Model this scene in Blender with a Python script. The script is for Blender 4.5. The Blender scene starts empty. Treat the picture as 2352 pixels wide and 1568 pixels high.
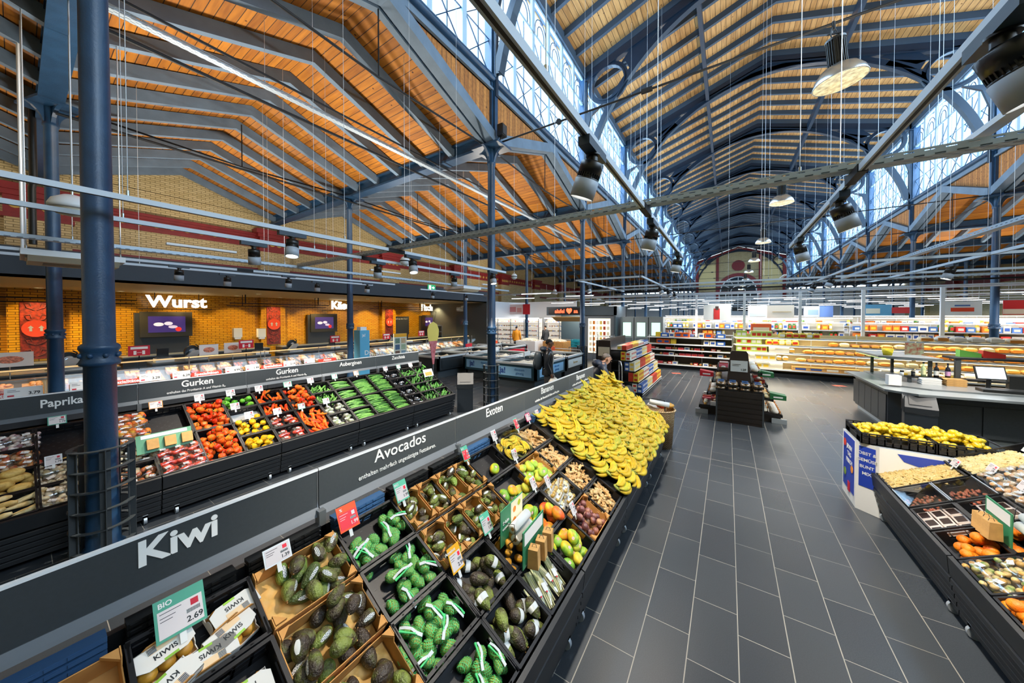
import bpy, bmesh, math, random
from math import sin, cos, pi, radians as R_
from mathutils import Vector, Matrix, Euler
rnd = random.Random(7)
S = bpy.context.scene
COL = S.collection
# ---------------------------------------------------------------- camera
cam = bpy.data.cameras.new('camera')
camo = bpy.data.objects.new('camera', cam)
COL.objects.link(camo)
camo.location = (0, 0, 2.346)
camo.rotation_euler = (R_(90 - 0.9), 0, R_(33.4))
cam.sensor_width = 36.0
cam.lens = 752.0 / 2352 * 36
cam.shift_y = -47.0 / 2352
cam.clip_start = 0.02
cam.clip_end = 300
S.camera = camo
# ---------------------------------------------------------------- view + cycles
S.view_settings.view_transform = 'Standard'
S.view_settings.look = 'None'
S.view_settings.gamma = 1.0
S.view_settings.use_curve_mapping = False
S.view_settings.exposure = 0.35
cy = S.cycles
cy.max_bounces = 5
cy.diffuse_bounces = 3
cy.glossy_bounces = 2
cy.transmission_bounces = 3
cy.transparent_max_bounces = 10
cy.caustics_reflective = False
cy.caustics_refractive = False
cy.sample_clamp_indirect = 3.0
cy.sample_clamp_direct = 8
cy.use_adaptive_sampling = False
cy.adaptive_threshold = 0.04
cy.use_denoising = True
# ---------------------------------------------------------------- world: bright overcast sky
W = bpy.data.worlds.new('world')
S.world = W
W.use_nodes = True
wn = W.node_tree
bg = wn.nodes['Background']
bg.inputs[0].default_value = (0.72, 0.87, 1.0, 1)
bg.inputs[1].default_value = 1.6

# building grid
YK = lambda k: 0.45 + 6.35 * k
NL, NR, NC = -5.12, 8.05, 1.45        # nave column rows and centre
AL, WL_ = -11.64, -18.2               # left aisle row, left wall
AR, WR_ = 14.6, 21.2
YEND = YK(11)

def add_light(kind, name, loc, rot=(0, 0, 0), energy=100, color=(1, 1, 1), parent=None, **k):
    l = bpy.data.lights.new(name, kind)
    l.energy = energy
    l.color = color
    for a, v in k.items():
        setattr(l, a, v)
    o = bpy.data.objects.new(name, l)
    COL.objects.link(o)
    o.location = loc
    o.rotation_euler = rot
    if parent: o.parent = parent
    return o
# daylight through the clerestory windows: one area light per stretch of glass, outside the panes
for k in range(0, 10, 2):
    y = YK(k) + 6.35
    add_light('AREA', 'daylight_left', (NL - .6, y, 10.4), (0, R_(-90 + 0), 0), 1600, (.60, .80, 1.0), shape='RECTANGLE', size=4, size_y=12.4)
    add_light('AREA', 'daylight_right', (NR + .6, y, 10.4), (0, R_(90), 0), 1600, (.60, .80, 1.0), shape='RECTANGLE', size=4, size_y=12.4)
# ---------------------------------------------------------------- materials
def lin(h):
    if isinstance(h, tuple): return h[:3]
    h = h.lstrip('#')
    v = [int(h[i:i + 2], 16) / 255 for i in (0, 2, 4)]
    return tuple(c / 12.92 if c <= .04045 else ((c + .055) / 1.055) ** 2.4 for c in v)
MATS = {}
def mat(name, color='#808080', rough=.5, metal=0., var=0., vs=8., col2=None, bump=0., bs=40., emit=0., ecol=None, alpha=1., coat=0., spec=.5, trans=0.):
    if name in MATS: return MATS[name]
    m = bpy.data.materials.new(name)
    m.use_nodes = True
    nt = m.node_tree; b = nt.nodes['Principled BSDF']
    c = lin(color)
    b.inputs['Base Color'].default_value = (*c, 1)
    b.inputs['Roughness'].default_value = rough
    b.inputs['Metallic'].default_value = metal
    b.inputs['Specular IOR Level'].default_value = spec
    b.inputs['Alpha'].default_value = alpha
    b.inputs['Coat Weight'].default_value = coat
    b.inputs['Transmission Weight'].default_value = trans
    tc = None
    if var or col2 or bump:
        tc = nt.nodes.new('ShaderNodeTexCoord')
    if col2 or var:
        n = nt.nodes.new('ShaderNodeTexNoise'); n.inputs['Scale'].default_value = vs; n.inputs['Detail'].default_value = 5
        nt.links.new(tc.outputs['Object'], n.inputs['Vector'])
        r = nt.nodes.new('ShaderNodeValToRGB')
        nt.links.new(n.outputs['Fac'], r.inputs['Fac'])
        r.color_ramp.elements[0].position = .35; r.color_ramp.elements[1].position = .65
        c2 = lin(col2) if col2 else tuple(min(1, x * (1 + var)) for x in c)
        c1 = c if col2 else tuple(x * (1 - var) for x in c)
        r.color_ramp.elements[0].color = (*c1, 1); r.color_ramp.elements[1].color = (*c2, 1)
        nt.links.new(r.outputs['Color'], b.inputs['Base Color'])
    if bump:
        n2 = nt.nodes.new('ShaderNodeTexNoise'); n2.inputs['Scale'].default_value = bs; n2.inputs['Detail'].default_value = 3
        nt.links.new(tc.outputs['Object'], n2.inputs['Vector'])
        bp = nt.nodes.new('ShaderNodeBump'); bp.inputs['Strength'].default_value = bump; bp.inputs['Distance'].default_value = .01
        nt.links.new(n2.outputs['Fac'], bp.inputs['Height']); nt.links.new(bp.outputs['Normal'], b.inputs['Normal'])
    if emit:
        b.inputs['Emission Color'].default_value = (*lin(ecol or color), 1)
        b.inputs['Emission Strength'].default_value = emit
    MATS[name] = m
    return m
def nodes_of(m): return m.node_tree.nodes, m.node_tree.links, m.node_tree.nodes['Principled BSDF']

def boards(name, c1, c2, axis, pitch=.14, seam=.012, knots=True, rough=.7, dark='#2a1608'):
    """timber boarding: seams every `pitch` across `axis` (0 X, 1 Y, 2 Z) in object space"""
    if name in MATS: return MATS[name]
    m = mat(name, c1, rough); N, L, b = nodes_of(m)
    tc = N.new('ShaderNodeTexCoord'); sx = N.new('ShaderNodeSeparateXYZ'); L.new(tc.outputs['Object'], sx.inputs[0])
    d = N.new('ShaderNodeMath'); d.operation = 'DIVIDE'; d.inputs[1].default_value = pitch; L.new(sx.outputs[axis], d.inputs[0])
    fl = N.new('ShaderNodeMath'); fl.operation = 'FLOOR'; L.new(d.outputs[0], fl.inputs[0])
    fr = N.new('ShaderNodeMath'); fr.operation = 'FRACT'; L.new(d.outputs[0], fr.inputs[0])
    wn_ = N.new('ShaderNodeTexWhiteNoise'); wn_.noise_dimensions = '1D'; L.new(fl.outputs[0], wn_.inputs['W'])
    mx = N.new('ShaderNodeMix'); mx.data_type = 'RGBA'; L.new(wn_.outputs['Value'], mx.inputs[0])
    mx.inputs[6].default_value = (*lin(c1), 1); mx.inputs[7].default_value = (*lin(c2), 1)
    # grain
    mp = N.new('ShaderNodeMapping'); sc = [14, 14, 14]; sc[1 if axis == 0 else 0] = 1.2
    mp.inputs['Scale'].default_value = sc; L.new(tc.outputs['Object'], mp.inputs[0])
    nz = N.new('ShaderNodeTexNoise'); nz.inputs['Scale'].default_value = 1.0; nz.inputs['Detail'].default_value = 6; L.new(mp.outputs[0], nz.inputs['Vector'])
    m2 = N.new('ShaderNodeMix'); m2.data_type = 'RGBA'; m2.blend_type = 'MULTIPLY'; m2.inputs[0].default_value = .65
    cr = N.new('ShaderNodeValToRGB'); cr.color_ramp.elements[0].position = .3; cr.color_ramp.elements[1].position = .6
    cr.color_ramp.elements[0].color = (.45, .36, .28, 1); cr.color_ramp.elements[1].color = (1, 1, 1, 1)
    L.new(nz.outputs['Fac'], cr.inputs[0]); L.new(mx.outputs[2], m2.inputs[6]); L.new(cr.outputs[0], m2.inputs[7])
    out = m2.outputs[2]
    if knots:
        v = N.new('ShaderNodeTexVoronoi'); v.inputs['Scale'].default_value = 3.2; L.new(tc.outputs['Object'], v.inputs['Vector'])
        lt = N.new('ShaderNodeMath'); lt.operation = 'LESS_THAN'; lt.inputs[1].default_value = .07; L.new(v.outputs['Distance'], lt.inputs[0])
        m3 = N.new('ShaderNodeMix'); m3.data_type = 'RGBA'; L.new(lt.outputs[0], m3.inputs[0]); L.new(out, m3.inputs[6]); m3.inputs[7].default_value = (*lin('#4a2208'), 1)
        out = m3.outputs[2]
    ls = N.new('ShaderNodeMath'); ls.operation = 'LESS_THAN'; ls.inputs[1].default_value = seam / pitch; L.new(fr.outputs[0], ls.inputs[0])
    m4 = N.new('ShaderNodeMix'); m4.data_type = 'RGBA'; L.new(ls.outputs[0], m4.inputs[0]); L.new(out, m4.inputs[6]); m4.inputs[7].default_value = (*lin(dark), 1)
    L.new(m4.outputs[2], b.inputs['Base Color'])
    return m

def brick(name, c1, c2, mortar, w, h, plane='YZ', ms=.008, rough=.5, bump=.3, off=.5, loc=(0, 0, 0), freq=2):
    """brick / tile courses in object space"""
    if name in MATS: return MATS[name]
    m = mat(name, c1, rough); N, L, b = nodes_of(m)
    tc = N.new('ShaderNodeTexCoord'); sx = N.new('ShaderNodeSeparateXYZ'); cx = N.new('ShaderNodeCombineXYZ')
    mp = N.new('ShaderNodeMapping'); mp.inputs['Location'].default_value = loc
    L.new(tc.outputs['Object'], mp.inputs[0]); L.new(mp.outputs[0], sx.inputs[0])
    L.new(sx.outputs['XYZ'.index(plane[0])], cx.inputs[0]); L.new(sx.outputs['XYZ'.index(plane[1])], cx.inputs[1])
    t = N.new('ShaderNodeTexBrick'); L.new(cx.outputs[0], t.inputs['Vector'])
    t.offset = off; t.offset_frequency = freq; t.squash = 1
    t.inputs['Color1'].default_value = (*lin(c1), 1); t.inputs['Color2'].default_value = (*lin(c2), 1); t.inputs['Mortar'].default_value = (*lin(mortar), 1)
    t.inputs['Scale'].default_value = 1; t.inputs['Mortar Size'].default_value = ms; t.inputs['Mortar Smooth'].default_value = .1
    t.inputs['Brick Width'].default_value = w; t.inputs['Row Height'].default_value = h
    L.new(t.outputs['Color'], b.inputs['Base Color'])
    if bump:
        bp = N.new('ShaderNodeBump'); bp.inputs['Strength'].default_value = bump; bp.inputs['Distance'].default_value = .004; bp.invert = True
        L.new(t.outputs['Fac'], bp.inputs['Height']); L.new(bp.outputs['Normal'], b.inputs['Normal'])
    return m

def glass(name, tint=(1, 1, 1), gl=.08, rough=.02, transp=1.0):
    if name in MATS: return MATS[name]
    m = bpy.data.materials.new(name); m.use_nodes = True; nt = m.node_tree; nt.nodes.clear()
    o = nt.nodes.new('ShaderNodeOutputMaterial'); t = nt.nodes.new('ShaderNodeBsdfTransparent'); g = nt.nodes.new('ShaderNodeBsdfGlossy'); x = nt.nodes.new('ShaderNodeMixShader')
    t.inputs[0].default_value = (*tint, 1); g.inputs['Roughness'].default_value = rough; x.inputs[0].default_value = gl
    nt.links.new(t.outputs[0], x.inputs[1]); nt.links.new(g.outputs[0], x.inputs[2]); nt.links.new(x.outputs[0], o.inputs[0])
    MATS[name] = m
    return m

# ---------------------------------------------------------------- mesh builder
def frame_of(d):
    d = Vector(d).normalized()
    a = Vector((0, 0, 1)) if abs(d.z) < .95 else Vector((1, 0, 0))
    u = d.cross(a).normalized(); v = u.cross(d).normalized()
    return u, v, d
class MB:
    def __init__(s): s.v = []; s.f = []; s.mi = []; s.sm = []; s.M = None; s.cur = 0
    def add(s, vs, fs, m=None, smooth=False):
        n = len(s.v)
        if s.M is not None: vs = [s.M @ Vector(p) for p in vs]
        s.v += [tuple(p) for p in vs]
        for f in fs:
            s.f.append([i + n for i in f]); s.mi.append(s.cur if m is None else m); s.sm.append(smooth)
        return s
    def box(s, x0, x1, y0, y1, z0, z1, m=None):
        vs = [(x, y, z) for z in (z0, z1) for y in (y0, y1) for x in (x0, x1)]
        return s.add(vs, [(0, 2, 3, 1), (4, 5, 7, 6), (0, 1, 5, 4), (2, 6, 7, 3), (0, 4, 6, 2), (1, 3, 7, 5)], m)
    def cbox(s, c, d, m=None): return s.box(c[0] - d[0] / 2, c[0] + d[0] / 2, c[1] - d[1] / 2, c[1] + d[1] / 2, c[2] - d[2] / 2, c[2] + d[2] / 2, m)
    def bar(s, p, q, w, h, m=None, up=None):
        p, q = Vector(p), Vector(q); u, v, d = frame_of(q - p)
        if up is not None:
            u = d.cross(Vector(up)).normalized(); v = u.cross(d).normalized()
        vs = [e + u * a * w / 2 + v * b * h / 2 for e in (p, q) for a, b in ((-1, -1), (1, -1), (1, 1), (-1, 1))]
        return s.add(vs, [(3, 2, 1, 0), (4, 5, 6, 7), (0, 1, 5, 4), (1, 2, 6, 5), (2, 3, 7, 6), (3, 0, 4, 7)], m)
    def cyl(s, p, q, r0, r1=None, n=10, m=None, cap=True, smooth=True):
        r1 = r0 if r1 is None else r1
        p, q = Vector(p), Vector(q); u, v, d = frame_of(q - p)
        vs = [e + (u * cos(2 * pi * i / n) + v * sin(2 * pi * i / n)) * r for e, r in ((p, r0), (q, r1)) for i in range(n)]
        s.add(vs, [(i, (i + 1) % n, n + (i + 1) % n, n + i) for i in range(n)], m, smooth)
        if cap:
            s.add(vs[:n], [tuple(range(n))[::-1]], m); s.add(vs[n:], [tuple(range(n))], m)
        return s
    def tube(s, pts, r, n=8, m=None, rad=None, closed=False):
        pts = [Vector(p) for p in pts]; N_ = len(pts); vs = []; pu = None
        for i, p in enumerate(pts):
            a = pts[i - 1] if (i or closed) else p; b = pts[(i + 1) % N_] if (i < N_ - 1 or closed) else p
            u, v, d = frame_of(b - a)
            if pu is not None:
                u = (pu - d * pu.dot(d)).normalized(); v = u.cross(d) * -1
            pu = u; v = d.cross(u)
            rr = rad[i] if rad else r
            vs += [p + (u * cos(2 * pi * j / n) + v * sin(2 * pi * j / n)) * rr for j in range(n)]
        fs = [(i * n + j, i * n + (j + 1) % n, ((i + 1) % N_) * n + (j + 1) % n, ((i + 1) % N_) * n + j) for i in range(N_ - (0 if closed else 1)) for j in range(n)]
        s.add(vs, fs, m, True)
        if not closed:
            s.add(vs[:n], [tuple(range(n))[::-1]], m); s.add(vs[-n:], [tuple(range(n))], m)
        return s
    def lathe(s, prof, n=16, c=(0, 0, 0), m=None, smooth=True, axis=2):
        vs = []
        for r, z in prof:
            for j in range(n):
                a = 2 * pi * j / n; p = (r * cos(a), r * sin(a), z)
                if axis == 0: p = (z, r * cos(a), r * sin(a))
                if axis == 1: p = (r * sin(a), z, r * cos(a))
                vs.append((p[0] + c[0], p[1] + c[1], p[2] + c[2]))
        k = len(prof)
        return s.add(vs, [(i * n + j, i * n + (j + 1) % n, (i + 1) * n + (j + 1) % n, (i + 1) * n + j) for i in range(k - 1) for j in range(n)], m, smooth)
    def ell(s, c, r, n=12, k=8, m=None, fn=None):
        vs = []
        for i in range(k + 1):
            t = pi * i / k
            for j in range(n):
                a = 2 * pi * j / n; p = Vector((sin(t) * cos(a), sin(t) * sin(a), cos(t)))
                if fn: p = fn(p)
                vs.append((c[0] + p.x * r[0], c[1] + p.y * r[1], c[2] + p.z * r[2]))
        return s.add(vs, [(i * n + j, (i + 1) * n + j, (i + 1) * n + (j + 1) % n, i * n + (j + 1) % n) for i in range(k) for j in range(n)], m, True)
    def prism(s, poly, p0, p1, plane='XZ', m=None):
        """2D polygon swept between two coordinates of the third axis"""
        def P(a, b, t): return {'XZ': (a, t, b), 'YZ': (t, a, b), 'XY': (a, b, t)}[plane]
        n = len(poly); vs = [P(a, b, t) for t in (p0, p1) for a, b in poly]
        return s.add(vs, [tuple(range(n)), tuple(range(2 * n - 1, n - 1, -1))] + [(i, n + i, n + (i + 1) % n, (i + 1) % n) for i in range(n)], m)
    def ring(s, outer, inner, p0, p1, plane='XZ', m=None, closed=True):
        """flat plate between two equal-length outlines"""
        n = len(outer)
        for i in range(n if closed else n - 1):
            j = (i + 1) % n
            s.prism([outer[i], outer[j], inner[j], inner[i]], p0, p1, plane, m)
        return s
    def quad(s, a, b, c, d, m=None): return s.add([a, b, c, d], [(0, 1, 2, 3)], m)
    def mesh(s, name, mats):
        me = bpy.data.meshes.new(name)
        me.from_pydata(s.v, [], s.f)
        for x in (mats if isinstance(mats, (list, tuple)) else [mats]): me.materials.append(x)
        me.polygons.foreach_set('material_index', s.mi)
        me.polygons.foreach_set('use_smooth', s.sm)
        bm = bmesh.new(); bm.from_mesh(me); bmesh.ops.recalc_face_normals(bm, faces=bm.faces); bm.to_mesh(me); bm.free()
        me.update()
        return me
    def obj(s, name, mats, parent=None, loc=(0, 0, 0), rot=(0, 0, 0)):
        return link(name, s.mesh(name, mats), parent, loc, rot)
def link(name, me, parent=None, loc=(0, 0, 0), rot=(0, 0, 0)):
    o = bpy.data.objects.new(name, me); COL.objects.link(o); o.location = loc; o.rotation_euler = rot
    if parent: o.parent = parent
    return o
def tag(o, label=None, cat=None, group=None, kind=None):
    if label: o['label'] = label
    if cat: o['category'] = cat
    if group: o['group'] = group
    if kind: o['kind'] = kind
    return o
def thing(name, label, cat, loc=(0, 0, 0), rz=0, group=None, rot=None):
    o = bpy.data.objects.new(name, None); COL.objects.link(o); o.location = loc; o.rotation_euler = rot or (0, 0, rz)
    o.empty_display_size = .1
    return tag(o, label, cat, group)
def struct(o): o['kind'] = 'structure'; return o
KIDS = {}
def dup(root, loc=None, rot=None, label=None, group=None, scale=None, M=None):
    r = root.copy(); COL.objects.link(r)
    if M is not None: r.matrix_world = M
    if loc is not None: r.location = loc
    if rot is not None: r.rotation_euler = rot if isinstance(rot, tuple) else (0, 0, rot)
    if scale is not None: r.scale = (scale,) * 3 if not isinstance(scale, tuple) else scale
    if label: r['label'] = label
    if group: r['group'] = group
    for ch in kids(root):
        c = ch.copy(); COL.objects.link(c); c.parent = r
        for g in kids(ch):
            d = g.copy(); COL.objects.link(d); d.parent = c
    return r
def kids(o):
    if o.name not in KIDS: KIDS[o.name] = list(o.children)
    return KIDS[o.name]
class Used:
    """first placement moves the source itself, later ones are copies"""
    def __init__(s, src): s.src = src; s.n = 0
    def put(s, **k):
        s.n += 1
        if s.n == 1:
            s.last = k
            s.first = k
            return apply_(s.src, **k)
        return dup(s.src, **k)
def apply_(o, loc=None, rot=None, label=None, group=None, scale=None, M=None):
    if M is not None: o.matrix_world = M
    if loc is not None: o.location = loc
    if rot is not None: o.rotation_euler = rot if isinstance(rot, tuple) else (0, 0, rot)
    if scale is not None: o.scale = (scale,) * 3 if not isinstance(scale, tuple) else scale
    if label: o['label'] = label
    if group: o['group'] = group
    return o
TMP = bpy.data.scenes.new('lettering_workshop')
def text_mesh(txt, size, bold=.0, ext=.002, align='CENTER', sx=1.0, space=1.0):
    cu = bpy.data.curves.new('txt', 'FONT'); cu.body = txt; cu.size = size; cu.extrude = ext; cu.align_x = align; cu.align_y = 'CENTER'
    cu.offset = bold * size; cu.space_character = space; cu.resolution_u = 3
    o = bpy.data.objects.new('txt', cu); TMP.collection.objects.link(o)
    vl = TMP.view_layers[0]; vl.update(); dg = vl.depsgraph
    me = bpy.data.meshes.new_from_object(o.evaluated_get(dg))
    bpy.data.objects.remove(o); bpy.data.curves.remove(cu)
    if sx != 1.0:
        for v in me.vertices: v.co.x *= sx
    return me
def lettering(txt, size, m, parent=None, loc=(0, 0, 0), rot=(0, 0, 0), name='lettering', **k):
    me = text_mesh(txt, size, **k); me.materials.clear(); me.materials.append(m)
    return link(name, me, parent, loc, rot)
RX = (R_(90), 0, R_(90))       # text upright facing +X, reading along +Y
RXn = (R_(90), 0, R_(-90))     # facing -X
RY = (R_(90), 0, 0)            # facing -Y
# ---------------------------------------------------------------- shared materials
M_blue = mat('blue_iron_paint', '#1f3f5e', .38, .0, var=.12, vs=6, bump=.15, bs=60)
M_blue2 = mat('grey_blue_timber_paint', '#5d7389', .6, var=.12, vs=3, bump=.15, bs=25)
M_dark = mat('black_steel', '#15181c', .6, spec=.3)
M_anth = mat('anthracite_panel', '#343a3e', .55, var=.05, vs=60)
M_anth2 = mat('dark_slat_panel', '#14181d', .5)
M_alu = mat('brushed_aluminium', '#9aa0a6', .35, .8)
M_galv = mat('galvanised_steel', '#b9c3cc', .45, .6)
M_white = mat('white_paint', '#eceff1', .45)
M_trackw = mat('track_white', '#c9d4de', .4)
M_black = mat('black_plastic', '#101214', .35)
M_crate = mat('crate_black_plastic', '#15161a', .5, var=.2, vs=20, spec=.3)
M_card = mat('corrugated_cardboard', '#c08a4a', .8, var=.12, vs=12)
M_cardw = mat('white_cardboard', '#ece6dc', .7)
M_text = mat('white_lettering', '#f4f4f2', .5)
M_steel = mat('stainless', '#c2c7cb', .25, .9)
M_glass = glass('clear_glass', (.97, .98, .98), .03)
M_spot = mat('spotlight_disc', '#fff4e0', .5, emit=22, ecol='#fff3df')
M_tube = mat('lit_tube', '#ffffff', .5, emit=5, ecol='#fbfdff')
M_wred = mat('label_red', '#c8102e', .5)
M_orange = mat('label_orange', '#e2501e', .5)
M_yellow = mat('label_yellow', '#e8a91c', .5)
M_teal = mat('label_teal', '#4fa68c', .5)
M_green = mat('sign_green', '#2f7a56', .5)
M_lcd = mat('price_paper', '#e6dcdc', .5)
M_lcdw = mat('white_paper', '#f2f2f0', .5)
M_ink = mat('print_ink', '#23272a', .6)
M_inkb = mat('print_blue', '#1b3f8f', .6)
# ================================================================ floor
def floor_mat():
    m = mat('slate_floor_tiles', '#3b3f45', .28); N, L, b = nodes_of(m)
    g = N.new('ShaderNodeNewGeometry'); s = N.new('ShaderNodeSeparateXYZ'); L.new(g.outputs['Position'], s.inputs[0])
    def M(op, a, bb=None):
        n = N.new('ShaderNodeMath'); n.operation = op
        for i, q in enumerate((a, bb)):
            if q is None: continue
            if isinstance(q, (int, float)): n.inputs[i].default_value = q
            else: L.new(q, n.inputs[i])
        return n.outputs[0]
    xr = M('DIVIDE', M('SUBTRACT', s.outputs[0], .082), .3)
    row = M('FLOOR', xr); fx = M('FRACT', xr)
    yr = M('SUBTRACT', M('DIVIDE', M('SUBTRACT', s.outputs[1], 2.309), .585), M('MULTIPLY', row, .6667))
    fy = M('FRACT', yr); cell = M('FLOOR', yr)
    jx = M('GREATER_THAN', M('ABSOLUTE', M('SUBTRACT', fx, .5)), .5 - .0032 / .3)
    jy = M('GREATER_THAN', M('ABSOLUTE', M('SUBTRACT', fy, .5)), .5 - .0025 / .585)
    j0 = M('LESS_THAN', M('ABSOLUTE', M('SUBTRACT', s.outputs[1], 6.25)), .006)
    j1 = M('LESS_THAN', M('ABSOLUTE', M('SUBTRACT', s.outputs[1], 11.6)), .006)
    j = M('MAXIMUM', M('MAXIMUM', jx, jy), M('MAXIMUM', j0, j1))
    c = N.new('ShaderNodeCombineXYZ'); L.new(row, c.inputs[0]); L.new(cell, c.inputs[1])
    wn_ = N.new('ShaderNodeTexWhiteNoise'); L.new(c.outputs[0], wn_.inputs['Vector'])
    cr = N.new('ShaderNodeValToRGB'); cr.color_ramp.elements[0].color = (*lin('#2f343a'), 1); cr.color_ramp.elements[1].color = (*lin('#383d43'), 1)
    wr = M('ADD', M('MULTIPLY', wn_.outputs['Value'], .5), .25); L.new(wr, cr.inputs[0])
    nz = N.new('ShaderNodeTexNoise'); nz.inputs['Scale'].default_value = 150; nz.inputs['Detail'].default_value = 2; L.new(g.outputs['Position'], nz.inputs['Vector'])
    mm = N.new('ShaderNodeMix'); mm.data_type = 'RGBA'; mm.blend_type = 'OVERLAY'; mm.inputs[0].default_value = .35; L.new(cr.outputs[0], mm.inputs[6]); L.new(nz.outputs['Fac'], mm.inputs[7])
    mj = N.new('ShaderNodeMix'); mj.data_type = 'RGBA'; L.new(j, mj.inputs[0]); L.new(mm.outputs[2], mj.inputs[6]); mj.inputs[7].default_value = (*lin('#8d8a82'), 1)
    L.new(mj.outputs[2], b.inputs['Base Color'])
    rj = M('ADD', M('MULTIPLY', wn_.outputs['Value'], .02), M('ADD', M('MULTIPLY', j, .4), .27)); L.new(rj, b.inputs['Roughness'])
    return m
struct(MB().box(-19, 22, -8, 72, -.2, 0).obj('floor', floor_mat()))

# ================================================================ walls
M_ybrick = brick('pale_yellow_brick', '#c9b88c', '#b8a577', '#7a6a45', .26, .077, 'YZ', .009, .55)
M_ybrickx = brick('pale_yellow_brick_end', '#c9b88c', '#b8a577', '#7a6a45', .26, .077, 'XZ', .009, .55)
M_litbrick = brick('warm_lit_glazed_brick', '#d79a1c', '#c2820f', '#5e3d0c', .26, .077, 'YZ', .008, .22)  # yellow brick with the warm lamp light put into its colour
M_red = mat('oxblood_cornice_paint', '#7c2024', .5, var=.1, vs=5)
M_cream = mat('cream_paint', '#d9c48c', .6)
ZG = 7.75   # height of the gable apex under the rafters
def gable_wall(name, x0, x1, m):
    mb = MB()
    mb.box(x0, x1, -7, YEND + .3, 3.3 if x0 < 0 else 0, 7.02)
    for k in range(-1, 11):
        a, b_ = YK(k), YK(k + 1); mb.prism([(a, 7.0), (b_, 7.0), ((a + b_) / 2, 8.1)], x0, x1, 'YZ')
    return struct(mb.obj(name, m))
gable_wall('wall_left', WL_ - .3, WL_, M_ybrick)
gable_wall('wall_right', WR_, WR_ + .3, M_ybrick)
struct(MB().box(WL_ - .3, WL_, -7, YEND + .3, 0, 3.3).obj('wall_left', M_litbrick))
struct(MB().box(WL_ - .3, WR_ + .3, -7.3, -7, 0, 15).obj('wall_front', mat('wall_plain', '#b9a878', .8)))
# cornice and pilasters on the left wall
for x, sg in ((WL_, 1), (WR_, -1)):
    for k in range(0, 10):
        a, b_ = YK(k) + .6, YK(k + 1) - .6
        mb = MB()
        for z0, z1, d in ((6.02, 6.12, .2), (5.92, 6.02, .14), (5.62, 5.92, .06), (5.5, 5.62, .1), (4.42, 4.56, .06)):
            mb.box(min(x, x + sg * d), max(x, x + sg * d), a, b_, z0, z1)
        o = struct(mb.obj('trim_1' if sg > 0 else 'trim_2', M_red))
        if sg > 0 and k < 5:
            mb = MB()
            n = 12
            for i in range(n):
                y = a + .25 + (b_ - a - .5) * i / (n - 1)
                mb.cyl((x + .06, y, 5.77), (x + .09, y, 5.77), .1, n=12); mb.cyl((x + .09, y, 5.77), (x + .11, y, 5.77), .045, n=8)
            mb.obj('rosette_band', mat('ornament_gold', '#b99a4e', .5), o)
    for k in range(0, 11):
        y = YK(k)
        d = .35
        struct(MB().box(min(x, x + sg * d), max(x, x + sg * d), y - .6, y + .6, 3.3 if sg > 0 else 0, 5.3).obj('wall_pilaster', M_ybrick))
        mb = MB()
        for z0, z1, e in ((5.3, 5.42, .06), (5.42, 5.95, .02), (5.95, 6.1, .12), (6.1, 6.3, .2)):
            mb.box(min(x, x + sg * (d + e)), max(x, x + sg * (d + e)), y - .6 - e, y + .6 + e, z0, z1)
        o = struct(mb.obj('trim_3', M_red))
        if k < 6 and sg > 0:
            mb = MB()
            for j in range(4):
                yy = y - .42 + j * .28
                mb.cyl((x + d + .02, yy, 5.68), (x + d + .05, yy, 5.68), .11, n=12)
            mb.obj('rosette_band', mat('ornament_gold', '#b99a4e', .5), o)
# end gable wall with the round arched window
yE = YEND
mb = MB(); mb.box(WL_ - .3, WR_ + .3, yE, yE + .3, 0, 6.75); mb.prism([(NL, 6.75), (NR, 6.75), (NR, 12.3), (NC, 14.6), (NL, 12.3)], yE, yE + .3, 'XZ')
struct(mb.obj('wall_back', M_ybrickx))
def arc(cx, cz, r, a0, a1, n): return [(cx + r * cos(R_(a0 + (a1 - a0) * i / n)), cz + r * sin(R_(a0 + (a1 - a0) * i / n))) for i in range(n + 1)]
wt = MB()
wt.box(NL, NL + .5, yE - .15, yE, 5, 12.3).box(NR - .5, NR, yE - .15, yE, 5, 12.3)
for x in (NC - 3.3, NC + 2.9): wt.box(x, x + .4, yE - .18, yE, 5, 12.9)
wt.bar((NL, yE - .1, 12.1), (NC, yE - .1, 14.3), .3, .5, up=(0, 1, 0)).bar((NR, yE - .1, 12.1), (NC, yE - .1, 14.3), .3, .5, up=(0, 1, 0))
wt.box(NL, NR, yE - .16, yE, 6.2, 6.7)
wt.ring(arc(NC, 6.6, 3.3, 0, 180, 16), arc(NC, 6.6, 2.75, 0, 180, 16), yE - .2, yE, closed=False)
wt.cyl((NC, yE - .15, 11.2), (NC, yE, 11.2), .95, n=20)
struct(wt.obj('trim_4', M_red))
struct(MB().prism(arc(NC, 6.6, 2.7, 0, 180, 16) + [(NC - 2.7, 3.2), (NC + 2.7, 3.2)], yE - .06, yE - .03).obj('window_glass_back', mat('dark_window_glass', '#27333d', .08)))
mb = MB(); mb.ring(arc(NC, 6.6, 2.7, 0, 180, 16), arc(NC, 6.6, 2.55, 0, 180, 16), yE - .14, yE - .05, closed=False)
mb.ring(arc(NC, 6.6, 1.1, 0, 180, 12), arc(NC, 6.6, 1.0, 0, 180, 12), yE - .14, yE - .05, closed=False)
for a in range(0, 181, 30): mb.bar((NC + 1.0 * cos(R_(a)), yE - .1, 6.6 + 1.0 * sin(R_(a))), (NC + 2.6 * cos(R_(a)), yE - .1, 6.6 + 2.6 * sin(R_(a))), .08, .08)
for x in (-1.8, -.9, 0, .9, 1.8): mb.box(NC + x - .05, NC + x + .05, yE - .14, yE - .05, 3.2, 6.6)
for z in (4.4, 5.5, 6.6): mb.box(NC - 2.7, NC + 2.7, yE - .14, yE - .05, z - .05, z + .05)
struct(mb.obj('window_frame_back', M_white))
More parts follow.
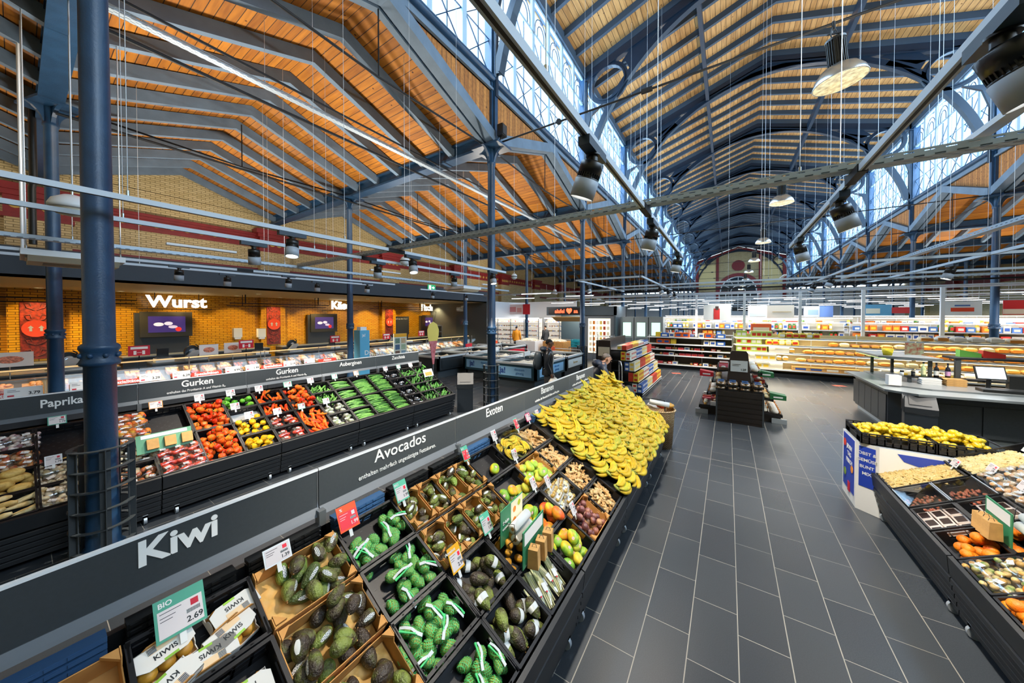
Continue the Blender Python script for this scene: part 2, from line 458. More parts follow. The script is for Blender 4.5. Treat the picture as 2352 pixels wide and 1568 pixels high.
for x0, x1 in ((NL + .55, NC - 3.35), (NC + 3.35, NR - .55)): struct(MB().box(x0, x1, yE - .05, yE, 7.1, 11.6).obj('wall_panel_back', mat('cream_panel', '#e4cf92', .6)))
# white low ceiling / boxed in store zone under the hall's far end
struct(MB().box(WL_, WR_, YEND - .04, YEND, 0, 6.2).obj('wall_white_back', mat('white_band', '#dfe3e6', .6)))

# ================================================================ aisle roofs: cross gables
M_bx = boards('aisle_roof_boards', '#b8761e', '#9c5e14', 1, .15, .012)
M_gb = boards('gable_boards', '#b27a3a', '#94602a', 1, .14, .012)
M_nv = boards('nave_roof_boards', '#c39a62', '#ab8048', 0, .17, .014)
def panel(p0, p1, p2, p3, t=.04, inset=0):   # thin slab, p's counter clockwise seen from below
    a, b_, c, d = [Vector(q) for q in (p0, p1, p2, p3)]; n = (b_ - a).cross(d - a).normalized()
    if n.z < 0: n = -n
    vs = [a, b_, c, d] + [q + n * t for q in (a, b_, c, d)]
    return MB().add(vs, [(0, 3, 2, 1), (4, 5, 6, 7), (0, 1, 5, 4), (1, 2, 6, 5), (2, 3, 7, 6), (3, 0, 4, 7)])
RIDGE, VAL = 8.08, 7.0
pn = {}
for side, (xa, xb) in (('L', (WL_, NL)), ('R', (NR, WR_))):
    for k in range(-1 if side == 'L' else 1, 11):
        y0 = YK(k); ym = y0 + 3.175; y1 = YK(k + 1)
        for ya, yb in ((y0, ym), (y1, ym)):
            key = (side, ya < yb)
            if key not in pn:
                pn[key] = panel((xa, ya - y0, VAL), (xb, ya - y0, VAL), (xb, yb - y0, RIDGE), (xa, yb - y0, RIDGE)).mesh('ceiling', M_bx)
            struct(link('ceiling', pn[key], None, (0, y0, 0)))
# rafters, inverted V pairs
def rafter_mesh():
    mb = MB()
    for s in (-1, 1):
        a = Vector((0, s * 3.1, VAL - .085)); b_ = Vector((0, 0, RIDGE - .12))
        mb.bar(a, b_, .13, .24, up=(1, 0, 0)) if False else None
        pts = [(s * 3.15, VAL - .03), (0, RIDGE - .01), (0, RIDGE - .27), (s * 3.15, VAL - .29)]
        mb.prism(pts, -.065, .065, 'YZ')
    return mb.mesh('roof_rafter', M_blue2)
rm = rafter_mesh()
for side, xs in (('L', [NL - .18 - 1.13 * i for i in range(0, 12)]), ('R', [NR + .18 + 1.13 * i for i in range(0, 12)])):
    for k in range(-1 if side == 'L' else 1, 11):
        for x in xs:
            struct(link('ceiling_rafter', rm, None, (x, YK(k) + 3.175, 0)))
# valley girders and ridge battens
for side, (xa, xb) in (('L', (WL_, NL)), ('R', (NR, WR_))):
    for k in range(0 if side == 'L' else 1, 11):
        y = YK(k); mb = MB()
        mb.box(xa, xb, y - .16, y + .16, 6.62, 6.68).box(xa, xb, y - .16, y + .16, 6.96, 7.0).box(xa, xb, y - .04, y + .04, 6.68, 6.96)
        struct(mb.obj('ceiling_girder', M_blue))
# tie rods along the column rows + across
def rod(p, q, r=.018, m=None, name='tie_rod'):
    return struct(MB().cyl(p, q, r, n=6).obj(name, m or M_dark))
for k in range(0, 8):
    for x in (NL - .12, AL):
        a, b_ = YK(k), YK(k + 1); ym = (a + b_) / 2
        mb = MB().tube([(x, a, 6.72), (x, ym, 6.6), (x, b_, 6.72)], .022, 6); mb.cyl((x, ym, 6.6), (x, ym, 7.8), .014, n=6)
        struct(mb.obj('ceiling_tie_rod', M_dark))
    if k > 0:
        x = NR + .12; a, b_ = YK(k), YK(k + 1); ym = (a + b_) / 2
        mb = MB().tube([(x, a, 6.72), (x, ym, 6.6), (x, b_, 6.72)], .022, 6); mb.cyl((x, ym, 6.6), (x, ym, 7.8), .014, n=6)
        struct(mb.obj('ceiling_tie_rod', M_dark))
for k in range(0, 11):
    y = YK(k)
    mb = MB().cyl((NL, y, 6.72), (NR, y, 6.72), .02, n=6)
    mb.cyl((NC - 2.9, y, 6.72), (NC - 2.7, y, 6.72), .05, n=8).cyl((NL + 1.9, y - .03, 6.72), (NL + 1.9, y + .03, 6.72), .06, n=10)
    struct(mb.obj('ceiling_tie_rod', M_dark))

# ================================================================ cast iron columns
def column_proto(label):
    t = thing('iron_column', label, 'column')
    mb = MB(); mb.lathe([(.15, 0), (.15, .08), (.115, .12), (.108, .5), (.105, 1.86), (.13, 1.87), (.135, 1.9), (.12, 1.93), (.12, 2.0), (.135, 2.03), (.13, 2.06), (.104, 2.08), (.092, 6.2), (.11, 6.22), (.11, 6.27), (.092, 6.3), (.10, 6.62)], 20)
    mb.obj('shaft', M_blue, t)
    mb = MB()
    for i in range(8):
        a = pi / 4 * i + .2; mb.ell((.125 * cos(a), .125 * sin(a), 1.965), (.02, .02, .025), 8, 4)
    mb.obj('collar_bolts', M_blue, t)  # ring of separate bolt heads round the collar
    mb = MB()   # flared head: four curved brackets under a plate
    for a in range(4):
        pr = [(.09, 6.2)] + [(.09 + .3 * (1 - cos(R_(q))), 6.2 + .4 * sin(R_(q))) for q in range(15, 91, 15)] + [(.09, 6.6)]
        mb.M = Matrix.Rotation(a * pi / 2, 4, 'Z'); mb.prism(pr, -.03, .03, 'XZ'); mb.M = None
    mb.box(-.42, .42, -.3, .3, 6.6, 6.65)
    mb.obj('capital', M_blue, t)
    return t
def guard_proto(label):
    t = thing('column_guard', label, 'guard')
    r = .215; mb = MB()
    for z in (.12, .31, .5, .69, .88, 1.07):
        n = 28; vs = []
        for i in range(n):
            a = 2 * pi * i / n
            for rr, zz in ((r, z), (r, z + .008), (r - .04, z + .008), (r - .04, z)): vs.append((rr * cos(a), rr * sin(a), zz))
        mb.add(vs, [(i * 4 + j, i * 4 + (j + 1) % 4, ((i + 1) % n) * 4 + (j + 1) % 4, ((i + 1) % n) * 4 + j) for i in range(n) for j in range(4)])
    for i in range(4):
        mb.obj('hoop', M_anth, t) if i == 0 else None
    for i in range(5):
        a = 2 * pi * i / 5 - 1.25
        m2 = MB(); m2.M = Matrix.Rotation(a, 4, 'Z'); m2.box(r - .045, r - .037, -.035, .035, 0, 1.08).box(r - .037, r + .004, -.004, .004, 0, 1.08); m2.obj('upright', M_anth, t)
    return t
ords = ['first', 'second', 'third', 'fourth', 'fifth', 'sixth', 'seventh', 'eighth', 'ninth', 'tenth', 'eleventh']
cu_ = Used(column_proto('x')); gu_ = Used(guard_proto('x'))
rows = [(NL, 'along the left side of the high hall', range(0, 11)), (NR, 'along the right side of the high hall', range(1, 11)),
        (AL, 'in the row in front of the meat and cheese counters', range(0, 9)), (AR, 'in the outer row of the right aisle', range(3, 11))]
for x, where, ks in rows:
    for n, k in enumerate(ks):
        tag(cu_.put(loc=(x, YK(k), 0), label=f'{ords[n]} blue cast iron column {where}', rot=0 if x != AL else .3), kind='thing')
        if x == NL and k in (0, 1, 2, 3): gu_.put(loc=(x, YK(k), 0), label=f'grey hooped metal guard round the foot of the {ords[n]} left hall column')
# upper posts along the clerestory + curved arch trusses
def ell_pts(a, b_, z0, t0, t1, n): return [(NC + a * cos(R_(t0 + (t1 - t0) * i / n)), z0 + b_ * sin(R_(t0 + (t1 - t0) * i / n))) for i in range(n + 1)]
def circ(cx, cz, r, n=24): return [(cx + r * cos(2 * pi * i / n), cz + r * sin(2 * pi * i / n)) for i in range(n)]
EAVE, NRZ = 12.45, 14.55
def truss_mesh():
    mb = MB(); t = .05
    mb.ring(ell_pts(6.62, 6.85, 7.05, 12, 168, 40), ell_pts(6.42, 6.63, 7.05, 12, 168, 40), -t, t, closed=False)
    # flange along the intrados
    for off in (6.42, ):
        mb.ring(ell_pts(6.42, 6.63, 7.05, 12, 168, 40), ell_pts(6.38, 6.59, 7.05, 12, 168, 40), -.11, .11, closed=False)
    for s in (-1, 1):
        X = lambda d: NC + s * d
        # top chord under the roof
        ch = [(X(6.5), EAVE - .02), (X(0), NRZ - .05), (X(0), NRZ - .42), (X(6.5), EAVE - .42)]
        mb.prism(ch, -t, t)
        mb.prism([(X(6.5), EAVE - .42), (X(0), NRZ - .42), (X(0), NRZ - .48), (X(6.5), EAVE - .48)], -.11, .11)
        # ring in the haunch
        c = (X(5.52), 11.62)
        mb.ring(circ(*c, .80), circ(*c, .66), -t, t); mb.ring(circ(*c, .68), circ(*c, .63), -.1, .1)
        # posts and gussets tying ring to post, chord and arch
        mb.prism([(X(6.57), 7.9), (X(6.38), 7.9), (X(6.38), 12.4), (X(6.57), 12.4)], -t, t)
        mb.prism([(X(6.38), 10.7), (X(6.38), 9.9), (X(6.2), 10.55), (X(5.7), 10.88)], -t, t)
        mb.prism([(X(5.0), 12.2), (X(4.6), 12.15), (X(3.6), 12.85), (X(4.5), 12.75)], -t, t)
        mb.prism([(X(4.9), 11.2), (X(4.72), 11.7), (X(4.45), 12.0), (X(4.2), 12.2), (X(4.55), 11.75)], -t, t)
        mb.prism([(X(4.7), 11.9), (X(3.75), 12.45), (X(3.9), 12.62), (X(4.85), 12.2)], -t, t)
        # lens closing plate near the crown
        pts = [(X(2.6), 13.35), (X(0), 13.7), (X(0), 14.15), (X(2.6), 13.3 + .04)]
        mb.prism([(X(2.4), 13.38), (X(0), 13.66), (X(0), 14.2), (X(2.4), 13.45)], -t, t)
    return mb.mesh('ceiling_truss', mat('arch_iron_dark_blue', '#16293c', .4))
tm = truss_mesh()
for k in range(0, 12):
    struct(link('ceiling_truss', tm, None, (0, YK(k) - (.05 if k == 11 else 0), 0)))
pm = MB(); pm.box(-.1, .1, -.12, .12, 6.65, 12.5).box(-.16, .16, -.06, .06, 6.65, 12.5)
pmm = pm.mesh('clerestory_post', M_blue)
for k in range(0, 11):
    struct(link('wall_post_clerestory', pmm, None, (NL, YK(k), 0)))
    if k: struct(link('wall_post_clerestory', pmm, None, (NR, YK(k), 0)))
# nave roof
for s, (xa, xb) in (('L', (NL - .35, NC)), ('R', (NR + .35, NC))):
    for k in range(-1, 11):
        y0 = YK(k)
        if ('n', s) not in pn: pn[('n', s)] = panel((xa, 0, EAVE), (xa, 6.35, EAVE), (xb, 6.35, NRZ + .12), (xb, 0, NRZ + .12)).mesh('ceiling', M_nv)
        struct(link('ceiling', pn[('n', s)], None, (0, y0, 0)))
mb = MB()
for s in (-1, 1):
    X = lambda d: NC + s * d
    mb.prism([(X(6.85), EAVE + .02), (X(0), NRZ + .13), (X(0), NRZ - .12), (X(6.85), EAVE - .22)], -.06, .06)
nrm = mb.mesh('ceiling_rafter', mat('slate_blue_rafter', '#33475a', .6))
for i in range(-2, 66):
    struct(link('ceiling_rafter', nrm, None, (0, YK(0) + 1.058 * i, 0)))
for xo in (-2.4, 2.4):
    struct(MB().box(NC + xo - .07, NC + xo + .07, -5, YEND, 13.2, 13.62).obj('ceiling_purlin', mat('arch_iron_dark_blue', '#16293c')))
for x in (NL, NR):
    struct(MB().box(x - .14, x + .14, -5, YEND, 12.15, 12.5).obj('wall_eave_beam', mat('slate_blue_rafter', '#33475a')))
# ================================================================ clerestory windows
ZS = 8.38; ZT = 12.15
def window_proto():
    w = 1.058; mb = MB()
    mb.box(-.04, .04, 0, .07, ZS, ZT).box(-.04, .04, w - .07, w, ZS, ZT).box(-.04, .04, 0, w, ZS, ZS + .06).box(-.04, .04, 0, w, 11.05, 11.13).box(-.04, .04, 0, w, ZT - .08, ZT)
    f = mb.obj('window_1', mat('pale_blue_window_frame', '#9fc0d8', .5))
    mb = MB(); g = .011
    mb.box(-g, g, w * .5 - g, w * .5 + g, ZS, 11.05)
    for (y0, z0, y1, z1) in ((.07, 8.45, w - .07, 9.35), (w - .07, 8.45, .07, 9.35), (.07, 9.35, w - .07, 10.2), (.07, 9.35, w - .07, 9.35), (.07, 10.2, w - .07, 10.2), (w - .07, 9.9, .07, 10.9)):
        mb.bar((0, y0, z0), (0, y1, z1), .02, .02)
    for r in (.22, .38):
        p = [(0, w / 2 + r * cos(R_(a)), 11.35 + r * sin(R_(a)) * 1.2) for a in range(0, 181, 20)]
        mb.tube([(0, p[0][1], 11.13)] + p + [(0, p[-1][1], 11.13)], .014, 5)
    mb.obj('lattice_bars', M_blue, f)
    gl = glass('window_glass_milky', (.9, .96, 1.0), .1, .15)
    MB().box(.012, .018, .06, w - .06, ZS + .05, ZT - .08).obj('pane', gl, f)
    return f
wp = window_proto(); first = True
for x, k0 in ((NL, 0), (NR, 1)):
    for k in range(k0, 11):
        for i in range(6):
            if first: wp.location = (x, YK(k) + i * 1.058, 0); first = False; o = wp
            else: o = dup(wp, loc=(x, YK(k) + i * 1.058, 0))
            struct(o)
# sill beams, gable boards and raking timbers below the glass
gbm = MB(); a = 3.175
gbm.prism([(-a, 6.9), (-a, 8.1), (a, 8.1), (a, 6.9), (0, RIDGE - .1)], -.03, .03, 'YZ')
gm = gbm.mesh('wall_gable_boards', M_gb)
rk = MB()
for s in (-1, 1): rk.prism([(s * 3.1, 6.72), (s * .0, 7.82), (s * .0, 8.1), (s * 3.1, 7.0)], -.12, .12, 'YZ')
rkm = rk.mesh('wall_raking_timber', M_blue2)
for x, k0, s in ((NL, 0, 1), (NR, 1, -1)):
    for k in range(k0, 11):
        y = YK(k) + 3.175
        struct(link('wall_gable_boards', gm, None, (x, y, 0)))
        struct(link('wall_raking_timber', rkm, None, (x + s * .06, y, 0)))
    struct(MB().box(x - .06, x + .06, YK(k0), YEND, 8.05, 8.3).box(x - .12, x + .12, YK(k0), YEND, 8.05, 8.11).obj('wall_sill_beam', M_blue2))
    struct(MB().cyl((x + s * .1, YK(k0), 8.34), (x + s * .1, YEND, 8.34), .085, n=10).box(x - .08, x + .08, YK(k0), YEND, 8.28, 8.38).obj('wall_sill_roll', M_blue))
# outer glazing / roof seen through the glass is open sky
# ================================================================ service box over the counters
M_fascia = mat('slate_fascia', '#27303a', .55)
struct(MB().box(-13.1, -13.0, -6, 16.75, 3.2, 3.88).obj('trim_fascia', M_fascia))
struct(MB().box(WL_, -13.0, -6, 16.75, 3.2, 3.26).obj('ceiling_counter_soffit', mat('warm_white_soffit', '#e8d3a4', .6)))
struct(MB().box(WL_, -13.1, -6, 16.75, 3.8, 3.88).obj('ceiling_counter_box', mat('grey_top', '#777777', .8)))
struct(MB().box(WL_, -13.0, 16.75, 16.85, 0, 3.88).obj('wall_counter_end', mat('anth_wall', '#4a4f52', .6)))
# ================================================================ ceiling hung lighting
def roof_z(x, y):
    if NL < x < NR: return NRZ - .2 - abs(x - NC) / 6.6 * 2.1
    f = ((y - .45) % 6.35) / 3.175; f = 2 - f if f > 1 else f
    return 6.98 + 1.05 * f
def slot_mat():
    m = bpy.data.materials.new('slotted_galvanised'); m.use_nodes = True; nt = m.node_tree; N, L = nt.nodes, nt.links
    b = N['Principled BSDF']; b.inputs['Base Color'].default_value = (*lin('#aebdca'), 1); b.inputs['Metallic'].default_value = .35; b.inputs['Roughness'].default_value = .45
    tc = N.new('ShaderNodeTexCoord'); s = N.new('ShaderNodeSeparateXYZ'); L.new(tc.outputs['Object'], s.inputs[0])
    def M(op, a, bb=None):
        n = N.new('ShaderNodeMath'); n.operation = op
        for i, q in enumerate((a, bb)):
            if q is None: continue
            if isinstance(q, (int, float)): n.inputs[i].default_value = q
            else: L.new(q, n.inputs[i])
        return n.outputs[0]
    v = M('ADD', s.outputs[1], s.outputs[2])          # across: width + side height
    row = M('FLOOR', M('DIVIDE', v, .035))
    u = M('FRACT', M('ADD', M('DIVIDE', s.outputs[0], .1), M('MULTIPLY', row, .5)))
    a = M('LESS_THAN', M('ABSOLUTE', M('SUBTRACT', u, .5)), .26)
    c = M('LESS_THAN', M('ABSOLUTE', M('SUBTRACT', M('FRACT', M('DIVIDE', v, .035)), .5)), .14)
    hole = M('MULTIPLY', a, c); L.new(M('SUBTRACT', 1.0, hole), b.inputs['Alpha'])
    return m
M_slot = slot_mat()
M_wire = mat('steel_wire', '#c4ccd4', .4, .3)
def hang(t, pts, dz=0, r=.0035):
    """thin suspension wires up to the roof; local coordinates relative to t"""
    for x, y, z in pts:
        top = roof_z(t.location.x + x, t.location.y + y) - t.location.z
        MB().cyl((x, y, z), (x, y, top), r, n=4, cap=False).obj('suspension_wire', M_wire, t)
        MB().cyl((x, y, z), (x, y, z + .05), .012, n=6).obj('wire_gripper', M_steel, t)
def track(x, y, z, ln, axis, label, wires, joints=(), w=.045):
    t = thing('lighting_track', label, 'lighting track', (x, y, z), 0, 'white lighting tracks')
    a = Vector((0, 1, 0)) if axis == 'Y' else Vector((1, 0, 0))
    mb = MB(); e = a * ln
    if axis == 'Y': mb.box(-w / 2, w / 2, 0, ln, -.02, .03); d = MB().box(-.008, .008, 0, ln, -.022, -.0195)
    else: mb.box(0, ln, -w / 2, w / 2, -.02, .03); d = MB().box(0, ln, -.008, .008, -.022, -.0195)
    mb.obj('rail', M_trackw, t); d.obj('contact_slot', M_dark, t)
    for j in joints:
        p = a * j; MB().cbox((p.x, p.y, .004), (.06, .32, .062) if axis == 'Y' else (.32, .06, .062)).obj('coupler', M_dark, t)
    hang(t, [tuple(a * q + Vector((0, 0, .03))) for q in wires])
    return t
T = [(-.73, -1.2, 'Y', 8.1, 'long white lighting track over the produce stand under the high left windows', (2.6, 5.5), (4.85,)),
     (.83, -1.2, 'Y', 8.05, 'long white lighting track over the wide tiled aisle, right of the twin one', (3.0, 5.3), (4.85,)),
     (-4.75, -1.5, 'Y', 8.4, 'white lighting track above the walkway between the two produce stands', (2.1, 4.2, 6.6), (5.1,)),
     (-5.85, -1.5, 'Y', 8.7, 'white lighting track above the pepper and cucumber stand', (2.2, 4.3, 7.2), (5.3,)),
     (-9.85, -1.5, 'Y', 8.9, 'white lighting track in front of the counters, nearer the stands', (2.5, 5.0, 7.6), (4.6,)),
     (-10.7, -1.5, 'Y', 8.6, 'white lighting track hanging close to the slate fascia', (3.0, 5.4, 7.2), ()),
     (-10.7, 9.3, 'Y', 4.2, 'short white track under the green exit sign', (.5, 3.2), ()),
     (-2.04, 9.7, 'Y', 7.3, 'white track running away from the corner left of the high hall centre', (.6, 3), ()),
     (2.35, 9.55, 'Y', 7.3, 'white track running away from the corner right of the high hall centre', (.6, 3), ()),
     (-3.95, 9.7, 'Y', 5.5, 'white track leading away past the third hall column', (.6, 3), ()),
     (-4.0, 9.7, 'X', 1.9, 'short cross track joining two white tracks in front of the falafel kiosk', (.5,), ()),
     (2.4, 9.55, 'X', 6.5, 'white cross track above the sushi counter on the right', (.9, 3.2, 5.6), ()),
     (3.9, 6.9, 'Y', 9.5, 'slanting white track right of the sushi counter, crossing the cross track', (1, 4, 7), ())]
for x, y, ax, ln, lab, wi, jo in T: track(x, y, 3.45, ln, ax, lab, wi, jo)
# cable trays
def tray(x, y, z, ln, axis, label, wires, wr=.004):
    t = thing('cable_tray', label, 'cable tray', (x, y, z), 0, 'galvanised cable trays')
    mb = MB().box(0, ln, -.06, .06, 0, .003).box(0, ln, -.06, -.057, .003, .06).box(0, ln, .057, .06, .003, .06)
    mb.obj('perforated_channel', M_slot, t, rot=(0, 0, pi / 2 if axis == 'Y' else 0))
    c = MB()
    for k, (o, z2) in enumerate(((-.03, .016), (0, .014), (.03, .018))): c.tube([(i * ln / 12, o + .008 * sin(i * 2 + k), z2) for i in range(13)], .009, 5)
    c.obj('cables', M_black, t, rot=(0, 0, pi / 2 if axis == 'Y' else 0))
    a = Vector((0, 1, 0)) if axis == 'Y' else Vector((1, 0, 0))
    hang(t, [tuple(a * q + Vector((0, 0, .06))) for q in wires], r=wr)
tray(-8.4, 3.69, 3.5, 14.5, 'X', 'slotted steel cable tray crossing the hall above the near spotlights', (1.2, 3.9, 6.6, 8.9, 11.9), .0028)
tray(-8.46, -1.5, 3.46, 14, 'Y', 'slotted steel cable tray running along the row of counters', (2.0, 4.9, 8.5, 11))
tray(-6.92, .5, 6.42, 22, 'Y', 'steel cable ladder high under the left timber roof', (2.0, 5.0, 8.0, 12, 16))
tray(-11, 13.9, 3.4, 22, 'X', 'far cable tray crossing the hall in front of the shelving', (3, 8, 12, 17))
tray(3.3, 3.7, 3.62, 12, 'Y', 'cable tray running away at the right edge', (2, 6, 9))
for dx, dz, r in ((-.25, -.12, .03), (.22, .1, .022)):
    o = MB().cyl((-6.92 + dx, .5, 6.4 + dz), (-6.92 + dx, 38, 6.4 + dz), r, n=8).obj('sprinkler_pipe', M_dark)
    tag(o, 'black sprinkler pipe high under the left roof, ' + ('lower of the two beside the cable ladder' if dz < 0 else 'upper of the two beside the cable ladder'), 'pipe')
o = MB().cyl((-11.4, .5, 6.45), (-11.4, 30, 6.45), .03, n=8).obj('sprinkler_pipe', M_dark); tag(o, 'black pipe along the column row before the counters, under the roof', 'pipe')
# spotlights
def spot_proto():
    t = thing('spotlight', 'x', 'spotlight')
    MB().box(-.035, .035, -.16, .16, -.075, -.02).obj('adapter', mat('adapter_slate', '#2c3b4a', .5), t)
    MB().cyl((0, 0, -.12), (0, 0, -.07), .03, n=10).cyl((0, 0, -.085), (0, 0, -.075), .045, n=12).obj('swivel', M_black, t)
    h = MB(); h.lathe([(0, .0), (.06, 0), (.073, -.008), (.073, -.075), (.066, -.078), (.066, -.1), (.073, -.102), (.073, -.11)], 24)
    for i in range(28):
        a = 2 * pi * i / 28; h.M = Matrix.Rotation(a, 4, 'Z'); h.box(.064, .073, -.0025, .0025, -.103, -.075)
    h.M = None
    hd = h.obj('heat_sink', M_black, t, loc=(0, 0, -.12))
    MB().lathe([(.073, -.11), (.078, -.112), (.078, -.225), (.071, -.225), (.068, -.2), (.0, -.2)], 24).obj('barrel', mat('spot_grey', '#aab4c0', .45), hd)
    MB().lathe([(.0, -.205), (.066, -.205)], 20).obj('lamp_disc', M_spot, hd)
    add_light('SPOT', 'lamp', (0, 0, -.235), (0, 0, 0), 390, (1.0, .90, .76), hd, spot_size=R_(92), spot_blend=.6, shadow_soft_size=.05)
    return t, hd
sp, shead = spot_proto()
def put_spot(x, y, z, tilt, az, label, axis='Y', first=[True]):
    """head tilted by `tilt` degrees towards compass `az` (0 = +X, 90 = +Y)"""
    rz = 0 if axis == 'Y' else pi / 2
    if first[0]: o, first[0] = sp, False; o['label'] = label; o.location = (x, y, z); o.rotation_euler = (0, 0, rz)
    else: o = dup(sp, loc=(x, y, z), rot=(0, 0, rz), label=label)
    h = [c for c in o.children if c.name.startswith('heat_sink')][0]
    a = R_(az) - rz
    h.rotation_euler = Matrix.Rotation(R_(tilt), 4, Vector((sin(a), -cos(a), 0))).to_euler()
    return o
SP = [(-.73, 2.05, 22, 170, 'black and grey spotlight nearest on the left aisle track, lit'), (-.73, 4.05, 15, 170, 'black and grey spotlight, second on the left aisle track'),
      (-.73, 6.35, 12, 180, 'black and grey spotlight at the far end of the left aisle track'),
      (.83, 2.0, 24, 10, 'large spotlight at the top right corner, nearest of all'), (.83, 4.1, 20, 10, 'lit spotlight on the right aisle track below the slotted tray'),
      (.83, 6.1, 14, 10, 'spotlight at the far end of the right aisle track'),
      (-4.75, 2.0, 12, -30, 'lit spotlight over the peppers on the walkway track'), (-4.75, 3.95, 16, -20, 'lit spotlight over the cucumbers on the walkway track'), (-4.75, 6.35, 14, -20, 'lit spotlight beside the second hall column'),
      (-5.85, 1.95, 14, 150, 'spotlight turned away over the peppers on the stand track'), (-5.85, 4.0, 16, 150, 'spotlight turned away over the cucumbers'), (-5.85, 6.2, 16, 150, 'spotlight turned away over the courgettes'),
      (-9.85, 1.95, 8, 180, 'lit spotlight in front of the fascia, left of the Wurst sign'), (-9.85, 4.05, 8, 180, 'lit spotlight in front of the fascia, right of the Wurst sign'), (-9.85, 6.35, 8, 180, 'lit spotlight in front of the fascia by the cheese counter column'),
      (-10.7, 3.0, 4, 180, 'small white spotlight under the fascia above the sausage counter'), (-10.7, 5.2, 4, 180, 'small white spotlight under the fascia above the cheese counter'),
      (-10.7, 10.0, 10, 180, 'small black spotlight left of the fish sign'), (-10.7, 12.2, 10, 180, 'small black spotlight right of the fish sign'),
      (-3.95, 10.6, 20, 0, 'small spotlight just past the third hall column'), (-2.04, 12.6, 25, 0, 'small spotlight on the track left of the hall centre, nearer'), (-2.04, 14.6, 25, 0, 'small spotlight on the track left of the hall centre, middle'), (-2.04, 16.4, 25, 0, 'small spotlight on the track left of the hall centre, farther'),
      (2.35, 12.2, 25, 180, 'small spotlight on the track right of the hall centre, nearer'), (2.35, 14.4, 25, 180, 'small spotlight on the track right of the hall centre, farther'),
      (3.9, 8.2, 20, 180, 'dark spotlight above the sushi counter till'), (3.9, 10.8, 20, 180, 'dark spotlight behind the sushi counter')]
for x, y, tl, az, lab in SP: put_spot(x, y, 3.45, tl, az, lab)
for i, (x, lab) in enumerate(((4.6, 'dark spotlight hanging on the cross track before the rightmost hall column'), (7.2, 'lit spotlight on the cross track at the right edge'))): put_spot(x, 9.55, 3.45, 12, 200, lab, 'X')
# pendant high bay lamps down the hall centre
def pendant_proto():
    t = thing('pendant_lamp', 'x', 'pendant lamp')
    mb = MB().cyl((0, 0, .78), (0, 0, .9), .02, n=8).cyl((-.1, 0, .72), (.1, 0, .72), .012, n=6)
    mb.obj('bracket', M_dark, t)
    MB().tube([(.02, 0, .62), (.06, .02, .7), (.03, .02, .8), (0, 0, .86)], .008, 5).tube([(-.03, 0, .62), (-.07, -.02, .7), (-.02, 0, .84)], .008, 5).obj('cord', M_black, t)
    h = MB(); h.cyl((0, 0, .22), (0, 0, .62), .085, n=24)
    for i in range(24):
        h.M = Matrix.Rotation(2 * pi * i / 24, 4, 'Z'); h.box(.08, .115, -.003, .003, .24, .6)
    h.M = None; h.cyl((0, 0, .6), (0, 0, .63), .12, n=24)
    h.obj('ballast_housing', M_black, t)
    MB().lathe([(.1, .23), (.12, .225), (.2, .17), (.27, .08), (.3, .0), (.305, -.01), (.31, -.01), (.31, 0), (.28, .09), (.21, .185), (.1, .25)], 36).obj('reflector', mat('spun_aluminium', '#c3ccd2', .22, .9), t)
    MB().lathe([(.0, .02), (.15, .005), (.3, -.008)], 36).obj('lens', mat('prismatic_lens', '#e8d8b0', .15, .3, var=.5, vs=12, emit=.12, ecol='#ffe9c0'), t)
    return t
pu = Used(pendant_proto())
for n, (k, z) in enumerate(((1, 5.83), (2, 5.85), (3, 5.8), (4, 5.8), (5, 5.8), (6, 5.7), (7, 5.7), (8, 5.7))):
    o = pu.put(loc=(1.36, YK(k), z), rot=(0, R_(-6) if k == 1 else 0, .4), label=f'silver dome pendant lamp, {ords[n]} in the line down the middle of the hall')
# white dome lamp, small speaker globes, ceiling cassettes, exit sign
t = thing('dome_lamp', 'white dome lamp hanging behind the nearest column', 'lamp', (-7.5, .45, 3.85))
MB().lathe([(0, .14), (.08, .135), (.18, .07), (.21, 0), (.21, -.04), (.17, -.05)], 24).obj('shade', M_white, t)
MB().lathe([(.17, -.05), (.14, -.12), (0, -.15)], 24).obj('diffuser', mat('frosted_white', '#e8e2cc', .4), t)
hang(t, [(0, 0, .14)], r=.008)
def globe(x, y, z, lab):
    t = thing('globe_speaker', lab, 'speaker', (x, y, z)); MB().ell((0, 0, 0), (.1, .1, .1), 16, 10).obj('shell', M_white, t); MB().lathe([(.1, -.012), (.102, 0), (.1, .012)], 16).obj('band', M_dark, t); hang(t, [(0, 0, .1)], r=.005)
globe(-5.65, 4.5, 3.49, 'white ball speaker above the cucumbers, with a dark band'); globe(-5.85, 9.0, 3.63, 'white ball speaker between the second and third hall columns'); globe(-7.4, 15.2, 3.6, 'small white ball speaker in front of the falafel kiosk')
def cassette(x, y, z, lab):
    t = thing('air_conditioner', lab, 'air conditioner', (x, y, z))
    MB().prism([(-.5, .05), (.5, .05), (.5, .14), (-.5, .14)], -.5, .5, 'XZ').obj('casing', M_white, t)
    MB().prism([(-.5, .05), (-.38, -.03), (.38, -.03), (.5, .05)], -.44, .44, 'XZ').obj('fascia', mat('warm_white_plastic', '#e9dcc0', .5), t)
    MB().box(-.2, .2, -.3, .3, -.036, -.03).obj('grille', mat('grille_grey', '#8c8574', .6), t)
    for y2 in (-.46, .42): MB().box(-.3, .3, y2, y2 + .04, .02, .05).obj('flap', M_galv, t)
    hang(t, [(-.45, -.45, .14), (.45, -.45, .14), (.45, .45, .14), (-.45, .45, .14)], r=.008)
cassette(-9.1, .55, 3.2, 'white ceiling cassette hanging behind the nearest column'); cassette(-8.5, 9.45, 3.3, 'white ceiling cassette hanging before the exit sign')
t = thing('exit_sign', 'green and white illuminated exit sign on the slate fascia', 'exit sign', (-12.98, 12.0, 3.82))
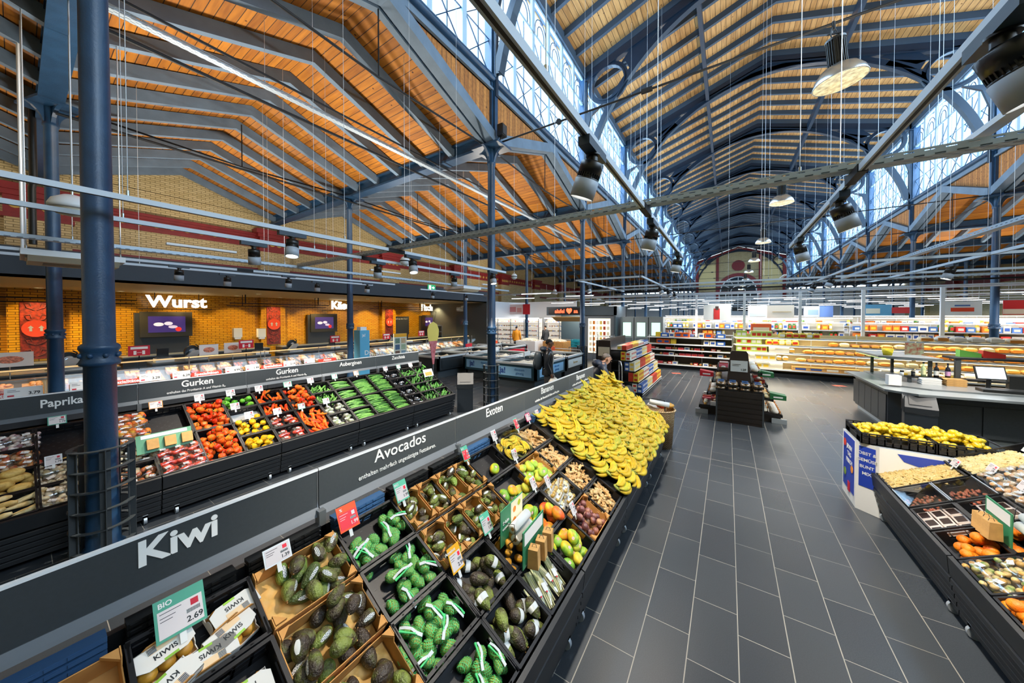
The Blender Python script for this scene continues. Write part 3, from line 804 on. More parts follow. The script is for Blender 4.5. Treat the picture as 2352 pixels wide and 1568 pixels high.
MB().box(0, .05, -.25, .25, -.15, .15).obj('box', mat('exit_green', '#1f9a63', .4, emit=.7), t)
s_ = MB(); s_.box(.051, .053, -.2, -.04, -.12, .12).box(.051, .053, .02, .2, -.02, .02).prism([(.04, -.06), (.04, .06), (.14, 0)][:3], .051, .053, 'YZ'); 
MB().box(.051, .054, -.2, -.06, -.11, .11).box(.051, .054, .0, .1, -.02, .02).prism([(.08, -.07), (.08, .07), (.2, 0)], .051, .054, 'YZ').obj('pictogram', mat('lit_white', '#ffffff', .4, emit=1.2), t)
# emergency floodlight on the column head
t = thing('floodlight', 'black floodlight clamped on the second hall column head', 'floodlight', (-4.75, 6.75, 6.86)); MB().cbox((0, 0, .1), (.16, .2, .28)).obj('housing', M_black, t); MB().cbox((.085, 0, .1), (.01, .16, .22)).obj('glass', mat('smoked', '#3a3f45', .1), t); MB().cyl((-.1, 0, -.16), (0, 0, 0), .02, n=6).obj('bracket', M_dark, t)
# far lighting: cross tracks with tube lights above the shelving area
far_y = [12.4, 15.2, 17.4, 19.2, 22, 24.6, 27.6, 31, 35, 40, 46]
for i, y in enumerate(far_y):
    x0, x1 = (-4, 14) if i < 2 else (-9, 20)
    t = thing('lighting_track', f'{ords[i]} of the white cross tracks above the far shelving', 'lighting track', (x0, y, 3.42 - .02 * (i % 3)), 0, 'cross tracks above the far shelving')
    MB().box(0, x1 - x0, -.025, .025, -.02, .03).obj('rail', M_trackw if i != 1 else M_dark, t)
    hang(t, [(q, 0, .03) for q in range(1, int(x1 - x0), 4)], r=.003)
tp = thing('tube_light', 'x', 'tube light')
MB().box(-.7, .7, -.03, .03, .015, .045).obj('housing', M_white, tp); MB().box(-.68, .68, -.022, .022, 0, .015).obj('tube', M_tube, tp)
for q in (-.5, .5): MB().cyl((q, 0, .045), (q, 0, .36), .004, n=4).obj('suspension_wire', M_wire, tp)
tu = Used(tp)
for i, y in enumerate(far_y[2:]):
    for j in range(9 if i < 6 else 7):
        x = -8 + j * 3.2 + (i % 2) * 1.2
        tu.put(loc=(x, y, 3.08), label='white tube light hanging in rows above the far shelving', group='tube lights above the far shelving')
for y in (18, 23, 29, 36, 46, 58):
    for x in (-6, 1.5, 10, 17):
        add_light('AREA', 'tube_glow', (x, y, 3.07), (0, 0, 0), 260 if y < 30 else 420, (1.0, .97, .92), shape='RECTANGLE', size=3, size_y=.1)
# fluorescent battens over the left aisle far end
for x, y in ((-7.0, 12.5), (-6, 15.0), (-9.5, 15.5)):
    tu.put(loc=(x, y, 3.3), rot=.1, label='white tube light above the freezer aisle', group='tube lights above the freezer aisle')
    add_light('AREA', 'tube_glow', (x, y, 3.2), (0, 0, 0), 60, (1, .97, .92), shape='RECTANGLE', size=1.4, size_y=.3)
# added fill lights in made-up housings, turned up to brighten the timber roofs
for x, y in ((-8.4, 2), (-8.4, 6), (-8.4, 11), (-8.4, 17), (-8.4, 25), (-14.5, 4), (-14.5, 12), (-14.5, 22), (12, 14), (12, 22), (12, 32), (1.5, 3.69), (1.5, 13.9), (1.5, 24), (1.5, 36), (1.5, 50), (18, 22), (-14, -3)):
    nave = -5 < x < 8
    o = thing('added_fill_light', 'slim white fill light added to brighten the roof above', 'added_fill_light', (x, y, 4.0 if x < -13 else 3.62), 0, 'added roof fill lights')
    MB().box(-.04, .04, -.5, .5, 0, .04).obj('housing', M_white, o)
    add_light('AREA', 'lamp', (0, 0, .06), (pi, 0, 0), 430 if nave else 170, (1.0, .90, .76), o, shape='RECTANGLE', size=.3, size_y=1.2)
# counter downlights: warm, recessed in the soffit
dl = thing('downlight', 'round warm recessed downlight in the counter soffit', 'downlight', group='recessed downlights over the counters')
MB().lathe([(.1, 0), (.1, -.012), (.075, -.012), (.07, 0)], 20).obj('trim_ring', M_white, dl); MB().lathe([(0, -.003), (.07, -.003)], 16).obj('lamp_disc', mat('warm_disc', '#ffe0a0', .5, emit=9, ecol='#ffd890'), dl)
add_light('SPOT', 'lamp', (0, 0, -.04), (0, 0, 0), 240, (1.0, .76, .38), dl, spot_size=R_(120), spot_blend=.7, shadow_soft_size=.06)
du = Used(dl)
for i in range(12): du.put(loc=(-17.45, -1.2 + 1.6 * i, 3.2))
for i in range(4): du.put(loc=(-15.2, .6 + 4.6 * i, 3.2))
# ================================================================ produce stands
class Stand:
    """sloping rim plane: back edge (xb, zb), front edge (xf, zf); cells are addressed by y and v (distance down the slope)"""
    def __init__(s, xb, zb, xf, zf):
        s.b = Vector((xb, 0, zb)); s.f = Vector((xf, 0, zf)); s.L = (s.f - s.b).length
        s.d = (s.f - s.b).normalized(); sg = 1 if s.d.x > 0 else -1
        s.n = Vector((-s.d.z * sg, 0, abs(s.d.x))).normalized()
        if s.n.z < 0: s.n = -s.n
        s.x = s.d.cross(s.n); s.sg = sg
    def P(s, y, v, w=0): return s.b + s.d * v + s.n * w + Vector((0, y, 0))
    def M(s, y, v, w=0):
        p = s.P(y, v, w); m = Matrix((s.x, s.d, s.n)).transposed().to_4x4(); m.translation = p; return m
SN = Stand(-1.93, 1.09, -.87, .51)
SF = Stand(-6.46, 1.09, -5.40, .51)
SR = Stand(2.51, 1.09, 1.45, .51)
def stand_body(st, y0, y1, units, label, endlabel=None):
    t = thing('produce_stand', label, 'produce stand', (0, 0, 0))
    sg = st.sg; fx, fz = st.f.x, st.f.z; bx, bz = st.b.x, st.b.z
    drop = .135
    a = st.P(0, -.05, -drop); b_ = st.P(0, st.L + .0, -drop)
    m = MB(); m.prism([(a.x, a.z), (b_.x, b_.z), (b_.x, b_.z - .025), (a.x, a.z - .025)], y0, y1); m.obj('sloping_deck', M_dark, t)
    n = len(units) - 1
    for i in range(n):
        u0, u1 = units[i] + .006, units[i + 1] - .006
        p = st.P(0, st.L)
        # front apron: a raked upper band, then horizontal slats
        m = MB(); m.prism([(fx, fz + .0), (fx + sg * .025, fz - .01), (fx + sg * .012, fz - .15), (fx - sg * .01, fz - .15)], u0, u1)
        m.obj('front_apron', M_anth2, t)
        sl = MB()
        for k in range(5):
            z = fz - .17 - .058 * k
            sl.prism([(fx - sg * (.0 + .012 * k), z), (fx + sg * (.008 - .012 * k), z - .008), (fx + sg * (.008 - .012 * k), z - .042), (fx - sg * (.012 + .012 * k), z - .05)], u0, u1)
        sl.obj('slat_panel', M_anth2, t)
        MB().box(min(fx - sg * .12, fx - sg * .1), max(fx - sg * .12, fx - sg * .1), u0, u1, .06, fz - .1).obj('kick_panel', M_black, t)
        for y in (u0 + .12, u1 - .12):
            c = MB().cyl((fx - sg * .07, y - .013, .045), (fx - sg * .07, y + .013, .045), .045, n=16)
            o = c.obj('caster_wheel', M_galv, t); MB().box(min(fx - sg * .1, fx - sg * .04), max(fx - sg * .1, fx - sg * .04), y - .02, y + .02, .07, .11).obj('caster_fork', M_steel, o)
    m = MB()
    for y in (y0, y1 - .03):
        m = MB(); m.prism([(bx - sg * .06, .06), (fx - sg * .1, .06), (fx - sg * .06, fz - .05), (bx - sg * .06, bz - .1)], y, y + .03); m.obj('end_panel', M_black, t)
    MB().box(min(bx - sg * .15, bx - sg * .12), max(bx - sg * .15, bx - sg * .12), y0, y1, .05, bz - .02).obj('back_panel', M_black, t)
    for u in units:
        MB().box(min(bx - sg * .12, bx - sg * .17), max(bx - sg * .12, bx - sg * .17), u - .02, u + .02, 0, 1.16).obj('upright', M_alu, t)
    return t
def header(x, sg, y0, y1, texts, label):
    t = thing('header_board', label, 'shelf sign', (x, (y0 + y1) / 2, 0))
    h = (y1 - y0) / 2 - .003
    MB().box(-.012, .0, -h, h, 1.17, 1.392).obj('panel', M_anth, t)
    MB().box(-.014, .004, -h, h, 1.392, 1.405).obj('top_edge', M_white, t)
    b = MB(); b.prism([(-.02 * sg, 1.125), (.03 * sg, 1.125), (.022 * sg, 1.14), (.004 * sg, 1.17), (-.02 * sg, 1.17)], -h, h); b.obj('lower_rail', mat('grey_rail','#585e65',.55,.1), t)
    MB().box(-.013, .002, h - .006, h, 1.17, 1.392).obj('joint_strip', M_alu, t)
    for txt, size, yc, z, sx, bold in texts:
        lettering(txt, size, M_text, t, (.003, yc - (y0 + y1) / 2, z), RX, bold=bold, sx=sx, ext=.0015)
    return t
# ---- near stand
UN = [-.19, 1.015, 2.235, 3.47, 4.85, 5.95]
tn = stand_body(SN, -1.35, 5.98, [-1.35] + UN, 'long black sloping produce stand with avocados, mangoes and bananas')
HN = [(-1.35, 1.015, [('Kiwi', .15, .405, 1.315, 1.0, .03)], 'dark grey header board reading Kiwi, nearest of all'),
      (1.015, 2.235, [('Avocados', .118, 1.636, 1.335, 1.02, .01), ('enthalten mehrfach ungesättigte Fettsäuren.', .046, 1.63, 1.232, .87, .004)], 'dark grey header board reading Avocados'),
      (2.235, 3.47, [('Exoten', .125, 2.84, 1.325, .86, .01)], 'dark grey header board reading Exoten'),
      (3.47, 4.85, [('Bananen', .122, 4.085, 1.325, .93, .01), ('enthalten die Mineralstoffe Kalium und Phosphor.', .046, 4.1, 1.225, .8, .005)], 'dark grey header board reading Bananen, left one beside Exoten'),
      (4.85, 5.95, [('Bananen', .122, 5.32, 1.31, .93, .01), ('enthalten die Mineralstoffe Kalium und Phosphor.', .046, 5.33, 1.215, .8, .005)], 'dark grey header board reading Bananen at the end beside the crouching man')]
for y0, y1, tx, lab in HN: header(-2.1, 1, y0, y1, tx, lab)
# ---- far stand
UF = [-.3, .9, 2.1, 3.3, 4.5, 5.72]
tf = stand_body(SF, -2.7, 5.74, [-2.7, -1.5] + UF, 'long black sloping stand of peppers, cucumbers and courgettes')
HF = [(-2.7, .9, [('Paprikas', .13, .315, 1.285, .8, .02)], 'dark grey header board reading Paprikas behind the nearest column'),
      (.9, 2.1, [('Gurken', .13, 1.5, 1.315, .9, .02), ('enthalten das Provitamin A und Vitamin B\u2086.', .05, 1.5, 1.215, .75, .01)], 'dark grey header board reading Gurken above the red peppers'),
      (2.1, 3.3, [('Gurken', .13, 2.7, 1.315, .9, .02), ('enthalten das Provitamin A und Vitamin B\u2086.', .05, 2.7, 1.215, .75, .01)], 'dark grey header board reading Gurken beside Auberginen'),
      (3.3, 4.5, [('Auberginen', .115, 3.9, 1.31, .9, .015)], 'dark grey header board reading Auberginen'),
      (4.5, 5.72, [('Zucchinis', .115, 5.1, 1.31, .85, .01)], 'dark grey header board reading Zucchinis')]
for y0, y1, tx, lab in HF: header(-6.66, 1, y0, y1, tx, lab)
for o in [q for q in S.objects if q.name.startswith('header_board')]:
    if o.location.x < -6: o.location.z = .03
# ---- right stand
tr_ = stand_body(SR, .6, 5.56, [.6, 1.6, 2.75, 3.93, 5.56], 'black sloping stand of nuts, dates and oranges at the right edge')

# ---------------------------------------------------------------- crates
def crate_mesh(w, d, h=.125, name='crate', m=None):
    mb = MB(); t = .007
    mb.box(-w / 2, w / 2, -d / 2, d / 2, -h, -h + .006)
    for s in (-1, 1):
        # long walls (along x)
        y = s * (d / 2 - t / 2)
        mb.cbox((0, y, -.006), (w, .016, .012)); mb.cbox((0, y, -h + .022), (w, t, .044)); mb.cbox((0, y, -.028), (w, t, .012))
        n = max(3, int(w / .06))
        for i in range(n + 1):
            mb.cbox((-w / 2 + .006 + (w - .012) * i / n, y, -h / 2), (.012, t, h))
        mb.cbox((-w * .3, y, -h * .5), (w * .3, t, .03)); mb.cbox((w * .3, y, -h * .5), (w * .3, t, .03))
        x = s * (w / 2 - t / 2)
        mb.cbox((x, 0, -.006), (.016, d, .012)); mb.cbox((x, 0, -h + .03), (t, d, .06))
        for q in (-1, 1):
            mb.cbox((x, q * d * .36, -h / 2), (t, d * .27, h)); mb.cbox((x, q * (d / 2 - .01), -h / 2), (.014, .02, h))
    # perforated floor: raised dark slots
    me = mb.mesh(name, m or M_crate)
    return me
M_slotd = mat('crate_slot_grey', '#2d3033', .6)  # plain dark grey for the vent slots
def crate_floor(w, d, h=.125):
    mb = MB()
    r2 = random.Random(3)
    for i in range(int(w / .035)):
        for j in range(int(d / .045)):
            x, y = -w / 2 + .03 + i * .035, -d / 2 + .035 + j * .045
            if (i + j) % 2: mb.box(x - .008, x + .008, y - .002, y + .002, -h + .006, -h + .0072)
    return mb.mesh('vent_slots', M_slotd)
CR = {}
def put_crate(st, y0, y1, v0, v1, label, w=0.0, m=None, kind='crate', group=None):
    W_, D_ = abs(y1 - y0) - .012, (v1 - v0) - .008
    key = (round(W_, 2), round(D_, 2), m.name if m else '')
    if key not in CR: CR[key] = (crate_mesh(W_, D_, m=m), crate_floor(W_, D_))
    o = link('produce_crate', CR[key][0]); f = link('vent_slots', CR[key][1], o)
    o.matrix_world = st.M((y0 + y1) / 2, (v0 + v1) / 2, w)
    return tag(o, label, 'crate', group)
def card_box(st, y0, y1, v0, v1, label, w=0.0, h=.11, flaps=True, notch=.025):
    W_, D_ = abs(y1 - y0) - .012, (v1 - v0) - .01
    key = ('c', round(W_, 2), round(D_, 2), h)
    if key not in CR:
        mb = MB(); t = .004
        mb.box(-W_ / 2, W_ / 2, -D_ / 2, D_ / 2, -h - .01, -h - .005)
        for s in (-1, 1):
            x = s * (W_ / 2 - t / 2)
            prof = [(-D_ / 2, -h), (D_ / 2, -h), (D_ / 2, .01), (D_ / 2 - .04, .01), (D_ / 2 - .06, -notch), (-D_ / 2 + .06, -notch), (-D_ / 2 + .04, .01), (-D_ / 2, .01)]
            mb.prism(prof, x - t / 2, x + t / 2, 'YZ')
            y = s * (D_ / 2 - t / 2)
            mb.box(-W_ / 2, W_ / 2, y - t / 2, y + t / 2, -h, -notch * .5)
            for q in (-1, 1):    # corner gussets
                cx, cy_ = q * (W_ / 2 - .006), s * (D_ / 2 - .006)
                mb.prism([(cx, cy_), (cx - q * .045, cy_), (cx, cy_ - s * .045)], -.004, .012, 'XY')
        CR[key] = mb.mesh('cardboard_box', M_card)
    o = link('cardboard_box', CR[key]); o.matrix_world = st.M((y0 + y1) / 2, (v0 + v1) / 2, w)
    return tag(o, label, 'box')

# ---------------------------------------------------------------- fruit and vegetables
def skin(name, ramp, vs=3.0, bump=.3, bs=60, rough=.45, grad=None, det=3, dots=None):
    m = mat(name, ramp[0], rough, bump=bump, bs=bs); N, L, b = nodes_of(m)
    tc = [n for n in N if n.type == 'TEX_COORD']; tc = tc[0] if tc else N.new('ShaderNodeTexCoord')
    oi = N.new('ShaderNodeObjectInfo'); va = N.new('ShaderNodeVectorMath'); va.operation = 'ADD'
    sc = N.new('ShaderNodeVectorMath'); sc.operation = 'SCALE'; sc.inputs['Scale'].default_value = vs * 10
    cb = N.new('ShaderNodeCombineXYZ'); ml = N.new('ShaderNodeMath'); ml.operation = 'MULTIPLY'; ml.inputs[1].default_value = 50; L.new(oi.outputs['Random'], ml.inputs[0]); L.new(ml.outputs[0], cb.inputs[0])
    L.new(tc.outputs['Object'], sc.inputs[0]); L.new(sc.outputs[0], va.inputs[0]); L.new(cb.outputs[0], va.inputs[1])
    nz = N.new('ShaderNodeTexNoise'); nz.inputs['Scale'].default_value = 1; nz.inputs['Detail'].default_value = det; L.new(va.outputs[0], nz.inputs['Vector'])
    # shift the ramp per object
    ad = N.new('ShaderNodeMath'); ad.operation = 'ADD'; m3 = N.new('ShaderNodeMath'); m3.operation = 'MULTIPLY_ADD'; m3.inputs[1].default_value = .34; m3.inputs[2].default_value = -.17
    L.new(oi.outputs['Random'], m3.inputs[0]); L.new(nz.outputs['Fac'], ad.inputs[0]); L.new(m3.outputs[0], ad.inputs[1])
    cr = N.new('ShaderNodeValToRGB'); e = cr.color_ramp.elements
    while len(e) < len(ramp): e.new(.5)
    for i, c in enumerate(ramp): e[i].position = .32 + .36 * i / (len(ramp) - 1); e[i].color = (*lin(c), 1)
    L.new(ad.outputs[0], cr.inputs[0]); out = cr.outputs[0]
    if dots:
        v = N.new('ShaderNodeTexVoronoi'); v.inputs['Scale'].default_value = dots[1]; L.new(tc.outputs['Object'], v.inputs['Vector'])
        lt = N.new('ShaderNodeMath'); lt.operation = 'LESS_THAN'; lt.inputs[1].default_value = dots[2]; L.new(v.outputs['Distance'], lt.inputs[0])
        mx = N.new('ShaderNodeMix'); mx.data_type = 'RGBA'; L.new(lt.outputs[0], mx.inputs[0]); L.new(out, mx.inputs[6]); mx.inputs[7].default_value = (*lin(dots[0]), 1); out = mx.outputs[2]
    L.new(out, b.inputs['Base Color'])
    return m
M_avo = skin('avocado_skin', ['#2a2019', '#3b3420', '#4e5426', '#6b7a35'], 2.2, .9, 110, .42, dots=('#8a8a4a', 180, .12))
M_avog = skin('green_avocado_skin', ['#37461d', '#4e6428', '#6f8a3a'], 2.2, .9, 110, .42)
M_avon = skin('netted_avocado_skin', ['#5f7a30', '#86993f', '#a5b45c'], 2.2, .9, 110, .42)
M_mango = skin('mango_skin', ['#5f8f2e', '#a9b832', '#e0b22e', '#e08a2a', '#d2542a'], .9, .05, 30, .32)
M_mangog = skin('green_mango_skin', ['#6f9f3a', '#9fbb40', '#c9c848', '#e0b840'], .9, .05, 30, .35)
M_ban = skin('banana_skin', ['#b8981a', '#d2b022', '#dec238', '#b0ae30'], 1.5, .03, 30, .45)
M_bant = mat('banana_tip', '#5f6424', .6)
M_ging = skin('ginger_skin', ['#b98f58', '#d3ae78', '#e3c592'], 3, .3, 60, .65)
M_pass = skin('passion_fruit_skin', ['#4a2a2c', '#633a3c', '#8a5c50', '#a87e5a'], 1.2, .1, 40, .4)
M_kiwi = skin('golden_kiwi_skin', ['#b8842a', '#cf9a30', '#a87422'], 2, .1, 60, .5)
M_redp = skin('red_pepper_skin', ['#c82c10', '#e0481a', '#ea661e', '#f08a2a'], 1.0, .03, 20, .2)
M_yelp = skin('yellow_pepper_skin', ['#f0b41c', '#f5c62a', '#ef9a14'], 1.0, .03, 20, .2)
M_grnp = skin('green_pepper_skin', ['#2f7a1e', '#4d9a2a', '#7ab53a'], 1.0, .03, 20, .2)
M_cuc = skin('cucumber_skin', ['#2d5a22', '#3f742c', '#6a9a48', '#4f8436'], 1.6, .25, 40, .35)
M_cuck = skin('courgette_skin', ['#1f4a1c', '#2f6626', '#4b8436'], 1.6, .15, 40, .3)
M_pot = skin('potato_skin', ['#c9a04e', '#dfba68', '#b88c40'], 2, .15, 50, .6)
M_pars = skin('parsnip_skin', ['#e6d3a0', '#d8b878', '#c9a45c'], 2, .2, 50, .6)
M_oran = skin('orange_skin', ['#ee7d14', '#f58f1c', '#e96a10'], 1, .4, 160, .4)
M_lem = skin('lemon_skin', ['#f2d21a', '#f7df3a', '#e8c010'], 1, .3, 120, .4)
M_stem = mat('stem_green', '#5e7a34', .6)
M_stick = mat('fruit_sticker', '#f2f2ee', .4)
M_stickp = brick('sticker_print', '#f4f4f0', '#f4f4f0', '#56606a', .014, .006, 'XY', .0012, .4, 0)
def film(name, tint=(.96, .98, 1), gl=.22):
    return glass(name, tint, gl, .12)
M_film = film('clear_film')
def avo_prof(L_=.115, R0=.036, neck=.45, n=12):
    pr = []
    for i in range(n + 1):
        t = pi * i / n; z = -cos(t); r = sin(t) * (1 - neck * .5 * (z + 1) * .55)
        pr.append((max(.0001, r * R0 * (1.06 - .1 * z)), z * L_ / 2))
    return pr
PROTO = {}
def proto(name, label, cat, fn):
    """build a one-off fruit (mesh object, possibly with child parts), remembered for copying"""
    o = fn(); tag(o, label, cat); PROTO[name] = Used(o); return o
def fruit(name, mb, m, sm='fruit', extra=None):
    o = mb.obj(name, m)
    return o
def mk_avo(L_, R0, neck, m, sticker):
    mb = MB().lathe(avo_prof(L_, R0, neck), 16, axis=0); o = mb.obj('avocado', m)
    MB().cyl((L_ / 2 - .002, 0, 0), (L_ / 2 + .003, 0, 0), .004, n=8).obj('stem_end', mat('stem_brown', '#8a6a3c', .7), o)
    if sticker:
        pr = avo_prof(L_, R0 + .0008, neck, 24); vs = []; a0 = len(pr) // 2 - 4
        for i in range(9):
            r, z = pr[a0 + i - 1]; wd = math.sqrt(max(0, 1 - ((i - 4) / 4.6) ** 2)) * .32
            for j in range(7):
                a = (-wd + 2 * wd * j / 6) + (0.35 if sticker == 1 else -.4)
                vs.append((z, r * sin(a), r * cos(a)))
        MB().add(vs, [(i * 7 + j, i * 7 + j + 1, (i + 1) * 7 + j + 1, (i + 1) * 7 + j) for i in range(8) for j in range(6)], smooth=True).obj('sticker', M_stickp if sticker == 1 else M_stick, o)
    return o
def mk_mango(L_, m):
    def fn(p):
        q = p.copy(); q.x *= 1 + .12 * p.z; q.z += .1 * p.x * p.x; return q
    o = MB().ell((0, 0, 0), (L_ / 2, L_ * .39, L_ * .36), 18, 12, fn=fn).obj('mango', m)
    MB().cyl((-L_ * .49, 0, .012), (-L_ * .49 - .006, 0, .014), .004, n=8).obj('stem_end', mat('stem_brown', '#8a6a3c', .7), o)
    vs = [(.012 * cos(a) + .012, .012 * sin(a), 0) for a in [2 * pi * k / 12 for k in range(12)]]
    vs = [(x, y, L_ * .36 * math.sqrt(max(0, 1 - (x / (L_ / 2)) ** 2 - (y / (L_ * .39)) ** 2)) + .1 * L_ * .36 * (x / (L_ / 2)) ** 2 + .0012) for x, y, z in vs]
    MB().add(vs, [tuple(range(12))]).obj('sticker', mat('sticker_pink', '#e8b8b8', .4), o)
    return o
def mk_pepper(m, name='bell_pepper'):
    def fn(p):
        a = math.atan2(p.y, p.x); k = 1 + .13 * cos(4 * a) * (1 - p.z * p.z); q = Vector((p.x * k, p.y * k, p.z)); s = math.hypot(p.x, p.y)
        sq = 1.12 if abs(p.z) < .75 else 1.0
        q.x *= sq; q.y *= sq; q.z -= .22 * (1 - s) * (1 if p.z > 0 else -.6); return q
    o = MB().ell((0, 0, 0), (.037, .037, .044), 20, 12, fn=fn).obj(name, m)
    MB().tube([(0, 0, .03), (.002, 0, .042), (.008, .002, .056)], .005, 6, rad=[.009, .005, .0055]).obj('stem', M_stem, o)
    return o
def mk_long(name, m, pts, rad, stem=True, n=10):
    o = MB().tube(pts, 0, n, rad=rad).obj(name, m)
    if stem:
        p = Vector(pts[0]); q = Vector(pts[1]); d = (p - q).normalized()
        MB().cyl(p, p + d * .018, rad[0] * .8, rad[0] * .55, n=7).obj('stem', M_stem, o)
    return o
def bend(L_, k, n=7): return [(L_ * (i / (n - 1) - .5), k * ((i / (n - 1) - .5) ** 2 * 4 - .5), 0) for i in range(n)]
def mk_ginger(seed):
    r = random.Random(seed); mb = MB(); x = -.045
    while x < .045:
        rr = r.uniform(.011, .017); mb.ell((x, r.uniform(-.006, .006), 0), (rr * 1.3, rr, rr * .9), 10, 6)
        if r.random() < .6:
            s = r.choice((-1, 1)); mb.ell((x + r.uniform(-.01, .01), s * .018, r.uniform(-.003, .006)), (.010, .015, .010), 8, 6)
        x += .017
    return mb.obj('ginger_root', M_ging)
def mk_banana_hand(n, seed, name='banana_hand'):
    r = random.Random(seed); t = thing(name, 'x', 'bananas')
    R0, A = .135, 48
    fm = None
    for i in range(n):
        pts = []; rad = []
        for k in range(9):
            a = R_(-A + 2 * A * k / 8)
            y = R0 * cos(a) - R0 * .8; f_ = (i - (n - 1) / 2); conv = max(0., 1 - k / 3.0)
            pts.append((R0 * sin(a), y * 1.0, 0)); rad.append((.0055, .008, .0145, .0172, .018, .0175, .0155, .0105, .005)[k])
        if fm is None:
            mb = MB().tube(pts, 0, 8, rad=rad); mb.tube([pts[-2], pts[-1], (pts[-1][0] + .006, pts[-1][1] - .006, 0)], 0, 6, rad=[.0100, .0055, .004], m=1)
            mb.tube([(pts[0][0] - .004, pts[0][1] - .004, 0), pts[0], pts[1]], 0, 6, rad=[.005, .0057, .0078], m=1)
            fm = mb.mesh('banana', [M_ban, M_bant])
        o = link('banana', fm, t)
        f_ = i - (n - 1) / 2
        # pivot each finger about the crown end so that the stalks meet
        px, py = R0 * sin(R_(-A)), R0 * cos(R_(-A)) - R0 * .8
        ang = f_ * R_(6.5) + r.uniform(-.03, .03)
        c, s_ = cos(ang), sin(ang)
        tx = px - (c * px - s_ * py); ty = py - (s_ * px + c * py)
        o.rotation_euler = (r.uniform(-.15, .15), 0, ang); o.location = (tx, ty + f_ * .012, .018 + .014 * (i % 2) + r.uniform(0, .006) - f_ * .002)
    MB().ell((R0 * sin(R_(-A)) - .004, R0 * cos(R_(-A)) - R0 * .8, .022), (.011, .006 * n, .010), 8, 6).obj('crown', mat('banana_crown', '#7a8434', .7), t)
    return t
for i in range(4):
    proto(f'avo{i}', 'x', 'avocado', lambda i=i: mk_avo((.112, .104, .12, .1)[i], (.035, .036, .034, .037)[i], (.5, .3, .7, .2)[i], (M_avo, M_avo, M_avog, M_avo)[i], (1, 0, 1, 2)[i]))
proto('avos', 'x', 'avocado', lambda: mk_avo(.088, .029, .4, M_avo, 2)); proto('avos2', 'x', 'avocado', lambda: mk_avo(.085, .03, .5, M_avog, 0))
proto('avob', 'x', 'avocado', lambda: mk_avo(.125, .039, .55, M_avo, 0))
proto('mango', 'x', 'mango', lambda: mk_mango(.118, M_mango)); proto('mangog', 'x', 'mango', lambda: mk_mango(.108, M_mangog))
proto('redp', 'x', 'pepper', lambda: mk_pepper(M_redp)); proto('yelp', 'x', 'pepper', lambda: mk_pepper(M_yelp)); proto('grnp', 'x', 'pepper', lambda: mk_pepper(M_grnp))
proto('point', 'x', 'pepper', lambda: mk_long('pointed_pepper', M_redp, [(-.075, .004, 0), (-.07, 0, 0), (-.04, -.004, 0), (0, -.002, 0), (.04, .006, .002), (.07, .018, .004), (.08, .022, .005)], [.008, .02, .024, .021, .015, .008, .002]))
proto('cuc', 'x', 'cucumber', lambda: mk_long('cucumber', M_cuc, bend(.32, .008), [.008, .019, .022, .0225, .022, .019, .007], False))
proto('zuc', 'x', 'courgette', lambda: mk_long('courgette', M_cuck, bend(.2, .006), [.010, .013, .017, .02, .021, .02, .008]))
proto('mini', 'x', 'cucumber', lambda: mk_long('small_cucumber', M_cuc, bend(.15, .008), [.005, .012, .0145, .015, .0145, .012, .005], False))
proto('pars', 'x', 'parsnip', lambda: mk_long('parsnip', M_pars, bend(.22, .006), [.014, .026, .024, .019, .014, .009, .003], False))
proto('pot', 'x', 'potato', lambda: MB().ell((0, 0, 0), (.075, .045, .04), 14, 8).obj('sweet_potato', M_pot))
proto('kiwi', 'x', 'kiwi', lambda: MB().ell((0, 0, 0), (.036, .027, .026), 14, 8).obj('kiwi_fruit', M_kiwi))
proto('pass', 'x', 'passion fruit', lambda: MB().ell((0, 0, 0), (.028, .027, .027), 14, 8).obj('passion_fruit', M_pass))
proto('oran', 'x', 'orange', lambda: MB().ell((0, 0, 0), (.038, .038, .036), 16, 10).obj('orange_fruit', M_oran))
for i in range(3): proto(f'ging{i}', 'x', 'ginger', lambda i=i: mk_ginger(i + 11))
for i in range(3): proto(f'ban{i}', 'x', 'bananas', lambda i=i: mk_banana_hand((5, 6, 6)[i], i))
def euler_rand(flat, lay, up=0):
    return (rnd.uniform(-.5, .5) if lay else rnd.uniform(0, 6.28), rnd.uniform(-flat, flat) + up, rnd.uniform(0, 6.28))
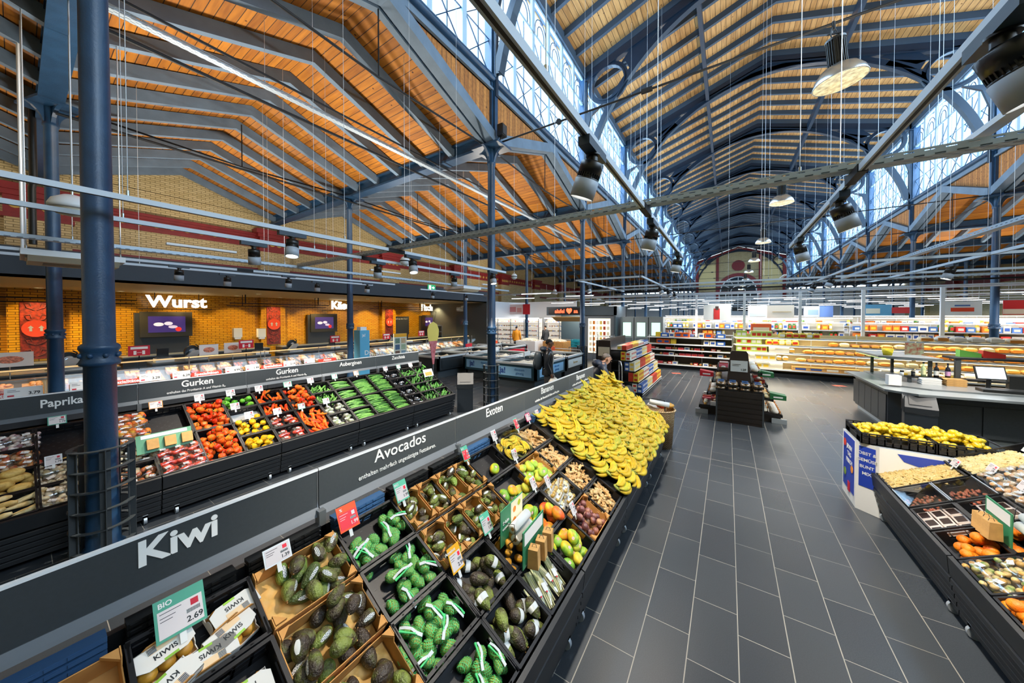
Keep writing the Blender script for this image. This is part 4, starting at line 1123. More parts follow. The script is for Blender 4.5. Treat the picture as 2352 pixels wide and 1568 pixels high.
def pile(st, names, y0, y1, v0, v1, w, n, r, label, group, flat=.35, az=None, jit=.5, order=None, layers=3, cat=None, lift=.85, scale=(.93, 1.07), spinx=True, sq=1.0):
    """settle n fruits of radius r inside a cell; w = height of the support above the rim plane (negative)"""
    pts = []; tries = 0; out = []
    while len(pts) < n and tries < 9000:
        tries += 1
        y = rnd.uniform(y0 + r * .8, y1 - r * .8); v = v1 - r * .8 - abs(rnd.betavariate(1, 1.0 + (2.2 if jit > 1 else 0))) * (v1 - v0 - 1.6 * r)
        h = w + r * .8; near = [p for p in pts if ((p[0] - y) / sq) ** 2 + (p[1] - v) ** 2 < (2 * r * lift) ** 2]
        if near:
            m_ = max(p[2] for p in near); cnt = [p for p in near if p[2] > m_ - r * .6]
            if m_ > w + r * (.9 + 1.45 * (layers - 1)): continue
            if min(math.hypot((p[0] - y) / sq, p[1] - v) for p in near) < r * .62: continue
            h = m_ + r * 1.15
            if len(pts) < n * .55 and tries < 2500: continue
        pts.append((y, v, h))
    for y, v, h in pts:
        nm = rnd.choice(names)
        a = (rnd.uniform(0, 2 * pi) if az is None else R_(az[0]) + rnd.uniform(-az[1], az[1]))
        q = Matrix.Rotation(a, 4, 'Z') @ Matrix.Rotation(rnd.uniform(-flat, flat), 4, 'Y') @ (Matrix.Rotation(rnd.uniform(-.6, .6) if spinx is not True else rnd.uniform(-1.1, 1.1), 4, 'X'))
        s_ = rnd.uniform(*scale)
        M_ = st.M(y, v, h) @ q @ Matrix.Scale(s_, 4)
        out.append(PROTO[nm].put(M=M_, label=label, group=group))
    return out
# ================================================================ near stand contents
B_ = [-.59, -.19, .21, .61, 1.012, 1.412, 1.78, 2.165, 2.565, 2.965, 3.365]
V_ = [0, .3, .6, .9, 1.2]
def cell(i): return B_[i], B_[i + 1]
def vv(j, k=1): return V_[j] + .004, V_[j + k] - .004
rown = ['back row', 'second row', 'third row', 'front row']
# kiwi trays: white cardboard punnets printed KIWIS, in black crates
def kiwi_pack():
    t = thing('kiwi_pack', 'x', 'fruit box')
    L_, Wd, H_ = .17, .105, .075
    mb = MB()                                   # sleeve walls with arched top edge
    prof = [(-L_ / 2, 0), (L_ / 2, 0), (L_ / 2, H_ * .55), (L_ / 2 - .012, H_ * .7), (L_ / 2 - .04, H_ * 1.0), (-L_ / 2 + .04, H_ * 1.0), (-L_ / 2 + .012, H_ * .7), (-L_ / 2, H_ * .55)]
    mb.box(-L_ / 2, L_ / 2, -Wd / 2, -Wd / 2 + .003, 0, H_ * .62)
    mb.box(-L_ / 2, L_ / 2, Wd / 2 - .003, Wd / 2, 0, H_ * .25)
    for s in (-1, 1):
        x = s * (L_ / 2 - .0015)
        mb.prism([(-Wd / 2, 0), (Wd / 2, 0), (Wd / 2, H_ * .3), (Wd * .3, H_ * .3)] + [(-Wd * .02 + Wd * .28 * cos(R_(a)), H_ * .3 + H_ * .42 * sin(R_(a))) for a in range(0, 181, 30)] + [(-Wd / 2, H_ * .3)], x - .0015, x + .0015, 'YZ')
    mb.prism([(-L_ / 2, -Wd / 2), (L_ / 2, -Wd / 2), (L_ / 2, Wd * .12), (L_ / 2 - .03, Wd * .3), (-L_ / 2 + .03, Wd * .3), (-L_ / 2, Wd * .12)], H_ - .003, H_, 'XY')
    mb.box(-L_ / 2, L_ / 2, -Wd / 2, -Wd / 2 + .003, H_ * .5, H_)
    mb.obj('sleeve', mat('kiwi_box_white', '#ece7df', .7), t)
    k = MB(); k.box(-L_ / 2 + .002, L_ / 2 - .002, -Wd / 2 + .002, Wd / 2 - .002, .001, .004); k.prism([(-L_ / 2 + .03, H_ - .006), (L_ / 2 - .03, H_ - .006), (L_ / 2 - .045, H_ + .012), (-L_ / 2 + .045, H_ + .012)], -Wd / 2 - .002, -Wd / 2 + .002, 'XZ')
    k.obj('kraft_lining', M_card, t)
    for i, x in enumerate((-.052, 0, .052)): o = MB().ell((0, 0, 0), (.027, .034, .025), 12, 8).obj('kiwi_fruit', M_kiwi, t, (x, .016, .03))
    lettering('KIWIS', .026, M_ink, t, (0, .0, H_ + .0006), (0, 0, pi), bold=.02, ext=.0003)
    MB().box(-.04, .04, -.048, -.02, H_ + .0002, H_ + .0008).obj('print', mat('kiwi_print_cream', '#f3d3a8', .6), t)
    MB().box(-.03, .012, .022, .032, H_ + .0002, H_ + .0008).obj('print', mat('kiwi_print_green', '#8dbb3c', .6), t)
    MB().box(.018, .042, -.046, -.022, H_ + .001, H_ + .0014).obj('barcode', brick('barcode', '#ffffff', '#ffffff', '#20242a', .003, .1, 'XY', .0012, .5, 0), t)
    return t
kp = Used(kiwi_pack())
for j in range(4): put_crate(SN, *cell(2), *vv(j), f'black crate of kiwi packs, {rown[j]} of the near stand')
spots = [(.53, .085, .03, 3.3, 'white Kiwis pack at the top right of the kiwi crate, upright print'), (.50, .19, .03, .28, 'white Kiwis pack with upside-down print, right of the kiwi crate'),
         (.31, .11, .03, .15, 'white Kiwis pack with upside-down print below the green BIO price sign'), (.42, .21, .03, 3.15, 'white Kiwis pack in the middle of the kiwi crate, upright print'), (.29, .235, .07, 3.5, 'white Kiwis pack tilted at the lower left of the kiwi crate'),
         (.48, .42, .03, 3.1, 'white Kiwis pack in the second kiwi crate, at the bottom edge'), (.32, .5, .03, 3.0, 'white Kiwis pack hidden low in the second kiwi crate')]
for y, v, w, a, lab in spots: kp.put(M=SN.M(y, v, w - .12) @ Matrix.Rotation(a, 4, 'Z'), label=lab, group='Kiwis packs in the black crates')
# golden kiwis in cardboard
for j in range(3):
    card_box(SN, *cell(1), *vv(j), f'cardboard box of golden kiwis left of the kiwi packs, {rown[j]}')
    pile(SN, ['pot'], *cell(1), *vv(j), -.1, 9, .045, 'golden yellow fruit lying in the cardboard box at the bottom left', 'golden fruit in the left cardboard boxes', scale=(.72, .82), layers=2)
# loose avocados in cardboard
for j in range(4): card_box(SN, *cell(3), *vv(j), f'wide cardboard box of loose avocados, {rown[j]}')
M_tray = mat('moulded_tray', '#dcae62', .6, var=.15, vs=18)
for j in (0, 1, 2, 3):
    mb = MB(); nx, ny = 24, 18; y0, y1 = B_[3] + .02, B_[4] - .02; v0, v1 = V_[j] + .015, V_[j + 1] - .015; vs = []
    for a in range(nx + 1):
        for b in range(ny + 1):
            p = SN.P(y0 + (y1 - y0) * a / nx, v0 + (v1 - v0) * b / ny, -.1 + .012 * sin(a * 1.3) * sin(b * 1.25)); vs.append(p)
    mb.add(vs, [(a * (ny + 1) + b, a * (ny + 1) + b + 1, (a + 1) * (ny + 1) + b + 1, (a + 1) * (ny + 1) + b) for a in range(nx) for b in range(ny)], smooth=True)
    tag(mb.obj('pulp_tray', M_tray), f'golden moulded pulp tray under the avocados, {rown[j]}', 'tray')
pile(SN, ["avo0", "avo2", "avo0", "avo1"], B_[3] + .1, B_[4], *vv(0), -.095, 16, .037, 'loose avocado in the topmost wide cardboard box, many with white stickers', 'avocados in the topmost wide box', layers=1, lift=.96)
pile(SN, ['avo0', 'avo1', 'avo3', 'avo1'], *cell(3), *vv(1), -.095, 22, .038, 'loose dark avocado in the middle wide cardboard box', 'avocados in the middle wide box', layers=2, lift=.95)
pile(SN, ['avo0', 'avo1', 'avo2', 'avo1'], *cell(3), *vv(2), -.095, 14, .038, 'loose avocado in the wide cardboard box at the bottom edge', 'avocados in the lowest wide box', layers=1, lift=.95)
pile(SN, ['avo1', 'avo3'], *cell(3), *vv(3), -.095, 12, .038, 'loose avocado in the front wide cardboard box', 'avocados in the front wide box', layers=1)
# netted avocados
def net_mat():
    m = bpy.data.materials.new('green_netting'); m.use_nodes = True; nt = m.node_tree; N, L = nt.nodes, nt.links
    b = N['Principled BSDF']; b.inputs['Base Color'].default_value = (*lin('#4cb56a'), 1); b.inputs['Roughness'].default_value = .4
    tc = N.new('ShaderNodeTexCoord'); s = N.new('ShaderNodeSeparateXYZ'); L.new(tc.outputs['Object'], s.inputs[0])
    def M(op, a, bb=None):
        n = N.new('ShaderNodeMath'); n.operation = op
        for i, q in enumerate((a, bb)):
            if q is None: continue
            if isinstance(q, (int, float)): n.inputs[i].default_value = q
            else: L.new(q, n.inputs[i])
        return n.outputs[0]
    yz = M('ADD', s.outputs[1], M('MULTIPLY', s.outputs[2], .6))
    l1 = M('GREATER_THAN', M('FRACT', M('MULTIPLY', M('ADD', s.outputs[0], yz), 62)), .8)
    l2 = M('GREATER_THAN', M('FRACT', M('MULTIPLY', M('SUBTRACT', s.outputs[0], yz), 62)), .8)
    L.new(M('MAXIMUM', l1, l2), b.inputs['Alpha'])
    return m
M_net = net_mat()
def net_bag(seed):
    r = random.Random(seed); t = thing('avocado_net', 'x', 'net of avocados')
    for i, (x, y, z) in enumerate(((-.05, -.025, .03), (.05, -.03, .03), (-.045, .045, .03), (.052, .04, .032), (0, .0, .075))):
        M_ = Matrix.Translation((x, y, z)) @ Matrix.Rotation(r.uniform(0, 6), 4, 'Z') @ Matrix.Rotation(r.uniform(-.4, .4), 4, 'Y')
        o = MB().lathe(avo_prof(.085, .031, .4), 14, axis=0).obj('avocado', M_avon, t); o.matrix_local = M_
        n_ = MB().lathe(avo_prof(.092, .0335, .35), 14, axis=0).obj('net_cover', M_net, o)
    MB().tube([(0, 0, .105), (.0, .02, .112), (.01, .06, .1), (.02, .085, .085)], 0, 6, rad=[.008, .004, .005, .008]).obj('net_knot', mat('net_twist', '#49c174', .5), t)
    lb = MB(); pts = [(0, 0, .113), (.02, .03, .112), (.03, .06, .1), (.035, .085, .085)]
    for (a, b2) in zip(pts, pts[1:]): lb.bar(a, b2, .013, .0012, up=(0, 0, 1))
    lb.bar((-.005, -.03, .104), (0, 0, .113), .016, .0012, up=(0, 0, 1)); lb.obj('paper_label', M_lcdw, t)
    return t
nets = [Used(net_bag(i)) for i in (1, 2)]
netpos = {0: [(1.13, .17), (1.26, .2), (1.11, .24), (1.35, .13)], 1: [(1.3, .37), (1.33, .48), (1.17, .53), (1.24, .44)], 2: [(1.1, .72), (1.22, .68), (1.33, .74), (1.2, .81), (1.09, .83)], 3: [(1.28, 1.03), (1.36, 1.1), (1.2, 1.12)]}
for j, L_ in netpos.items():
    put_crate(SN, *cell(4), *vv(j), f'black crate of green netted avocados, {rown[j]}')
    for q, (y, v) in enumerate(L_):
        nets[q % 2].put(M=SN.M(y, v, -.118 + .02 * (q % 2)) @ Matrix.Rotation(rnd.uniform(0, 6), 4, 'Z'), label=f'green net bag of avocados in the {rown[j]} crate of nets', group=f'net bags in the {rown[j]} crate')
# small boxed avocados: 4 x 2 narrow boxes
w0, w1 = B_[5], B_[7]
cols_ = [w0 + (w1 - w0) * i / 4 for i in range(5)]
for j in range(2):
    put_crate(SN, B_[5], B_[6], *vv(j), f'black crate carrying small avocado boxes, {rown[j]}, nearer', w=-.02)
    put_crate(SN, B_[6], B_[7], *vv(j), f'black crate carrying small avocado boxes, {rown[j]}, farther', w=-.02)
    for i in range(4):
        pos = ['first', 'second', 'third', 'fourth'][i]
        card_box(SN, cols_[i], cols_[i + 1], V_[j] + .01, V_[j + 1] - .01, f'narrow cardboard box of small avocados, {rown[j]}, {pos} along', w=.02, h=.105)
        pile(SN, ['avos', 'avos', 'avos2', 'avos'], cols_[i] + .004, cols_[i + 1] - .004, V_[j] + (.06 if rnd.random() < .5 else .02), V_[j + 1] - .015, -.08, 11, .029, f'small avocado in the {pos} narrow box of the {rown[j]}', f'small avocados {j}{i}'.replace('00', ' of the nearest box') if False else f'small avocados in the {pos} narrow box, {rown[j]}', layers=2, lift=.9)
# single avocados with paper bands
def band(o, L_=.125):
    pr = avo_prof(L_, .0398, .55, 24)
    vs = []
    for i in (10, 11, 12, 13, 14):
        r, z = pr[i]
        for j in range(17): a = -1.9 + 3.8 * j / 16; vs.append((z, (r + .001) * sin(a), (r + .001) * cos(a)))
    return MB().add(vs, [(i * 17 + j, i * 17 + j + 1, (i + 1) * 17 + j + 1, (i + 1) * 17 + j) for i in range(4) for j in range(16)], smooth=True).obj('paper_band', M_lcdw, o)
ab = mk_avo(.125, .039, .55, M_avo, 0); band(ab); tag(ab, 'x', 'avocado'); PROTO['avoband'] = Used(ab)
for j in (2, 3):
    put_crate(SN, *cell(5), *vv(j), f'black crate of large banded avocados, {rown[j]}')
    pile(SN, ['avoband', 'avoband', 'avob'], *cell(5), *vv(j), -.118, 13, .04, f'large ripe avocado with a white paper band, {rown[j]} crate', f'banded avocados, {rown[j]}', layers=2, lift=.93, az=(90, 1.2))
# column 6: bag dispensers and lemongrass
put_crate(SN, *cell(6), *vv(2), 'black crate under the bag roll dispenser'); put_crate(SN, *cell(6), *vv(3), 'black crate of bagged lemongrass, front row')
pile(SN, ['kiwi'], *cell(6), *vv(2), -.118, 14, .03, 'small orange fruit in the crate under the bag rolls', 'small fruit under the bag rolls')
def lemongrass():
    t = thing('lemongrass_bag', 'x', 'bag of lemongrass'); m = skin('lemongrass_stalk', ['#e9e6b8', '#d9dc96', '#f0ead0'], 1, 0, 10, .5)
    for i in range(4): MB().tube([(-.13, -.022 + .014 * i, .012), (0, -.02 + .014 * i, .014), (.12, -.024 + .015 * i, .012)], 0, 7, rad=[.008, .006, .004]).obj('stalk', m, t)
    MB().ell((0, 0, .012), (.145, .042, .018), 16, 6, fn=lambda p: Vector((p.x, p.y, p.z + .12 * sin(p.x * 17) * cos(p.y * 9)))).obj('film', M_film, t)
    MB().box(-.02, .03, -.018, .018, .031, .032).obj('label', M_lcdw, t); MB().cyl((.035, 0, .0315), (.035, 0, .0325), .006, n=10).obj('seal', M_wred, t)
    return t
lg = Used(lemongrass())
for i in range(7): lg.put(M=SN.M(1.83 + .05 * i, 1.05 + .01 * (i % 3), -.11 + .016 * (i % 3)) @ Matrix.Rotation(R_(78) + rnd.uniform(-.25, .25), 4, 'Z'), label='clear bag of lemongrass stalks in the front crate beside the aisle', group='bags of lemongrass')
# mangoes
put_crate(SN, *cell(7), *vv(0), 'nearly empty black crate holding a single mango, back row')
PROTO['mango'].put(M=SN.M(2.42, .2, -.075) @ Matrix.Rotation(.6, 4, 'Z'), label='single mango lying alone in the empty back crate')
for j, nn, nm in ((1, 9, ['mango', 'mangog', 'mangog']), (2, 11, ['mango', 'mango']), (3, 11, ['mango', 'mangog'])):
    put_crate(SN, *cell(7), *vv(j), f'black crate of mangoes, {rown[j]}')
    pile(SN, nm, *cell(7), *(vv(j) if j > 1 else (.38, .6)), -.118, nn, .043, f'yellow green mango in the {rown[j]} crate', f'mangoes in the {rown[j]} crate', layers=2, lift=.93)
# column 8: baby bananas, green mangoes, physalis packs, passion fruit
def card_w(st, *a, **k): return card_box(st, *a, **k)
put_crate(SN, *cell(8), *vv(0), 'black crate lined with film under the baby bananas')
for i in range(10):
    PROTO[f'ban{i % 3}'].put(M=SN.M(2.62 + .065 * (i % 5), .09 + .11 * (i // 5), -.02 + .025 * (i % 2)) @ Matrix.Rotation(rnd.uniform(0, 6), 4, 'Z') @ Matrix.Scale(.62, 4), label='small hand of baby bananas in the film-lined back crate', group='baby banana hands')
vs = []; n = 28
mb = MB()
for i in range(n):
    a = 2 * pi * i / n
    for k, (rr, ww) in enumerate(((.8, -.06), (.95, 0.01), (1.12, .05 + .015 * sin(i * 2.7)), (1.05, .075 + .02 * sin(i * 1.9)))):
        vs.append(SN.P(2.765 + .2 * rr * cos(a), .15 + .15 * rr * sin(a), ww))
mb.add(vs, [(i * 4 + k, ((i + 1) % n) * 4 + k, ((i + 1) % n) * 4 + k + 1, i * 4 + k + 1) for i in range(n) for k in range(3)], smooth=True)
tag(mb.obj('plastic_liner', film('liner_film', (.93, .95, .97), .3)), 'crumpled clear plastic liner round the baby bananas', 'plastic sheet')
card_box(SN, *cell(8), *vv(1), 'open cardboard box of green mangoes, second row')
pile(SN, ['mangog'], *cell(8), *vv(1), -.1, 12, .042, 'green mango in the open cardboard box behind the physalis', 'green mangoes in cardboard', layers=2, lift=.93)
put_crate(SN, *cell(8), *vv(2), 'black crate of film-wrapped physalis trays')
def physalis():
    t = thing('physalis_tray', 'x', 'fruit tray'); r = random.Random(5)
    MB().box(-.085, .085, -.06, .06, 0, .02).obj('tray', M_cardw, t)
    m = skin('physalis_husk', ['#d9b45a', '#e6c878', '#c99a3a'], 1.4, .2, 50, .6)
    for i in range(8): MB().ell((0, 0, 0), (.02, .018, .022), 8, 6).obj('physalis', m, t, (-.06 + .04 * (i % 4), -.028 + .055 * (i // 4), .032), (r.uniform(-.5, .5), r.uniform(-.5, .5), 0))
    MB().ell((0, 0, .03), (.09, .065, .035), 18, 8, fn=lambda p: Vector((max(-.9, min(.9, p.x * 1.2)), max(-.9, min(.9, p.y * 1.2)), p.z + .1 * sin(p.x * 14) * sin(p.y * 11)))).obj('film', M_film, t)
    MB().box(-.025, .025, -.015, .015, .064, .065).obj('label', mat('label_cream', '#f5edc0', .5), t)
    return t
ph = Used(physalis())
for i, (y, v, w) in enumerate(((2.67, .68, -.1), (2.85, .67, -.1), (2.68, .81, -.1), (2.86, .82, -.1), (2.7, .74, -.045), (2.86, .73, -.045))):
    ph.put(M=SN.M(y, v, w) @ Matrix.Rotation(.2 * (i % 3), 4, 'Z'), label='film-wrapped tray of physalis between the green mangoes and the passion fruit', group='physalis trays')
card_box(SN, *cell(8), *vv(3), 'dark lined box of passion fruit, front row')
pile(SN, ['pass'], *cell(8), *vv(3), -.1, 44, .028, 'purple brown passion fruit in the front row box', 'passion fruit', layers=3, lift=.9)
# ginger
for j in range(4):
    put_crate(SN, *cell(9), *vv(j), f'black crate of ginger roots, {rown[j]}')
    pile(SN, ['ging0', 'ging1', 'ging2'], *cell(9), *vv(j), -.1, 48, .024, f'pale ginger root in the {rown[j]} ginger crate', f'ginger roots, {rown[j]}', layers=4, lift=.8, flat=.3)
# bananas
nb = 0
for (ya, yb) in ((3.38, 4.2), (4.2, 5.05), (5.05, 5.9)):
    base_b = MB(); a, b2, c, d = SN.P(0, .02, -.1), SN.P(0, 1.18, -.1), SN.P(0, 1.18, -.03), SN.P(0, .02, .0)
    base_b.prism([(a.x, a.z), (b2.x, b2.z), (c.x, c.z), (d.x, d.z)], ya, yb)
    tag(base_b.obj('banana_rack', M_black), 'black padded rack under the bananas, ' + {3.38: 'beside the ginger', 4.2: 'middle piece', 5.05: 'end piece beside the basket'}[ya], 'rack')
def ban_w(y, v):
    h = .02 + .06 * min(1, max(0, (y - 3.4) / .8))
    h += .14 * max(0, (y - 4.3) / 1.6) * max(0, 1 - v / 1.0)
    return h
v = .03; row = 0
while v < 1.2:
    y = 3.48 + (.09 if row % 2 else 0)
    while y < 5.9 - .0 * row:
        yy2 = y + rnd.uniform(-.02, .02); v2 = v + rnd.uniform(-.015, .015)
        rot = rnd.uniform(-.35, .35) + (pi if False else 0)
        fl = rnd.random() < .4
        M_ = SN.M(yy2, v2, ban_w(yy2, v2)) @ Matrix.Rotation(rot, 4, 'Z') @ Matrix.Rotation(R_(-14) + rnd.uniform(-.15, .15), 4, 'X') @ (Matrix.Scale(-1, 4, Vector((1, 0, 0))) if fl else Matrix.Identity(4)) @ Matrix.Scale(rnd.uniform(1.25, 1.42), 4)
        where = 'near the ginger' if y < 4.2 else ('in the middle of the heap' if y < 5.1 else 'at the far end of the heap')
        PROTO[f'ban{nb % 3}'].put(M=M_, label=f'hand of ripe yellow bananas {where}', group=f'banana hands {where}'); nb += 1
        y += .205
    v += .138; row += 1
for q, (y, v, w) in enumerate(((5.72, .1, .3), (5.62, .2, .24), (5.8, .22, .2), (5.5, .12, .22))):
    PROTO[f'ban{q % 3}'].put(M=SN.M(y, v, w) @ Matrix.Rotation(q * 1.3, 4, 'Z') @ Matrix.Rotation(R_(-40), 4, 'X'), label=f'hand of bananas piled on top of the heap before the crouching man', group='banana hands on the top')
# ================================================================ far stand contents
FB = lambda k: (-.3 + .4 * k, .1 + .4 * k)
def fc(k, j, n, lab): put_crate(SF, *FB(k), V_[j] + .003, V_[j + n] - .003, lab)
LF = 'left produce stand'
def bagp(name, cols, r=.03, n=9, L_=.13, m=None):
    """clear bag with its contents showing"""
    t = thing('produce_bag', 'x', 'bag of produce'); rr = random.Random(n * 7)
    mm = m or skin(name, cols, 1.2, .1, 40, .4)
    for i in range(n): MB().ell((0, 0, 0), (r * rr.uniform(.9, 1.3), r, r * .9), 9, 6).obj('produce', mm, t, (rr.uniform(-L_ * .6, L_ * .6), rr.uniform(-L_ * .4, L_ * .4), r + rr.uniform(0, .02)), (0, 0, rr.uniform(0, 3)))
    MB().ell((0, 0, r), (L_ * .85, L_ * .62, r * 1.9), 20, 8, fn=lambda p: Vector((p.x * (1 + .06 * sin(p.y * 13)), p.y * (1 + .08 * sin(p.x * 11)), p.z + .12 * sin(p.x * 15) * sin(p.y * 12)))).obj('film', M_film, t)
    MB().box(-.03, .02, -.02, .012, r * 2.85, r * 2.87).obj('label', M_lcdw, t)
    return Used(t)
def bags(u, st, y0, y1, v0, v1, w, nx, ny, label, group, lay=1, s=1.0):
    for l in range(lay):
        for i in range(nx):
            for j in range(ny):
                u.put(M=st.M(y0 + (y1 - y0) * (i + .5) / nx + rnd.uniform(-.01, .01), v0 + (v1 - v0) * (j + .5) / ny + rnd.uniform(-.008, .008), w + .05 * l) @ Matrix.Rotation(rnd.uniform(-.5, .5), 4, 'Z') @ Matrix.Scale(s, 4), label=label, group=group)
B_gar = bagp('garlic_white', ['#e9e2d8', '#d9c8c4', '#9a6a7c'], .022, 10); B_mix = bagp('mixed_veg', ['#e8d8b0', '#d98a3a', '#c8472a'], .024, 9)
B_mush = bagp('mushroom_white', ['#efe6d2', '#dccfae', '#cbb68a'], .022, 11); B_opep = bagp('orange_bagged', ['#f5b52c', '#f08a24', '#d9421c'], .033, 6)
B_rpep = bagp('red_bagged', ['#c41f14', '#e03a20', '#e8602a'], .03, 7); B_caul = bagp('cauliflower', ['#f0eedc', '#dfe3c4', '#a8bb7c'], .034, 7); B_dark = bagp('aubergine_dark', ['#3a3a44', '#8f93a0', '#c9ccd4'], .02, 10)
# k0
for j, (u, txt) in enumerate(((B_gar, 'silver bags of garlic at the left edge'), (B_mix, 'clear bags of soup vegetables at the left edge'))):
    fc(0, j, 1, f'black crate of {txt}'); bags(u, SF, *FB(0), *vv(j), -.11, 3, 2, f'clear bag in the crate of {txt}', f'bags in the crate of {txt}', 2)
for j, (nm, txt, n) in enumerate((('pot', 'yellow sweet potatoes', 16), ('pars', 'pale parsnips', 16))):
    fc(0, j + 2, 1, f'black crate of {txt} at the left edge'); pile(SF, [nm], *FB(0), *vv(j + 2), -.105, n, .042 if nm == 'pot' else .032, f'one of the {txt} at the left edge of the {LF}', txt, az=(10, .5), sq=1.6 if nm == 'pot' else 2.2, layers=3)
# extra column left of the frame edge
for j in range(4): fc(-1, j, 1, f'black crate cut by the left edge of the picture, {rown[j]}')
for j in range(4): bags((B_gar, B_mix, B_mush, B_mush)[j], SF, -.68, -.32, *vv(j), -.11, 3, 2, f'clear bag in the crate cut by the left edge, {rown[j]}', f'bags cut by the left edge, {rown[j]}')
fc(1, 0, 2, 'large empty black crate left of the nearest column'); 
PROTO['pot'].put(M=SF.M(.32, .55, -.09) @ Matrix.Scale(1.5, 4), label='lone orange squash at the bottom of the large empty crate'); 
for j in (2, 3): fc(1, j, 1, f'black crate of bagged mushrooms, {rown[j]}'); bags(B_mush, SF, *FB(1), *vv(j), -.11, 3, 2, f'clear bag of pale mushrooms, {rown[j]} beside the nearest column', f'mushroom bags, {rown[j]}', 2)
fc(2, 0, 2, 'large black crate of bagged yellow and orange peppers'); bags(B_opep, SF, *FB(2), .02, .6, -.11, 3, 4, 'clear bag of yellow and orange peppers right of the nearest column', 'bags of orange peppers', 2)
for j in (2, 3): fc(2, j, 1, f'black crate of small vegetable packs, {rown[j]}'); bags((B_mush, B_mix)[j - 2], SF, *FB(2), *vv(j), -.11, 3, 2, f'small pale vegetable pack right of the nearest column, {rown[j]}', f'small vegetable packs, {rown[j]}')
fc(3, 0, 2, 'large empty black crate left of the red peppers'); fc(3, 2, 2, 'large black crate of bagged red peppers')
bags(B_rpep, SF, *FB(3), .75, 1.2, -.11, 3, 3, 'clear bag of red peppers in the front crate', 'bags of red peppers', 2)
for j in (0, 2): fc(4, j, 2, f'large black crate of loose red peppers, {"upper" if j == 0 else "lower"}'); pile(SF, ['redp'], *FB(4), *vv(j, 2), -.1, 42, .042, f'loose orange red pepper in the {"upper" if j == 0 else "lower"} large crate', f'red peppers, {"upper" if j == 0 else "lower"} crate', layers=3, flat=1.3, lift=.88)
fc(5, 0, 1, 'black crate of green peppers'); pile(SF, ['grnp'], *FB(5), *vv(0), -.1, 12, .042, 'green pepper in the back row crate', 'green peppers', layers=2, flat=1.2)
fc(5, 1, 1, 'black crate with white paper and one yellow pepper'); 
mb = MB(); q = [SF.P(1.71, .32, -.11), SF.P(2.09, .32, -.11), SF.P(2.09, .58, -.1), SF.P(1.71, .58, -.1)]; mb.quad(*q); tag(mb.obj('paper_liner', M_lcdw), 'white paper lining the crate with a single yellow pepper', 'paper')
PROTO['yelp'].put(M=SF.M(2.03, .5, -.06) @ Matrix.Rotation(1.4, 4, 'Y'), label='single yellow pepper on white paper'); PROTO['yelp'].put(M=SF.M(1.96, .54, -.065) @ Matrix.Rotation(1.2, 4, 'X'), label='second yellow pepper lying by the front edge of the paper lined crate')
for j in (2, 3): fc(5, j, 1, f'black crate of yellow peppers, {rown[j]}'); pile(SF, ['yelp'], *FB(5), *vv(j), -.1, 16, .042, f'yellow pepper in the {rown[j]} crate', f'yellow peppers, {rown[j]}', layers=2, flat=1.3, lift=.88)
for j in (0, 1): fc(6, j, 1, f'black crate of pointed red peppers, {rown[j]}'); pile(SF, ['point'], *FB(6), *vv(j), -.1, 22, .028, f'pointed red pepper in the narrow {rown[j]} crate', f'pointed peppers, {rown[j]}', layers=3, lift=.85, az=(80, .8), sq=1.0, scale=(.75, .95))
for j in (2, 3): fc(6, j, 1, f'black crate of bagged pointed peppers, {rown[j]}'); bags(B_rpep, SF, *FB(6), *vv(j), -.11, 2, 2, f'clear bag of red and white vegetables, {rown[j]}', f'bagged pointed peppers, {rown[j]}')
fc(7, 0, 2, 'large black crate of round red peppers beside the cucumbers'); pile(SF, ['redp'], *FB(7), *vv(0, 2), -.1, 36, .042, 'round red pepper in the crate beside the small cucumbers', 'red peppers beside the cucumbers', layers=3, flat=1.3)
fc(7, 2, 2, 'large black crate of long pointed red peppers'); pile(SF, ['point'], *FB(7), *vv(2, 2), -.1, 40, .03, 'long pointed red pepper in the large front crate', 'long pointed red peppers', layers=3, lift=.85, az=(95, .9), scale=(.95, 1.2))
for j in (0, 1): fc(8, j, 1, f'black crate of small cucumbers, {rown[j]}'); pile(SF, ['mini'], *FB(8), *vv(j), -.1, 34, .02, f'small green cucumber, {rown[j]}', f'small cucumbers, {rown[j]}', layers=4, az=(70, .7), sq=1.2, lift=.8)
for j in (2, 3): fc(8, j, 1, f'black crate of film-wrapped cauliflower, {rown[j]}'); bags(B_caul, SF, *FB(8), *vv(j), -.115, 2, 2, f'film-wrapped white and green cauliflower, {rown[j]}', f'wrapped cauliflower, {rown[j]}')
def rows_(nm, k, v0, v1, n, lab, grp, w=-.095, s=1.0, az=0, lay=1):
    for l in range(lay):
        for i in range(n):
            v = v0 + (v1 - v0) * (i + .5) / n
            PROTO[nm].put(M=SF.M(sum(FB(k)) / 2 + rnd.uniform(-.015, .015), v, w + .04 * l + rnd.uniform(0, .008)) @ Matrix.Rotation(R_(az) + rnd.uniform(-.16, .16), 4, 'Z') @ Matrix.Scale(s, 4), label=lab, group=grp)
for j in range(2): fc(9, j, 1, f'black crate of cucumbers left of the long cucumber crates, {rown[j]}'); rows_('cuc', 9, V_[j] + .03, V_[j + 1] - .02, 6, f'green cucumber in the {rown[j]} crate by the small cucumbers', f'cucumbers by the small ones, {rown[j]}', lay=2)
fc(9, 2, 1, 'black crate of short courgettes, third row'); fc(9, 3, 1, 'black crate of courgettes, front row')
for j in (2, 3): rows_('cuc', 9, V_[j] + .03, V_[j + 1] - .01, 7, f'green cucumber in the {rown[j]} crate beside the cauliflower', f'cucumbers beside the cauliflower, {rown[j]}', lay=2)
